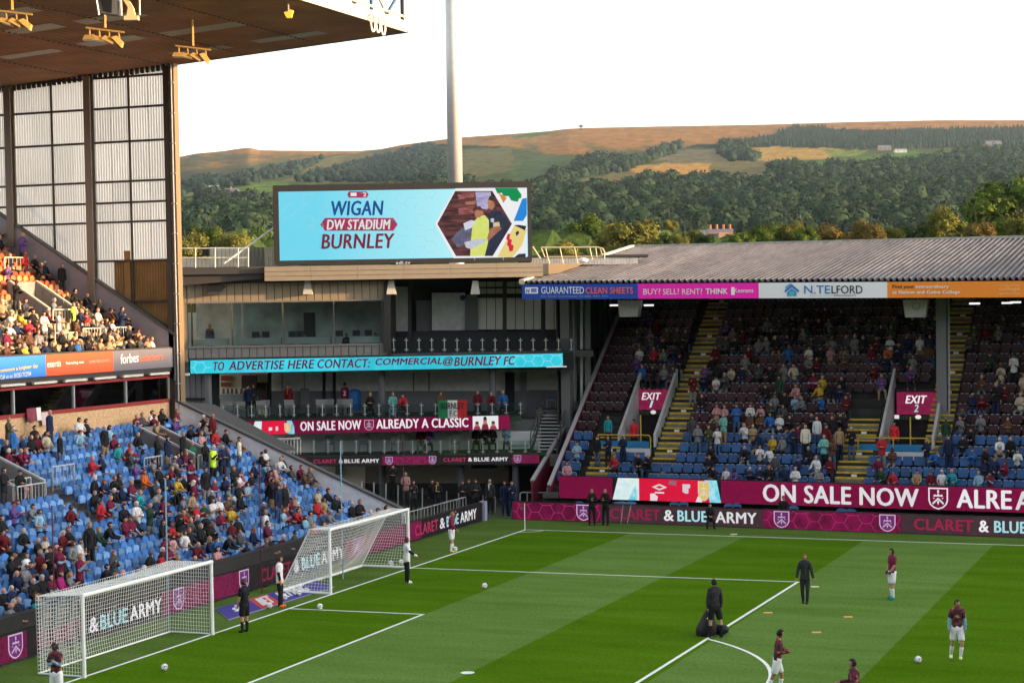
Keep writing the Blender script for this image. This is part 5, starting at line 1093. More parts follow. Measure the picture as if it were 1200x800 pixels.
# roof slab, fascia beams
zf0, zf1 = Zc(327.5, 101, 430), Zc(311, 101, 430)
bs0, bs1 = S(311, 101, 320), S(636.5, 101, 320); bx = [bs0+(bs1-bs0)*k/6 for k in range(7)]
beam = mat('tan_fascia', (.30, .245, .18), .55, var=.05)
for i, (a, b) in enumerate(zip(bx, bx[1:])):
    o = MB(); o.cbox(a+.006, b-.006, 100.6, 101.4, zf0, zf1); fb_ = o.build('fascia_box', beam, cb)
    for zz in (.33, .66): o = MB(); o.cbox(a+.006, b-.006, 100.585, 100.6, zf0+(zf1-zf0)*zz-.01, zf0+(zf1-zf0)*zz+.01); o.build('seam', charcoal, fb_)
o = MB(); o.cbox(bs0-.1, bs1+.3, 101.4, 112, zf0+.1, zf1-.05); o.build('roof_slab', charcoal, cb)
dfm = mat('brown_fascia', (.065, .058, .055), .6)
ls0 = S(210, 101.2, 320)
o = MB(); o.cbox(ls0, bs0, 100.9, 101.3, Zc(321.5, 101, 250), Zc(313.5, 101, 250)); o.build('left_fascia', dfm, cb)
o = MB(); p = [wd(214, 321.5, 101.1), wd(312, 321.5, 101.1), wd(312, 326, 101.1), wd(214, 334.5, 101.1)]; o.prism(p, HD*.3); o.build('left_soffit_board', dfm, cb)
o = MB(); o.cbox(ls0, bs0, 101.3, 110, zf0+.15, Zc(314, 101, 250)); o.build('left_roof_slab', charcoal, cb)
o = MB(); o.cbox(ls0-.2, ls0+.25, 100.9, 101.4, Zc(335, 101, 212), Zc(321, 101, 212)); o.build('roof_bracket', dark_steel, cb)
# wall lamps under the eave
lampm = mat('lamp_cream', (.6, .58, .52), .5)
for i, (px, lab, m) in enumerate(((252, 'dark conical wall lamp at the left of the sunlit cladding', dfm), (360.5, 'pale wall lamp, left of three under the screen fascia', lampm), (458.5, 'pale wall lamp, middle of three under the screen fascia', lampm), (557, 'pale wall lamp, right of three under the screen fascia', lampm))):
    c = wd(px, 336.5, 101.6); t = thing('wall_lamp', lab, 'lamp', c, 'lamps under the corner roof'); o = MB(); z = Vector((0, 0, 1))
    if i == 0: o.prism([c+HU*a+z*b for a, b in ((-.45, -.42), (.1, -.42), (.55, .0), (.1, .45), (-.1, .5), (-.3, .4))], HD*.25)
    else: o.add([c+HU*a+z*b+HD*e for a, b, e in ((-.26, -.38, -.1), (.26, -.38, -.1), (.14, .35, -.05), (-.14, .35, -.05), (-.26, -.38, .3), (.26, -.38, .3), (.14, .35, .2), (-.14, .35, .2))], [(0, 1, 2, 3), (7, 6, 5, 4), (0, 4, 5, 1), (1, 5, 6, 2), (2, 6, 7, 3), (3, 7, 4, 0)])
    o.build('hood', m, t); o = MB()
    for k in range(6):
        a0, a1 = math.pi*k/6, math.pi*(k+1)/6; o.tube(c+HU*.24*math.cos(a0)+z*(.3+.22*math.sin(a0)), c+HU*.24*math.cos(a1)+z*(.3+.22*math.sin(a1)), .025, 4)
    o.build('bracket', dark_steel, t)
# big video screen
scr = thing('video_screen', 'large video screen reading WIGAN DW STADIUM BURNLEY on the corner roof', 'video screen', wd(472, 311, 102.5))
dS = 102.3; P = Panel(wd(321.5, 311, dS), HU, (0, 0, 1), parent=scr); SW, SH = P.uv(622, 212.5); 
o = MB(); o.add([P.at(a, b, l) for l in (-.8, 0) for a, b in ((0, 0), (SW, 0), (SW, SH), (0, SH))], [(3, 2, 1, 0), (4, 5, 6, 7), (0, 1, 5, 4), (1, 2, 6, 5), (2, 3, 7, 6), (3, 0, 4, 7)]); o.build('cabinet', mat('screen_cabinet', (.028, .026, .026), .5), scr)
fr_ = mat('screen_frame', (.035, .032, .030), .45)
x0, y0 = P.uv(328, 305.5); x1, y1 = P.uv(617.5, 220)
for i in range(9):
    a = SW*i/9; b = SW*(i+1)/9; o = MB(); o.prism([P.at(a+.01, y1+.02, .0), P.at(b-.01, y1+.02, .0), P.at(b-.01, SH, .0), P.at(a+.01, SH, .0)], P.n*.08); o.build('frame_section', fr_, scr)
    o = MB(); o.prism([P.at(a+.01, 0, .0), P.at(b-.01, 0, .0), P.at(b-.01, y0-.02, .0), P.at(a+.01, y0-.02, .0)], P.n*.08); o.build('frame_section', fr_, scr)
o = MB(); o.prism([P.at(0, y0-.015, 0), P.at(x0-.02, y0-.015, 0), P.at(x0-.02, y1+.015, 0), P.at(0, y1+.015, 0)], P.n*.09); o.build('frame_side', fr_, scr)
o = MB(); o.prism([P.at(x1+.02, y0-.015, 0), P.at(SW, y0-.015, 0), P.at(SW, y1+.015, 0), P.at(x1+.02, y1+.015, 0)], P.n*.09); o.build('frame_side', fr_, scr)
# display: sky blue picture, a few tone areas, hexagon lines
sky1 = bpy.data.materials.new('screen_sky'); sky1.use_nodes = True; n = sky1.node_tree.nodes; L = sky1.node_tree.links; b = n['Principled BSDF']; b.inputs['Base Color'].default_value = (.02, .02, .02, 1); b.inputs['Emission Strength'].default_value = K*.95
tc = n.new('ShaderNodeTexCoord'); sx_ = n.new('ShaderNodeSeparateXYZ'); L.new(tc.outputs['Generated'], sx_.inputs[0]); cr = n.new('ShaderNodeValToRGB'); cr.color_ramp.elements[0].color = (.12, .66, .86, 1); cr.color_ramp.elements[1].color = (.42, .86, .92, 1); cr.color_ramp.elements[0].position = .15; cr.color_ramp.elements[1].position = .75
L.new(sx_.outputs[0], cr.inputs[0]); L.new(cr.outputs[0], b.inputs['Emission Color'])
P.poly('display', [(x0, y0), (x1, y0), (x1, y1), (x0, y1)], sky1, .03)
hexes(P, x0+.05, P.uv(512, 260)[0], y0+.05, y1-.05, .34, .022, led('screen_hex', (.45, .80, .88)), keep=.3, lift=.05)
ux = lambda px, py: P.uv(px, py)
navy = led('screen_navy', (.01, .09, .30)); wine = led('screen_wine', (.22, .02, .045)); sw_ = led('screen_white', (.92, .93, .95)); rose = led('screen_rose', (.40, .04, .10))
P.textpx('WIGAN', 388.5, 253, 450, 252.5, 17.5, navy, bold=.03, shear=.15, lift=.06); P.textpx('BURNLEY', 376.5, 292, 463, 291, 17.5, wine, bold=.03, shear=.15, lift=.06)
P.poly('name_band', [ux(375.5, 263), ux(381, 255.5), ux(461, 255.5), ux(466, 263), ux(461, 270.5), ux(381, 270.5)], rose, .05); P.textpx('DW STADIUM', 383, 269.5, 458, 269, 12, sw_, bold=.03, shear=.15, lift=.08)
P.poly('league_badge', [ux(407, 228), ux(409, 224.5), ux(430, 224.5), ux(432, 228), ux(430, 231.8), ux(409, 231.8)], rose, .05); P.poly('badge_patch', [ux(411, 230), ux(418, 230), ux(418, 226), ux(411, 226)], sw_, .08); P.textpx('2', 425.5, 230.4, 429.5, 230.4, 4.8, sw_, bold=.05, lift=.08)
P.textpx('adi.tv', 464, 309.6, 481, 309.4, 3.6, sw_, bold=.02, lift=.11)
# right-hand picture: white field, hexagon photo of two players, coloured patches
P.poly('white_field', [ux(534, 220.3), ux(617.4, 220.3), ux(617.4, 305.2), ux(533, 305.2), ux(509.5, 262)], sw_, .04)
dkp = led('pic_dark', (.035, .018, .025), (.26, .09, .08), .8, 2.2, streak=1)
hx = [(533.5, 224), (577, 224), (600, 262.5), (577.5, 300), (534.5, 300), (512.5, 262.5)]
P.poly('picture', [ux(*q) for q in hx], dkp, .05)
skn = led('pic_skin', (.42, .16, .09), (.55, .25, .15), .85, 3); kit = led('pic_kit', (.02, .028, .06), (.035, .05, .085), .85, 3); lime = led('pic_lime', (.70, .80, .10), (.80, .85, .30), .95, 3); lil = led('pic_lilac', (.35, .28, .62), (.70, .66, .82), .85, 2, streak=1)
pf = lambda nm, pts, m, l: P.poly(nm, [ux(*q) for q in pts], m, l)
pf('picture_area', [(557, 225), (575, 225), (576, 236), (571, 246), (559, 243)], lil, .055); pf('picture_area', [(536, 228), (556, 226), (556, 231), (538, 234)], led('pic_red', (.28, .03, .04), (.6, .3, .28), .8, 3, streak=1), .055); pf('picture_area', [(537, 244), (556, 241), (556, 249), (538, 252)], MATS['pic_red'], .055)
pf('picture_area', [(545, 237), (558, 235), (557, 240), (546, 240)], skn, .056); pf('picture_area', [(540, 268), (555, 262), (553, 284), (536, 290), (529, 280)], led('pic_steel', (.10, .10, .18), (.22, .2, .3), .8, 2), .056)
pf('player_in_navy', [(573, 250), (579, 246), (587, 247), (598, 262), (590, 278), (577, 300), (567, 300), (571, 270)], kit, .062); pf('player_head', [(571, 238), (573, 233), (578, 234), (580, 241), (577, 246), (573, 245)], skn, .066); pf('player_hair', [(572, 234), (574, 229.5), (579, 230), (581, 235), (578, 236)], black_m, .07)
pf('player_in_lime', [(554, 262), (560, 254), (568, 252), (573, 258), (573, 272), (572, 284), (568, 300), (551, 300), (552, 280)], lime, .072); pf('player_head', [(556, 250), (559, 244), (565, 245), (567, 251), (562, 255), (557, 255)], skn, .076); pf('player_hair', [(553, 248), (556, 242), (563, 242), (566, 247), (559, 246)], led('pic_brown', (.10, .04, .03)), .08)
pf('arm', [(574, 268), (584, 264), (588, 268), (578, 277), (572, 283), (571, 279)], skn, .082); pf('sleeve_band', [(578, 261), (585, 260), (586, 265), (578, 266)], led('pic_cream', (.8, .6, .35)), .086); pf('glove', [(544, 284), (560, 280), (571, 280), (568, 284), (552, 292), (546, 290)], led('pic_glove', (.75, .75, .82), (.55, .6, .75), .9, 8), .09); pf('glove', [(543, 262), (552, 258), (557, 259), (553, 267), (545, 270)], MATS['pic_glove'], .09); pf('badge', [(575, 256), (579, 256), (579, 260), (577, 261), (575, 260)], MATS['pic_glove'], .09)
gb = led('pic_green', (.0, .30, .09)); pf('green_shape', [(580, 220.5), (606, 220.5), (608, 224), (611, 228), (611, 232), (608, 233), (607, 236.5), (603, 236), (599, 235), (596, 230), (590, 230), (588, 226), (583, 227)], gb, .05)
pf('orange_shape', [(584, 226), (590, 229), (594, 232), (590, 238), (588, 234)], led('pic_orange', (.75, .25, .05)), .055); pf('blue_shape', [(602, 259), (612, 233), (617.3, 232), (617.3, 252), (613, 259)], led('pic_blue', (.02, .30, .85)), .05)
pf('yellow_shape', [(583, 301), (603, 264), (617.3, 269), (612, 287), (605, 296), (600, 302)], led('pic_yellow', (.90, .72, .25)), .05); pf('red_zigzag', [(595, 274), (598, 274), (597, 280), (600, 281), (599, 286), (602, 288), (601, 294), (597, 295), (596, 289), (594, 287), (595, 282), (593, 280)], led('pic_crimson', (.7, .02, .06)), .055)
pf('dark_diamond', [(604, 273), (607, 270), (608.5, 273), (605.5, 277)], kit, .055); pf('dark_edge', [(602, 264), (608, 263.5), (617, 265), (615, 270), (609, 267)], kit, .055); pf('dark_edge', [(603, 301), (608, 297.5), (616, 297), (616, 301), (610, 303)], kit, .055)
# parapet railings and fence on the corner roof
rf = MB(); zr0 = Zc(312, 103, 250); wr = mat('roof_rail_white', (.55, .54, .50), .5)
t = thing('roof_railing', 'white tube railing on the corner roof left of the screen', 'railing', wd(210, 312, 102))
ya, yb = 290.5, 312.5
o = MB()
for py in (291, 302): o.tube(wd(209, py, 102), wd(292, py, 102), .03, 5)
o.build('rail', wr, t)
for px in (210, 229, 252, 279, 291): o = MB(); o.tube(wd(px, 290, 102), wd(px, 314, 102), .03, 5); o.build('post', wr, t)
o = MB(); o.tube(wd(262, 309, 102.2), wd(322, 266, 103.5), .055, 6); tag(o.build('support_strut', wr), 'pale diagonal strut rising from the roof towards the screen', 'strut')
t = thing('roof_fence', 'cream boarded fence on the corner roof left of the screen', 'fence', wd(210, 313, 104)); fc = mat('fence_cream', (.55, .50, .40), .7, var=.12, vscale=3); fg = mat('fence_grey', (.16, .15, .15), .7)
x = 209
while x < 321:
    x1 = x+4.6; top = 303 if x < 243 else 289.5; m = fg if 289 < x < 309 else fc
    if x < 243 and False: pass
    q = [wd(x+.3, 313, 104), wd(x1-.3, 313, 104), wd(x1-.3, top, 104), wd(x+.3, top, 104)]; o = MB(); o.prism(q, HD*.06); o.build('fence_board', m, t); x = x1
o = MB(); q = [wd(237, 300, 103.6), wd(244.5, 300, 103.6), wd(244.5, 289, 103.6), wd(237, 289, 103.6)]; o.prism(q, HD*.4); tag(o.build('equipment_box', black_m), 'black box fixed to the roof railing', 'box')
t = thing('roof_railing', 'curved cream tube railing on the roof right of the screen', 'railing', wd(650, 309, 104)); cr_m = mat('railing_cream', (.42, .36, .24), .5)
o = MB(); pts = [(634, 290), (700, 289.5), (706, 291), (708.5, 296), (708, 303)]
for a, b in zip(pts, pts[1:]): o.tube(wd(*a, 104), wd(*b, 104), .045, 5)
for a, b in (((638, 301), (706, 300.5)), ((634, 290), (638, 301))): o.tube(wd(*a, 104), wd(*b, 104), .035, 5)
o.build('rail', cr_m, t)
for a, b in (((639, 290), (643.5, 309)), ((656, 290), (660, 309)), ((673, 290), (677, 309)), ((691, 290), (694, 304)), ((698, 290), (699.5, 302)), ((703, 290), (706, 300))): o = MB(); o.tube(wd(*a, 104), wd(*b, 104), .035, 5); o.build('post', cr_m, t)
o = MB(); o.tube(wd(624, 289, 103), wd(633, 303, 103), .05, 5); o.tube(wd(623, 304, 103), wd(633, 303, 103), .05, 5); tag(o.build('screen_brace', cr_m), 'cream triangular brace at the right edge of the screen', 'brace')
t = thing('rooftop_plant', 'low corrugated grey plant enclosure behind the cream roof railing', 'enclosure', wd(660, 308, 106))
x = 622
while x < 745: x1 = x+3.4; o = MB(); o.prism([wd(x+.2, 310, 106), wd(x1-.2, 310, 106), wd(x1-.2, 301.5, 106), wd(x+.2, 301.5, 106)], HD*.08); o.build('metal_sheet', galv, t); x = x1
o = MB(); o.prism([wd(622, 301.5, 105.9), wd(760, 301, 105.9), wd(760, 298, 105.9), wd(622, 299, 105.9)], HD*2); o.build('flat_cap', mat('cap_dark', (.04, .04, .04), .6), t)
o = MB(); c = wd(683, 305, 104.6); o.sphere(c, .32, 10, 6, sc=(1, 1, .45)); tag(o.build('roof_dome', mat('dome_white', (.7, .72, .78), .4)), 'small white dome on the roof right of the screen', 'roof vent')
o = MB(); o.prism([wd(637, 309, 102.4), wd(684, 309, 102.4), wd(655, 320, 102.4), wd(637, 322, 102.4)], HD*3); o.build('lit_parapet', mat('parapet_peach', (.42, .30, .17), .7), cb)
# mast
o = MB(); a = wd(534, 240, 116); o.tube((a.x, a.y, -.3), (a.x, a.y, 18), .50, 20, .46, cap=False); o.tube((a.x, a.y, 18), (a.x, a.y, 34), .46, 20, .42)
tag(o.build('mast', mat('mast_grey', (.5, .49, .47), .45, metal=.3, var=.06), smooth=True), 'tall pale steel mast rising behind the video screen out of the frame', 'mast')
# ---- top balcony (right)
D1 = 102.2; zfl = Zc(412.5, D1, 560)
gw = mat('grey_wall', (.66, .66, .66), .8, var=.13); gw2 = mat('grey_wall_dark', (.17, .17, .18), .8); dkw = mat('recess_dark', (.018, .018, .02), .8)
sa, sb_ = S(456, D1, 400), S(672, 104, 400)
o = MB(); o.cbox(sa, sb_+1, D1-.1, 108.5, zfl-.35, zfl); o.build('top_balcony_floor', dark_conc, cb)
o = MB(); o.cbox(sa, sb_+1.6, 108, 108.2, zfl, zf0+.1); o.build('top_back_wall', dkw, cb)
def wpx(nm, x0, y0, x1, y1, d, m, th=.1, par=None):
    q = [wd(x0, y1, d), wd(x1, y1, d), wd(x1, y0, d), wd(x0, y0, d)]; o = MB(); o.prism(q, HD*th); return o.build(nm, m, par or cb)
wpx('wall_panel', 456, 336, 482, 388, 107.2, gw); wpx('wall_panel', 488, 352, 505, 388, 107.4, gw2); wpx('wall_panel', 506, 343, 545, 387, 107.0, gw); wpx('wall_panel', 545, 345, 560, 387, 106.6, gw2)
wpx('dark_dado', 456, 388, 672, 413, 106.5, mat('dado', (.045, .045, .052), .7))
cream_s = mat('translucent_cream', (.75, .73, .68), .7)
for i in range(9):
    x = 560+i*10.6+(2 if i > 2 else 0)+(3 if i > 6 else 0)
    if x > 652: break
    wpx('light_panel', x, 349, x+9.8, 386, 106.9, cream_s, .06); wpx('light_panel', x, 330, x+9.8, 344, 106.9, cream_s, .06)
for x in (480, 591, 636): wpx('steel_post', x-2, 329, x+2.5, 413, 105.5, dark_steel, .3)
for y in (337, 347): wpx('cross_rail', 558, y-1, 655, y+1, 106, dark_steel, .1)
for x in (449.5,): wpx('steel_post', x, 330, x+8, 412, 101.7, dark_steel, .3)
o = MB(); o.sphere(wd(542, 349, 104), .16, 8, 6); o.tube(wd(542, 349, 104), wd(546, 347, 106.5), .05, 5); tag(o.build('security_camera', black_m), 'black dome camera on the top balcony wall', 'camera')
wpx('end_wall', 654, 345, 672, 388, 106.8, gw2)
glb = glass('balcony_glass', (.80, .86, .86), .03)
def balustrade(x0, x1, ytop, ybot, d, n, lab, nm='glass_balustrade', y2=None, skip=()):
    """glass panes between steel posts with round clamps; y2 = lower edge at the right end"""
    dy = (y2-ybot) if y2 else 0; t = thing(nm, lab, 'balustrade', wd(x0, ybot, d)); xs = [x0+(x1-x0)*k/n for k in range(n+1)]
    f = lambda x: dy*(x-x0)/(x1-x0)
    for i, x in enumerate(xs):
        if i in skip: continue
        o = MB(); a = wd(x, ybot+f(x), d); h = wd(x, ytop+f(x), d).z-a.z; z = Vector((0, 0, 1)); o.tube(a, a+z*h, .024, 6)
        for zz in (.12, h-.12): o.bar(a+z*zz-HU*.11, a+z*zz+HU*.11, .05, .045)
        o.build('post', steel, t)
    for i, (a_, b_) in enumerate(zip(xs, xs[1:])):
        q = [wd(a_+.8, ybot-.5+f(a_), d), wd(b_-.8, ybot-.5+f(b_), d), wd(b_-.8, ytop+1+f(b_), d), wd(a_+.8, ytop+1+f(a_), d)]; o = MB(); o.prism(q, HD*.012); o.build('glass_pane', glb, t)
balustrade(461.5, 669.5, 396, 412, 102.3, 14, 'glass balustrade with steel posts on the top balcony above the cyan LED ribbon')
# ---- cyan ribbon
t = thing('led_ribbon', 'long cyan LED ribbon reading TO ADVERTISE HERE CONTACT: COMMERCIAL@BURNLEYFC', 'LED board', wd(223, 438, 101.6))
p0 = wd(223, 438.3, 101.6); p1 = wd(660, 430, 101.6); a = (p1-p0); P = Panel(p0, a, (0, 0, 1), parent=t); Ln = a.length; HH = P.uv(223, 421.5)[1]; ledbox(t, P, Ln, HH, .3)
cyan = led('led_cyan', (.03, .62, .80), (.06, .72, .86), .95, 2); chx = led('led_cyan_line', (.45, .92, .95)); mar = led('led_maroon', (.14, .015, .06))
runled(P, .01, Ln-.01, HH, cyan, 4); hexes(P, .03, P.uv(248, 430)[0], .06, HH-.06, .33, .03, chx); hexes(P, P.uv(577, 420)[0], Ln-.03, .06, HH-.06, .33, .03, chx, lift=.012)
tx = lambda s, a_, b_, ya_, yb_, **k: P.textpx(s, a_, ya_, b_, yb_, 10.5, mar, bold=.03, shear=.22, lift=.03)
tx('TO', 250, 263, 434.3, 434); tx('ADVERTISE', 268, 334, 433.5, 432.5); tx('HERE', 337, 369, 432.3, 431.6); tx('CONTACT:', 372, 434, 431.5, 430.5); tx('COMMERCIAL@', 440, 531, 430, 428.5); tx('BURNLEY', 532, 588, 429, 427.5); tx('FC', 590, 604, 428, 427.5)
o = MB(); o.prism([wd(640, 430.5, 101.5), wd(664, 430, 101.5), wd(664, 428.8, 101.5), wd(640, 429.3, 101.5)], HD*.3); tag(o.build('strip_lamp', led('lamp_edge', (.8, .8, .75))), 'thin pale strip under the right end of the cyan ribbon', 'lamp')
o = MB(); o.cbox(S(660, 101.7, 420), S(672, 101.7, 420), 101.7, 102.4, zfl-1.0, zfl-.1); o.build('beam_end', dkw, cb)
# ---- middle balcony
D2 = 101.4; z1_ = Zc(490, D2, 430)
o = MB(); o.cbox(S(243, D2, 480), S(612, D2, 480), D2-.3, 107, z1_-.25, z1_); o.build('middle_balcony_floor', mat('green_carpet', (.03, .05, .035), .95), cb)
o = MB(); o.cbox(S(300, D2, 480), S(676, 104, 480), 107, 107.2, 0, zb+.2); o.build('middle_back_wall', gw, cb)
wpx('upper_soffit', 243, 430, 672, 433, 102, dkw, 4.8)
wl = mat('grey_dado', (.17, .17, .19), .75)
wpx('dado_panel', 317, 458, 628, 489, 106.7, wl)
for x, w_, m in ((314, 4, dkw), (330, 1, gw2), (356, 1, gw2), (378, 3.5, dkw), (390, 3.5, dkw), (484, 1.5, gw2), (502, 1.5, gw2), (592, 11, dkw), (610, 2, gw2), (612, 5, gw2)): wpx('wall_strip', x, 436, x+w_, 484 if w_ > 2 else 460, 106.5, m, .06)
wpx('doorway', 352, 455, 362, 484, 106.4, gw2, .1); wpx('wall_panel', 620, 436, 640, 456, 106.8, gw); wpx('wall_panel', 640, 444, 672, 458, 106.8, gw); wpx('wall_panel', 620, 457, 672, 478, 106.75, wl)
# kitchen hatch on the left
wpx('kitchen_back_wall', 258, 437, 314, 490, 106.6, mat('kitchen_cream', (.72, .6, .4), .8)); wpx('kitchen_counter', 258, 462, 300, 489, 104.5, mat('counter_grey', (.26, .27, .27), .6), .8)
wpx('menu_board', 259, 440, 271, 446, 106.4, mat('menu_red', (.3, .08, .04), .7)); wpx('menu_board', 259, 448, 270, 453, 106.4, MATS['menu_red']); wpx('hood', 283, 439, 300, 455, 105.8, mat('hood_brown', (.09, .055, .045), .6), .5); wpx('shelf_unit', 296, 448, 313, 470, 106.2, mat('shelf_dark', (.05, .03, .03), .7), .3)
for i, px in enumerate((262, 267, 272, 277, 283, 289)): o = MB(); c = wd(px, 461, 104.6); o.tube(c, c+Vector((0, 0, .28)), .09, 7, .06); tag(o.build('jar', mat('jar_dark', (.08, .06, .05), .4)), 'dark jar on the kitchen hatch counter, %s from the left' % ordw(i+1), 'jar', 'jars on the hatch counter')
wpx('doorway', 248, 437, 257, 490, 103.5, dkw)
clad(S(216, 102.6, 450), S(243, 102.6, 450), 102.6, Zc(473, 102.6, 230), zb-.1, gw2, 'cladding_panel', cb, .3)
wpx('dark_rail', 216, 466, 243, 469, 102.3, dkw, .1)
cp = mat('round_column_grey', (.11, .115, .13), .5)
for px, y0, y1, d in ((245, 436, 492, 102), (448, 430, 489, 103), (578, 430, 489, 103), (541, 576-30, 606, 102.5), (605, 545, 606, 101.8), (449, 545, 600, 104)):
    a = wd(px, y1, d); b = wd(px, y0, d); o = MB(); o.tube(a, (a.x, a.y, b.z), .19, 12, cap=False); o.build('round_column', cp, cb, smooth=True)
for x0, x1, m in ((669, 676, cp), (680, 683, galv), (685.5, 692, colg)): wpx('tall_post', x0, 347, x1, 500 if x1 > 677 else 480, 104.5, m, .3)
balustrade(262, 610, 474, 489, 101.3, 21, 'glass balustrade with steel posts on the middle balcony above the ON SALE ribbon', y2=486)
# ON SALE ribbon
t = thing('led_ribbon', 'claret LED ribbon reading ON SALE NOW ALREADY A CLASSIC below the middle balcony', 'LED board', wd(278, 508, 101))
p0 = wd(278, 510.5, 100.9); p1 = wd(598, 503, 100.9); a = p1-p0; P = Panel(p0, a, (0, 0, 1), parent=t); Ln = a.length; HH = P.uv(440, 489.5)[1]; ledbox(t, P, Ln, HH, .25)
runled(P, .01, Ln-.01, HH, vivid, 3); uu = lambda px: P.uv(px, interp([(278, 502), (598, 495)], px))[0]; T_ = HH-.03; b0 = .03
P.poly('display', [(uu(294), b0), (uu(306), b0), (uu(307), T_), (uu(299), T_)], lw, .015); P.poly('display', [(uu(306), b0), (uu(336), b0), (uu(334), T_), (uu(307), T_)], lr, .015); P.poly('display', [(uu(338), b0), (uu(345), b0), (uu(345), T_*.5), (uu(342), T_), (uu(336), T_)], lsk, .02)
P.poly('patch', [(uu(315), T_*.3), (uu(319), T_*.35), (uu(319), T_*.55), (uu(315), T_*.55)], lv, .02); P.poly('patch', [(uu(323), T_*.3), (uu(326), T_*.3), (uu(326), T_*.6), (uu(323), T_*.6)], lv, .02); crest(P, uu(337), HH*.45, HH*.7, lv, ly_, wk=.6, lift=.03)
P.textpx('ON SALE NOW', 352, 504.8, 423.5, 502.8, 11, ltxt_w, bold=.03, lift=.03); P.textpx('ALREADY A CLASSIC', 441, 502.2, 549, 500.2, 11, ltxt_w, bold=.03, lift=.03); crest(P, uu(432.5), HH*.52, HH*.72, lline, vivid, wk=.9)
P.poly('white_field', [(uu(554), b0), (uu(584), b0), (uu(584), T_), (uu(554), T_)], sw_, .015)
for x, h in ((559, .62), (568.5, .95), (578, .62)):
    P.poly('shirt', [(uu(x-4.5), b0), (uu(x+4.5), b0), (uu(x+3), T_*h*.45), (uu(x-3), T_*h*.45)], rose if x != 568.5 else wine, .02); P.poly('head', [(uu(x-2.2), T_*h*.45), (uu(x+2.2), T_*h*.45), (uu(x+2), T_*h*.85), (uu(x-2), T_*h*.85)], skn, .025); P.poly('hair', [(uu(x-2.2), T_*h*.75), (uu(x+2.2), T_*h*.75), (uu(x+1.5), T_*h), (uu(x-1.5), T_*h)], black_m, .03)
# ---- lower balcony
D3 = 101.0; z2_ = Zc(532, D3, 480)
o = MB(); o.cbox(S(300, D3, 520), S(640, D3, 520), D3-.2, 106.6, z2_-.2, z2_); o.build('lower_balcony_floor', MATS['green_carpet'], cb)
wpx('lower_balcony_wall', 330, 505, 632, 531, 103.4, mat('lower_wall_white', (.74, .75, .76), .8))
wpx('wall_strip', 429, 505, 431.5, 520, 103.3, gw2, .1)
balustrade(368, 632, 515, 531.5, 100.9, 16, 'glass balustrade with steel posts on the lower balcony above the thin LED ribbon')
t = thing('glass_side_screen', 'white topped side railing where the lower balcony meets the left stand', 'railing', wd(318, 515, 101)); o = MB(); o.tube(wd(318, 515, 101), wd(352, 513.5, 101), .07, 6); o.build('top_rail', wr, t)
for k in range(10): o = MB(); x = 318+k*3.8; o.tube(wd(x, 515, 101), wd(x, 532, 101), .03, 5); o.build('post', wr, t)
t = thing('led_ribbon', 'thin dark LED ribbon reading CLARET & BLUE ARMY below the lower balcony', 'LED board', wd(355, 545, 100.8))
p0 = wd(352, 546.6, 100.7); p1 = wd(632, 543, 100.7); a = p1-p0; P = Panel(p0, a, (0, 0, 1), parent=t); Ln = a.length; HH = P.uv(500, 533.2)[1]; ledbox(t, P, Ln, HH, .25); uu = lambda px: P.uv(px, interp([(352, 540), (632, 538)], px))[0]
for a_, b_, m in ((352, 359, pink), (359, 448, ledk), (448, 510, pink), (510, 600, ledk), (600, 632, pink)): runled(P, uu(a_), uu(b_)-.005, HH, m)
hexes(P, uu(449), uu(509), .04, HH-.04, .2, .018, lhex, keep=.6)
for s, a_, b_, m in (('CLARET', 367.5, 394.5, ltxt_c), ('&', 397, 402, ltxt_w), ('BLUE', 403.5, 421.5, ltxt_w), ('ARMY', 423.5, 444.5, ltxt_w), ('CLARET', 519.5, 546.5, ltxt_c), ('&', 548.5, 553.5, ltxt_w), ('BLUE', 555.5, 573.5, ltxt_w), ('ARMY', 575.5, 595.5, ltxt_w)): P.text(s, uu(a_), .17, uu(b_), HH-.15, m, bold=.03)
for x in (456, 507, 606.5): crest(P, uu(x), HH*.5, HH*.8, lline, lshield, wk=.9)
# ---- ground level under the balconies
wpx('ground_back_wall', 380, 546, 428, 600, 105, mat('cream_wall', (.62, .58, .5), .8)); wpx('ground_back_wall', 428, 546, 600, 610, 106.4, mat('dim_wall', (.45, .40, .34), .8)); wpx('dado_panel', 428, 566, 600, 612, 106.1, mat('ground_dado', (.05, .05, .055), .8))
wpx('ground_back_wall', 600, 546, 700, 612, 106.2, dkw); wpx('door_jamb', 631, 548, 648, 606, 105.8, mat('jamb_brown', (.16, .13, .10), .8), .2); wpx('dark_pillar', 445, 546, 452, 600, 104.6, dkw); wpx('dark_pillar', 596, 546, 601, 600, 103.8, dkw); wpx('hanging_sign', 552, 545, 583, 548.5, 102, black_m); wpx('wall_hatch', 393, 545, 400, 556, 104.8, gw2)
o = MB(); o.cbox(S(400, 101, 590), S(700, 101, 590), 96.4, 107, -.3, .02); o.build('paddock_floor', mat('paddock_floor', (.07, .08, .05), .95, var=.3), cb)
# ramp behind the parapet
o = MB(); o.prism([(-15.3, 27.3, 6.4), (-10.2, 27.3, 4.25), (-10.2, 29.0, 4.1), (-15.3, 30.2, 6.1)], (0, 0, .15)); o.build('ramp_roof', mat('ramp_felt', (.06, .058, .058), .9), cb)
o = MB(); o.prism([(-10.6, 27.3, 4.2), (-3.8, 27.3, 1.2), (-5.0, 27.9, 1.2), (-10.6, 28.8, 4.0)], (0, 0, .12)); o.build('ramp_roof', MATS['ramp_felt'], cb)
wpx('boarded_edge', 262, 490, 279, 504, 101.0, dkw, .2)
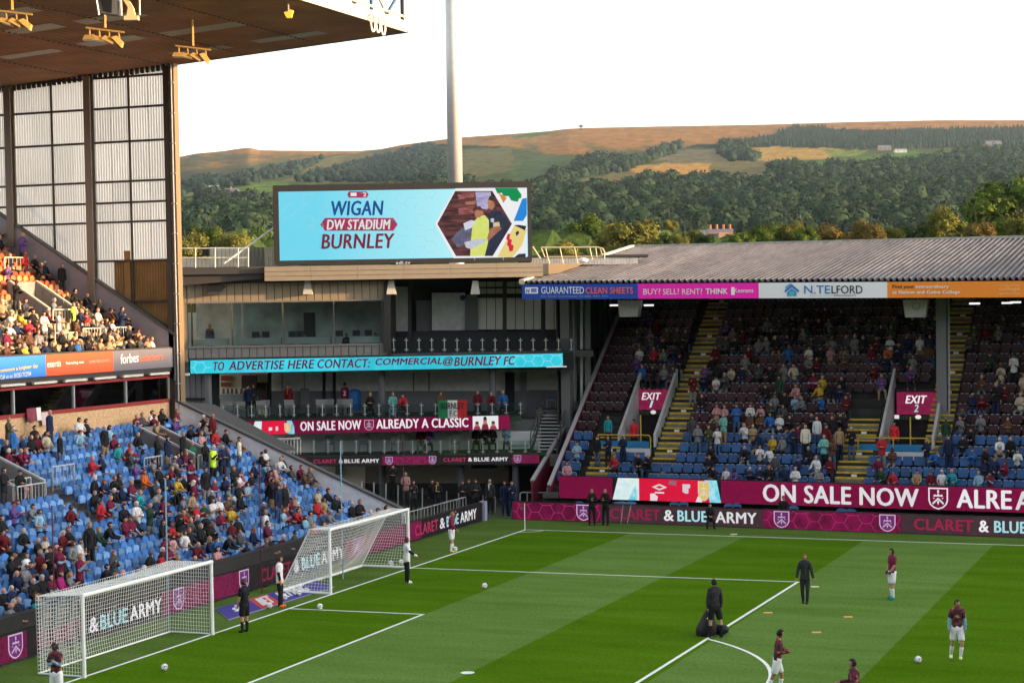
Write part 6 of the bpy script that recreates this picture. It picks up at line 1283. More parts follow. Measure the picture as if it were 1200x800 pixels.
# grey rails in the paddock
t = thing('paddock_railing', 'grey glass and steel railing of the paddock below the lower balcony', 'railing', wd(430, 600, 98))
for i in range(12): px = 424+i*14.2; o = MB(); o.tube(wd(px, 563+i*1.7, 99), wd(px, 592+i*.8, 99), .035, 5); o.build('post', steel, t)
for i in range(11): px = 424+i*14.2; o = MB(); o.prism([wd(px+1, 590+i*.8, 99), wd(px+13, 590+i*.8, 99), wd(px+13, 566+i*1.7, 99), wd(px+1, 565+i*1.7, 99)], HD*.012); o.build('glass_pane', glb, t)
t = thing('crowd_barrier', 'metal barrier with thin upright bars beside the goal-side LED board', 'barrier', (-4.2, 29, 0)); o = MB(); o.tube((-4.2, 26.9, 1.25), (-4.2, 36, 1.25), .03, 5); o.build('top_rail', galv, t)
for k in range(24): y = 26.9+k*.4; o = MB(); o.tube((-4.2, y, 0), (-4.2, y, 1.25), .018, 4); o.build('upright', galv, t)
t = thing('tube_barrier', 'pale tube barrier behind the corner flag in front of the dark doorway', 'barrier', zp(620, 590)); d = 99.5
o = MB()
for a_, b_ in (((609.5, 586), (609.5, 578)), ((609.5, 578), (612, 576.5)), ((612, 576.5), (647, 577)), ((618, 576.5), (618, 587)), ((637, 577), (637, 587))): o.tube(wd(*a_, d), wd(*b_, d), .035, 5)
o.build('tube', mat('tube_pale', (.4, .42, .42), .5), t)
wpx_t = thing('cabinet', 'pale upright cabinet beside the dark doorway near the corner flag', 'cabinet', wd(643, 587, 100)); wpx('body', 640.5, 572, 646, 588, 100, mat('cabinet_pale', (.4, .42, .40), .6), .4, wpx_t)
# stairs on the right, rising from lower to middle level
t = thing('steel_staircase', 'open steel staircase with pale treads at the right of the corner building', 'staircase', wd(645, 530, 102))
for k in range(12):
    y = 527-k*4.0; x0 = 625+k*1.0; x1 = 652+k*1.3; o = MB(); o.prism([wd(x0, y, 101.8+k*.27), wd(x1, y, 101.8+k*.27), wd(x1, y-1.3, 101.8+k*.27), wd(x0, y-1.3, 101.8+k*.27)], HD*.26); o.build('tread', mat('tread_pale', (.42, .42, .42), .6), t)
for a_, b_, c_, e_ in ((622, 529, 638, 482), (653, 531, 669, 482)):
    o = MB(); p = wd(a_, b_, 101.8); q = wd(c_, e_, 105); o.bar(p, q, .08, .22); o.build('stringer', charcoal, t)
    o = MB(); z = Vector((0, 0, 1.0)); o.tube(p+z, q+z, .035, 5); o.tube(p+z*.5, q+z*.5, .025, 5)
    for k in range(5): v = p+(q-p)*k/4; o.tube(v, v+z, .03, 5)
    o.build('hand_rail', charcoal, t)
wpx('stair_landing', 636, 480, 674, 483, 104.5, charcoal, 2); wpx('under_stair_wall', 634, 490, 690, 545, 106, mat('understair', (.05, .05, .05), .8)); wpx('side_wall', 632, 532, 654, 546, 101.2, mat('side_grey', (.13, .13, .12), .8), .3)
for i, px in enumerate((648, 665)):
    c = wd(px, 478, 105.2); t = thing('chair', 'dark blue chair on the landing above the stairs, %s' % ('left one' if i == 0 else 'right one'), 'chair', c, 'chairs on the landing'); o = MB(); o.box((c.x-.3, c.y-.3, c.z+.45), (c.x+.3, c.y+.3, c.z+.52)); o.build('seat', fb, t); o = MB(); q = c+HU*.25; o.prism([q+Vector((0, 0, .5)), q+HU*.2+Vector((0, 0, 1.15)), q+HU*.26+Vector((0, 0, 1.15)), q+HU*.08+Vector((0, 0, .5))], HD*.5); o.build('backrest', fb, t)
    for a_, b_ in ((-.25, -.25), (.25, -.25), (-.25, .25), (.25, .25)): o = MB(); o.tube((c.x+a_, c.y+b_, c.z), (c.x+a_, c.y+b_, c.z+.45), .02, 5); o.build('leg', galv, t)
# balcony furniture: chairs and stools
chm = mat('chair_grey', (.16, .17, .17), .5)
def chair(px, py, d, lab, grp):
    c = wd(px, py, d); t = thing('balcony_chair', lab, 'chair', c, grp); z = Vector((0, 0, 1)); o = MB(); o.prism([c-HU*.24+z*.5, c+HU*.24+z*.5, c+HU*.27+z*.92, c-HU*.27+z*.92], HD*.04); o.build('backrest', chm, t)
    o = MB(); o.prism([c-HU*.25+z*.44, c+HU*.25+z*.44, c+HU*.25+z*.44+HD*.45, c-HU*.25+z*.44+HD*.45], z*.04); o.build('seat', chm, t)
    for a_, e in ((-.22, 0), (.22, 0), (-.22, .42), (.22, .42)): o = MB(); o.tube(c+HU*a_+HD*e, c+HU*a_+HD*e+z*.45, .018, 5); o.build('leg', chm, t)
for i, (px, py, d) in enumerate(((267, 490, 102.1), (282, 490, 102.1), (306, 489, 102.1), (311, 488, 103.2), (339, 488, 102.1), (376, 487.5, 102.2), (386, 487, 103.0), (401, 487, 103.4), (408, 487, 102.3))): chair(px, py, d, 'empty grey chair on the middle balcony, %s from its left end' % ordw(i+1), 'empty chairs on the middle balcony')
for i, (px, py, d) in enumerate(((340, 531, 102), (386.5, 530, 102), (426, 530, 102), (463.5, 529.5, 102), (533.5, 529.5, 102))): chair(px, py, d, 'empty grey chair on the lower balcony, %s from its left end' % ordw(i+1), 'empty chairs on the lower balcony')
c = wd(416, 481, 104); t = thing('blue_bin', 'tall blue cylindrical bin on the middle balcony', 'bin', c); o = MB(); o.tube(c, c+Vector((0, 0, 1.05)), .34, 16); o.build('body', mat('bin_blue', (.01, .10, .32), .4), t); o = MB(); o.sphere(c+Vector((0, 0, 1.05)), .35, 14, 6, sc=(1, 1, .45)); o.build('lid', MATS['bin_blue'], t)
t = thing('balcony_table', 'low glass topped table at the right end of the lower balcony', 'table', wd(610, 531, 101.2)); wpx('table_top', 593, 521.5, 619, 523.5, 101.2, mat('table_glass', (.3, .38, .36), .2), .6, t); 
for px in (596, 616): o = MB(); o.tube(wd(px, 531, 101.4), wd(px, 523, 101.4), .03, 5); o.build('leg', galv, t)
# green-white-red flag over the middle balustrade
PF = Panel(wd(513.5, 490, 100.6), HU, (0, 0, 1)); u1, v1 = PF.uv(547, 468.5); t = flag_strips('flag', 'green white and red flag reading BURNLEY F.C hung over the middle balcony', PF, [fgreen, fwhite, fred], (0, u1), (0, v1), ripple=.05)
PF.parent = t; PF.text('BURNLEY', u1*.1, v1*.52, u1*.9, v1*.88, black_m, bold=.02, lift=.16); PF.text('F.C', u1*.4, v1*.12, u1*.66, v1*.42, black_m, bold=.02, lift=.16)
# ================================================================== people
LEN = dict(ua=.29, fa=.26, th=.43, sh=.43)
def nrm(v): return Vector(v).normalized()
def skinned(verts, edges, radii, root, sub=1):
    me = bpy.data.meshes.new('figure'); me.from_pydata([tuple(v) for v in verts], edges, []); ob = bpy.data.objects.new('figure', me); COL.objects.link(ob)
    sk_ = ob.modifiers.new('s', 'SKIN'); sk_.use_smooth_shade = True
    for i, r in enumerate(radii): d = me.skin_vertices[0].data[i]; d.radius = r if isinstance(r, tuple) else (r, r); d.use_root = (i == root)
    ob.modifiers.new('u', 'SUBSURF').levels = sub
    dg = bpy.context.evaluated_depsgraph_get(); m2 = bpy.data.meshes.new_from_object(ob.evaluated_get(dg))
    vs = [Vector(v.co) for v in m2.vertices]; fs = [tuple(p.vertices) for p in m2.polygons]
    bpy.data.objects.remove(ob); bpy.data.meshes.remove(m2); return vs, fs
def figure(hip=.93, lean=(0, 0, 1), chest=None, armL=None, armR=None, legL=None, legR=None, head=0.0, nod=0, sub=1, detail=False):
    """joint directions -> one continuous body plus clothing shells. Faces +Y. arms/legs: (dir1, dir2)"""
    lean = nrm(lean); H0 = Vector((0, 0, hip)); ch = nrm(chest) if chest else lean
    V = [H0, H0+lean*.20, H0+lean*.20+ch*.20, H0+lean*.20+ch*.36]; neck = V[3]+Vector((0, .01, .11)); V.append(neck)
    E = [(0, 1), (1, 2), (2, 3), (3, 4)]; Rd = [(.145, .115), (.135, .105), (.155, .115), (.10, .09), .055]; lab = ['torso', 'torso', 'torso', 'torso', 'neck']
    side = Vector((1, 0, 0)); hands = []
    bones = [('torso', V[0], V[3]), ('neck', V[3]+(neck-V[3])*.6, neck)]
    for sgn, arm in ((-1, armL), (1, armR)):
        a, b = arm; sh = V[3]+side*sgn*.155-ch*.01; el = sh+nrm(a)*LEN['ua']; wr = el+nrm(b)*LEN['fa']; pm = wr+nrm(b)*.08
        i = len(V); V += [sh, (sh+el)/2, el, (el+wr)/2, wr, pm]; E += [(3, i), (i, i+1), (i+1, i+2), (i+2, i+3), (i+3, i+4), (i+4, i+5)]; Rd += [.072, .058, .047, .043, .03, (.045, .03)]
        bones += [('upper', sh, el), ('fore', el, wr), ('hand', wr+nrm(b)*.02, pm+nrm(b)*.05)]; hands.append((wr, pm, nrm(b), sgn))
    for sgn, leg in ((-1, legL), (1, legR)):
        a, b, c = leg; hp = H0+side*sgn*.09-Vector((0, 0, .03)); kn = hp+nrm(a)*LEN['th']; an = kn+nrm(b)*LEN['sh']; to = an+nrm(c)*.17
        i = len(V); V += [hp, (hp+kn)/2, kn, kn+(an-kn)*.4, an, an+(to-an)*.5, to]; E += [(0, i), (i, i+1), (i+1, i+2), (i+2, i+3), (i+3, i+4), (i+4, i+5), (i+5, i+6)]; Rd += [.095, .082, .058, .055, .038, .045, .035]
        bones += [('thigh', hp, kn), ('shin', kn, an), ('foot', an+nrm(c)*.02, to)]
    vs, fs = skinned(V, E, Rd, 0, sub)
    def nearest(p):
        best = None
        for nm, a, b in bones:
            ab = b-a; t = max(0, min(1, (p-a).dot(ab)/max(1e-9, ab.length_squared))); d = (p-a-ab*t).length-{'torso': .06, 'thigh': .02}.get(nm, 0)
            if best is None or d < best[0]: best = (d, nm, t)
        return best
    fl = [nearest(sum((vs[i] for i in f), Vector())/len(f)) for f in fs]
    nv = [Vector() for _ in vs]
    for f in fs:
        n = (vs[f[1]]-vs[f[0]]).cross(vs[f[2]]-vs[f[0]])
        for i in f: nv[i] += n
    nv = [n.normalized() if n.length > 0 else n for n in nv]
    def shell(test, off, drape=0):
        o = MB(); idx = {}; sel = [f for f, l in zip(fs, fl) if test(l)]
        for f in sel:
            for i in f:
                if i not in idx: idx[i] = len(o.v); o.v.append(tuple(vs[i]+nv[i]*off))
        for f in sel: o.f.append(tuple(idx[i] for i in f)); o.m.append(0)
        # turned-in hem
        cnt = {}
        for f in sel:
            for a, b in zip(f, f[1:]+f[:1]): k = (min(a, b), max(a, b)); cnt.setdefault(k, []).append((a, b))
        for k, l in cnt.items():
            if len(l) == 1:
                a, b = l[0]; n = len(o.v); o.v += [tuple(vs[b]+nv[b]*.001), tuple(vs[a]+nv[a]*.001)]; o.f.append((idx[b], idx[a], n+1, n)); o.m.append(0)
        return o
    body = MB(); body.add(vs, fs)
    # head: egg with nose, brow, chin and ears, sunk on the neck
    hc = neck+Vector((0, .02, .105)); ch_, sh_ = math.cos(head), math.sin(head); cn, sn = math.cos(nod), math.sin(nod)
    def HT(x, y, z):
        y, z = y*cn+z*sn, -y*sn+z*cn; return hc+Vector((x*ch_-y*sh_, x*sh_+y*ch_, z))
    nu, nw = (16, 12) if detail else (10, 8); hv = []; hf = []
    def hp_(u, w_):
        x = math.sin(w_)*math.cos(u); y = math.sin(w_)*math.sin(u); z = math.cos(w_)
        rx, ry, rz_ = .076, .096, .118
        if z < -.2: k = 1-(-.2-z)*.35; x *= k; y = y*k+(.10 if y > 0 else 0)*(-.2-z)
        return (x*rx, y*ry+(.006 if z > .2 else 0), z*rz_)
    hv.append(HT(*hp_(0, 0)))
    for j in range(1, nw):
        for i in range(nu):
            x, y, z = hp_(2*math.pi*i/nu, math.pi*j/nw)
            if abs(x) < .02 and y > 0 and -.45 < z/.118 < .1: y += .020*(1 if z < 0 else .5)
            hv.append(HT(x, y, z))
    hv.append(HT(0, .02, -.122))
    for i in range(nu): hf.append((0, 1+i, 1+(i+1) % nu)); e = len(hv)-1; hf.append((e, e-nu+(i+1) % nu, e-nu+i))
    for j in range(nw-2):
        for i in range(nu): a = 1+j*nu+i; b = 1+j*nu+(i+1) % nu; hf.append((a, a+nu, b+nu, b))
    body.add(hv, hf)
    for s_ in (-1, 1): body.sphere(HT(s_*.078, -.005, -.005), .022, 5, 4, sc=(.4, .8, 1.2))
    # fingers: four of unequal length and a thumb from the side of the palm
    for wr, pm, d, sgn in hands:
        sd_ = d.cross(Vector((0, 0, 1))); sd_ = sd_.normalized() if sd_.length > .2 else Vector((0, 1, 0)); cur = d.cross(sd_).normalized()
        for k, ln in enumerate((.062, .074, .068, .05)):
            b0_ = pm+sd_*(k-1.5)*.02+d*.012; m1 = b0_+d*ln*.55+cur*.008; m2 = m1+(d+cur*.9).normalized()*ln*.5
            body.tube(b0_, m1, .0098, 4, .0085, cap=False); body.tube(m1, m2, .0085, 4, .006)
        b0_ = wr+d*.03-sd_*.028*1; m1 = b0_+(d-sd_*.8).normalized()*.04; body.tube(b0_, m1, .012, 4, .010, cap=False); body.tube(m1, m1+(d+cur*.3).normalized()*.03, .010, 4, .007)
    T = lambda *ns: (lambda l: l[1] in ns)
    P = {'body': body}
    P['jacket'] = shell(lambda l: l[1] in ('torso', 'upper', 'fore') or (l[1] == 'thigh' and l[2] < .06) or (l[1] == 'neck' and l[2] < .1), .017)
    P['shirt'] = shell(lambda l: l[1] == 'torso' or (l[1] == 'upper' and l[2] < .72) or (l[1] == 'thigh' and l[2] < .08), .017)
    P['sleeve'] = shell(lambda l: l[1] == 'fore' or (l[1] == 'upper' and l[2] >= .6), .009)
    P['trousers'] = shell(lambda l: l[1] in ('thigh', 'shin') or (l[1] == 'torso' and l[2] < .12), .014)
    P['shorts'] = shell(lambda l: (l[1] == 'thigh' and l[2] < .82) or (l[1] == 'torso' and l[2] < .12), .030)
    P['socks'] = shell(lambda l: l[1] == 'shin' and l[2] > .25, .007)
    P['shoes'] = shell(lambda l: l[1] == 'foot' or (l[1] == 'shin' and l[2] > .93), .012)
    P['gloves'] = shell(lambda l: l[1] == 'hand' or (l[1] == 'fore' and l[2] > .9), .018)
    def cap_(zmin_f, zmin_b, off, down=0):
        o = MB(); idx = {}
        for f in hf:
            c = [hv[i] for i in f]; ok = True; m_ = sum(c, Vector())/len(c)-hc
            yy = -m_.x*sh_+m_.y*ch_; zz = m_.z
            lim = zmin_f if yy > .03 else zmin_b
            if zz < lim: continue
            for i in f:
                if i not in idx:
                    idx[i] = len(o.v); v = hv[i]; d = (v-hc); o.v.append(tuple(hc+d*(1+off/ max(.05, d.length))))
            o.f.append(tuple(idx[i] for i in f)); o.m.append(0)
        return o
    P['hair'] = cap_(.052, -.045, .013); h2 = cap_(.052, -.075, .022); h2.sphere(HT(0, -.07, -.09), .085, 7, 5, sc=(1, .6, 1.3)); P['long_hair'] = h2
    cp_ = cap_(.035, .0, .018); cp_.box((0, 0, 0), (0, 0, 0)) if 0 else None
    q = [HT(x, y, z) for x, y, z in ((-.05, .08, .05), (.05, .08, .05), (.045, .15, .035), (-.045, .15, .035))]; cp_.add(q+[v-Vector((0, 0, .012)) for v in q], [(0, 1, 2, 3), (7, 6, 5, 4), (0, 4, 5, 1), (1, 5, 6, 2), (2, 6, 7, 3), (3, 7, 4, 0)]); P['cap'] = cp_
    sc_ = MB(); n_ = 10; c = neck-Vector((0, 0, .03))
    for k in range(n_):
        a0, a1 = 2*math.pi*k/n_, 2*math.pi*(k+1)/n_; sc_.tube(c+Vector((.075*math.cos(a0), .07*math.sin(a0), 0)), c+Vector((.075*math.cos(a1), .07*math.sin(a1), 0)), .03, 5)
    sc_.tube(c+Vector((.05, .09, 0)), c+Vector((.06, .15, -.32)), .03, 5); P['scarf'] = sc_
    if detail:
        e = MB(); [e.sphere(HT(s_*.030, .083, .012), .011, 6, 4) for s_ in (-1, 1)]; P['eyes'] = e
        e = MB(); e.add([HT(-.026, .097, -.058), HT(.026, .097, -.058), HT(.02, .101, -.066), HT(-.02, .101, -.066)], [(0, 1, 2, 3)]); P['mouth'] = e
    out = {}
    for k, o in P.items(): out[k] = o.mesh(k, [None], smooth=True)
    return out
dn = (0, 0, -1); ft = (0, 1, -.05)
sitleg = lambda s, sp=.12, f=1: ((s*sp, 1, -.02), (s*.03, .12 if f else -.2, -1), ft)
FIG = {
 'sit_lap': figure(.45, (0, -.08, 1), None, ((-.25, .35, -1), (.35, .9, -.25)), ((.25, .35, -1), (-.35, .9, -.25)), sitleg(-1), sitleg(1)),
 'sit_fold': figure(.45, (0, -.15, 1), None, ((-.35, .45, -1), (.95, .5, .15)), ((.35, .45, -1), (-.95, .5, .1)), sitleg(-1, .2), sitleg(1, .2), head=.3),
 'sit_forward': figure(.45, (0, .5, 1), (0, .6, 1), ((-.1, .75, -1), (.3, .9, -.1)), ((.1, .75, -1), (-.3, .9, -.1)), sitleg(-1, .25), sitleg(1, .25), nod=.1),
 'sit_turn': figure(.45, (.1, .05, 1), (.1, .05, 1), ((-.3, .3, -1), (.5, .8, -.1)), ((.45, .1, -1), (-.1, 1, -.2)), sitleg(-1, .1), sitleg(1, .3, 0), head=.9),
 'sit_phone': figure(.45, (0, .1, 1), None, ((-.2, .5, -1), (.5, .7, .6)), ((.2, .5, -1), (-.5, .7, .6)), sitleg(-1), sitleg(1), nod=.35),
 'stand': figure(.93, (0, 0, 1), None, ((-.2, .02, -1), (.0, .15, -1)), ((.2, .02, -1), (.0, .15, -1)), ((-.06, .02, -1), (-.02, 0, -1), ft), ((.06, .02, -1), (.02, 0, -1), ft), head=-.3),
 'stand_fold': figure(.93, (0, -.03, 1), None, ((-.35, .35, -1), (.95, .45, .15)), ((.35, .35, -1), (-.95, .45, .1)), ((-.08, .02, -1), (-.02, 0, -1), ft), ((.1, .02, -1), (.02, -.03, -1), ft), head=.2),
 'stand_phone': figure(.93, (0, .02, 1), None, ((-.15, .2, -1), (.3, .6, .1)), ((.2, .4, -1), (-.3, .6, .7)), ((-.05, .08, -1), (-.02, -.05, -1), ft), ((.08, -.02, -1), (.02, -.02, -1), ft), nod=.2, head=.4),
}
SKIN = [mat('skin_fair', (.46, .25, .17), .6), mat('skin_pink', (.50, .24, .17), .6), mat('skin_tan', (.33, .17, .10), .6), mat('skin_dark', (.10, .05, .03), .55)]
HAIRC = {'black': (.010, .009, .009), 'brown': (.045, .024, .014), 'grey': (.28, .27, .26), 'fair': (.28, .18, .08), 'white': (.5, .48, .46), 'ginger': (.22, .07, .02)}
CC = {'black': (.014, .014, .016), 'navy': (.012, .02, .055), 'claret': (.13, .012, .035), 'maroon': (.10, .01, .015), 'grey': (.16, .165, .17), 'darkgrey': (.055, .057, .062), 'blue': (.02, .10, .30), 'lightblue': (.20, .36, .48), 'white': (.55, .55, .56), 'red': (.36, .022, .03), 'green': (.02, .11, .06), 'darkgreen': (.018, .045, .028), 'teal': (.02, .22, .26), 'mint': (.14, .38, .34), 'purple': (.11, .06, .20), 'olive': (.06, .06, .03), 'tan': (.30, .20, .11), 'beige': (.42, .36, .27), 'cream': (.58, .53, .44), 'brown': (.10, .05, .03), 'yellow': (.42, .28, .03), 'orange': (.45, .10, .02), 'pink': (.42, .22, .23), 'hivis': (.50, .75, .05), 'redvis': (.60, .03, .04), 'denim': (.05, .09, .18), 'magenta': (.32, .02, .14), 'charcoal': (.03, .03, .034)}
def cm(c): return mat('cloth_'+c, CC[c], .85, spec=.15, var=.38, vscale=15)
def hm2(c): return mat('hair_'+c, HAIRC[c], .7, spec=.3)
prnd = random.Random(5)
NPPL = [0]
def person(fig, loc, rot, label, group=None, parts=(), skin=None, scale=1.0, cat='person'):
    """body mesh at the feet; parts = [(part key, object name, material)]"""
    F_ = FIG[fig] if isinstance(fig, str) else fig
    o = bpy.data.objects.new('person', F_['body']); COL.objects.link(o); o.location = loc; o.rotation_euler = (0, 0, rot); o.scale = (scale,)*3
    o.material_slots[0].link = 'OBJECT'; o.material_slots[0].material = skin or SKIN[0]; tag(o, label, cat, group)
    for k, nm, m in parts:
        c = bpy.data.objects.new(nm, F_[k]); COL.objects.link(c); c.parent = o; c.material_slots[0].link = 'OBJECT'; c.material_slots[0].material = m
    NPPL[0] += 1; return o
ADJ = {'darkgrey': 'dark grey', 'lightblue': 'light blue', 'darkgreen': 'dark green', 'hivis': 'yellow hi-vis', 'redvis': 'red hi-vis', 'mint': 'mint green'}
CODE = dict(k='black', n='navy', c='claret', m='maroon', g='grey', G='darkgrey', b='blue', B='lightblue', w='white', r='red', t='tan', T='teal', p='pink', P='purple', o='olive', O='orange', y='yellow', e='beige', E='cream', d='darkgreen', D='green', x='brown', i='mint', h='hivis', H='redvis', M='magenta', z='charcoal')
def parse(s, x0, y0, k):
    out = []
    for tk in s.split():
        a, b, c = tk.split(','); st = c.endswith('*'); c = c.rstrip('*'); out.append((x0+float(a)/k, y0+float(b)/k, c, st))
    return out
LOW = (parse('50,415,o* 95,490,b* 330,485,k 440,390,n* 225,570,n 300,575,k 355,600,m 435,545,e 535,510,k* 130,670,c 185,680,c 80,720,c 755,480,w 820,410,k 750,545,B 955,480,k* 1040,500,B 1105,625,T 1160,610,r 850,760,r 965,730,n 10,600,k 1060,600,c 60,560,G', 0, 440, 8) +
 parse('90,360,c 145,330,G 200,325,c 240,345,w 310,320,k 465,300,c 75,445,b 95,515,k 250,470,t 250,555,k* 345,550,n* 490,550,k* 575,450,k 650,420,k 770,340,m* 745,490,g 655,510,n 700,560,p 830,460,n 820,520,r 915,550,k 605,625,D 700,655,k* 770,650,h* 860,640,n* 905,660,n* 1020,610,E* 1085,600,x 140,745,b 15,760,G 380,780,g 480,760,n 560,780,c 430,380,P', 150, 440, 8) +
 parse('885,280,k 930,290,n 1010,340,k 1150,310,n 1115,370,w 880,390,k 945,430,r 905,440,d 1020,400,c 115,525,P 180,510,b 255,480,g 365,540,B 665,510,m 1075,200,k 1130,200,k 1190,60,o 160,195,k* 215,300,p 1175,520,k 1190,640,c 8,190,k*', 0, 530, 8) +
 parse('20,30,o 60,60,P 230,90,g 380,60,B 440,85,c 560,60,c 610,120,n 305,190,k 270,190,c 160,215,O 215,290,G 370,280,n 340,300,b 430,260,y 560,120,c* 620,190,c 700,170,k* 820,220,c 905,210,n 965,150,k* 1070,190,M 1055,280,k 1130,260,B 1170,230,k 1180,90,n 950,310,g 630,320,c 600,390,t 790,400,k 860,430,w 925,370,G 1050,390,k 1025,470,B 1075,460,k 40,330,c 110,350,T 240,400,g 340,400,c 90,490,w 175,460,d* 270,470,n 330,470,c 30,580,c 80,620,k 470,490,r 450,550,k* 630,530,r 785,500,w 880,520,c 905,560,p 960,530,y 590,600,G 605,650,c 725,500,d 655,510,t 580,720,k 535,760,w 765,690,k 690,700,k 730,690,e 345,700,k 415,690,r 355,760,c 885,755,k 1175,760,n 660,600,k 500,640,n 510,190,k', 150, 530, 8) +
 parse('40,20,k 40,60,B 85,15,w 160,60,w 215,60,k 155,110,p 285,95,G 335,130,c 370,135,x 70,140,c 110,165,n 160,180,c 200,190,g 130,215,k* 100,240,k* 150,260,n* 200,290,k* 260,350,c 305,350,t 325,410,g 245,430,c 205,455,B 285,440,r 395,460,B 435,460,g 480,430,r 535,450,g 490,300,e 515,290,k 530,360,t 625,355,k 660,340,k 790,395,k* 755,420,k 895,455,n 940,430,y 1060,420,p 450,560,r 520,570,t 165,650,m 300,615,o 325,625,e 100,600,c 75,640,n 30,640,x 430,180,G', 300, 530, 6.667) +
 parse('30,40,k 220,95,k 430,110,e 575,115,m 655,50,k 810,60,k* 860,15,d 960,45,k 475,205,k 530,200,c* 685,260,g 600,320,k 90,400,k 150,385,k 275,390,n 415,370,n 640,370,k 715,350,c* 715,440,c 165,500,n 225,490,g 325,540,k 400,530,k 500,480,c 575,470,M 640,470,g 930,395,k 1030,290,G* 1090,470,k 1150,465,k 350,760,k 555,530,c 360,300,m', 0, 610, 8) +
 parse('170,300,k 210,300,r 255,280,n 300,175,B 350,190,p 310,240,c 440,165,w 480,140,k 545,125,k 590,145,g 635,110,n 735,165,k 690,210,b 650,200,n 975,150,n 1100,130,c 1165,180,m 940,270,k 690,320,p 710,340,k 525,375,k 70,410,k 125,400,T 170,420,g 290,115,k 350,110,k', 150, 600, 6.667) +
 parse('60,487,k 88,492,n 135,492,T 160,460,w 20,400,k 45,420,n', 0, 580, 3.636))
FAR = (parse('750,590,b 830,590,k 920,590,g 990,570,G 840,440,r 735,480,w 820,330,g 790,345,g 730,340,G 1025,310,G 1095,320,G 1145,370,t 910,370,k 885,445,d 1065,400,k 1000,430,n 1000,640,g 960,640,G', 640, 340, 6.667) +
 parse('485,335,T* 400,505,k* 485,500,n* 600,480,n* 240,555,B 165,735,p 720,585,k 805,610,k 545,645,r 455,660,c 1145,290,G* 1185,380,g* 1145,20,m*', 640, 440, 6.667) +
 parse('150,130,k 260,30,w 205,30,n 165,20,n 120,385,g* 205,390,o* 270,380,w* 320,350,i* 375,300,k* 420,220,b* 265,240,p 325,240,p 530,215,w 620,215,p 690,225,d 755,285,w 485,380,w 550,380,t 600,380,n 690,330,b 450,430,n 605,440,n 700,455,y 780,450,g 865,380,n* 960,400,E* 1050,330,w* 1045,390,t 1125,390,m* 1170,340,k* 1170,465,x* 1105,495,i* 240,525,k 495,525,k 555,555,k 605,545,w 685,530,w 725,620,G 800,690,n 880,695,w 995,600,k 1065,710,g 1150,690,m 525,700,n 255,750,k 340,770,w 425,745,P 605,760,n 685,770,k 880,140,B 950,160,g 1020,15,c 1100,10,y 1160,85,k 1075,110,y 910,70,p 755,15,d* 725,145,g 795,155,k 655,80,k 840,330,k 610,290,x 570,310,c', 800, 440, 6.667) +
 parse('125,185,k 20,320,t* 95,310,k* 110,250,B 30,240,k 285,400,r* 350,440,x 270,490,c 290,600,d 360,600,r 505,630,t 590,640,m 660,640,w 730,650,T 565,395,n* 705,400,n* 790,380,k 855,455,b 930,460,k 930,500,n 990,520,n 1055,525,c 1090,400,k 890,610,B 965,655,c 850,130,n 910,135,m 1000,85,k* 1050,95,n* 1150,120,e 905,260,g 685,260,d* 95,60,g 20,65,n 185,75,g 235,85,k 290,60,k 520,30,t 450,20,k', 980, 440, 5.333) +
 parse('490,490,g 385,560,e 290,570,k 465,590,n 795,570,g 875,565,e 755,640,d* 1030,620,c 1100,635,y 910,690,p 200,640,n 280,650,w 830,415,b 1000,420,w 1050,490,m 1155,430,p 1075,440,k 25,285,G 75,350,g 525,385,m 595,380,g 470,290,m 550,300,k 755,220,G 665,215,g 985,225,G 1065,215,k 1150,220,g 920,155,G 960,290,g 1010,320,G 1180,350,g 945,380,k 880,290,k 340,325,G 430,330,k 700,300,k 640,380,k 820,330,n', 800, 345, 6.667) +
 parse('65,290,G 120,290,g 180,290,k 225,340,m 325,345,O 260,290,m 345,260,w 465,300,n 535,290,w 440,370,k 240,480,m 45,530,k 20,575,n 100,575,g 185,590,g 240,600,k 300,575,k 460,540,k 530,545,t 370,130,G 490,185,k 560,170,G 775,130,g 1010,95,G 40,120,k 1035,235,g 965,220,m 980,400,d 1055,430,e 1135,425,w* 1040,470,n 1200,540,e 1020,600,n 1075,610,m 130,200,k 210,180,G 290,210,k 590,240,k 640,180,G', 980, 345, 5.4545))
UPP = (parse('95,130,G 225,190,P* 275,330,r 330,325,d 455,390,k 400,440,k 580,430,O 655,425,k* 710,490,k* 125,415,n 70,440,P 745,750,k 640,745,t 5,150,k 150,700,k* 500,470,n 610,470,k', 0, 260, 9.41) +
 parse('125,-40,r* 25,160,t 165,240,y 230,250,t 270,190,G 310,320,r 60,295,E 455,220,E* 380,360,k 615,195,w* 780,160,h* 590,410,B 650,400,O 70,415,w 330,430,x 265,545,y 130,570,k 400,570,t 860,620,b 165,610,k 330,650,k 60,680,x 110,650,t 745,20,m 830,70,k 800,50,n 915,70,k 975,60,k 870,190,n 960,190,r 870,270,m 430,660,t 10,560,k 200,480,x 20,430,t 90,540,c', 0, 340, 9.41) +
 parse('25,140,r 105,120,k 150,140,E 215,220,x 305,270,w 240,320,k 375,205,n* 100,345,k 170,385,k 340,370,t 575,400,t 735,425,k 695,515,t 750,530,w 875,490,k 90,480,x 155,470,t 435,520,k 260,480,t 50,420,k 130,430,c 230,440,e 20,480,k', 100, 345, 9.41))
LOWFIG = {}
SIT = ['sit_lap', 'sit_fold', 'sit_forward', 'sit_turn', 'sit_phone']; STD = ['stand', 'stand_fold', 'stand_phone']
LEGC = ['denim', 'black', 'navy', 'charcoal', 'grey', 'denim', 'black', 'tan']
WN = dict(lo='lower left tier', up='upper left tier', fa='far stand')
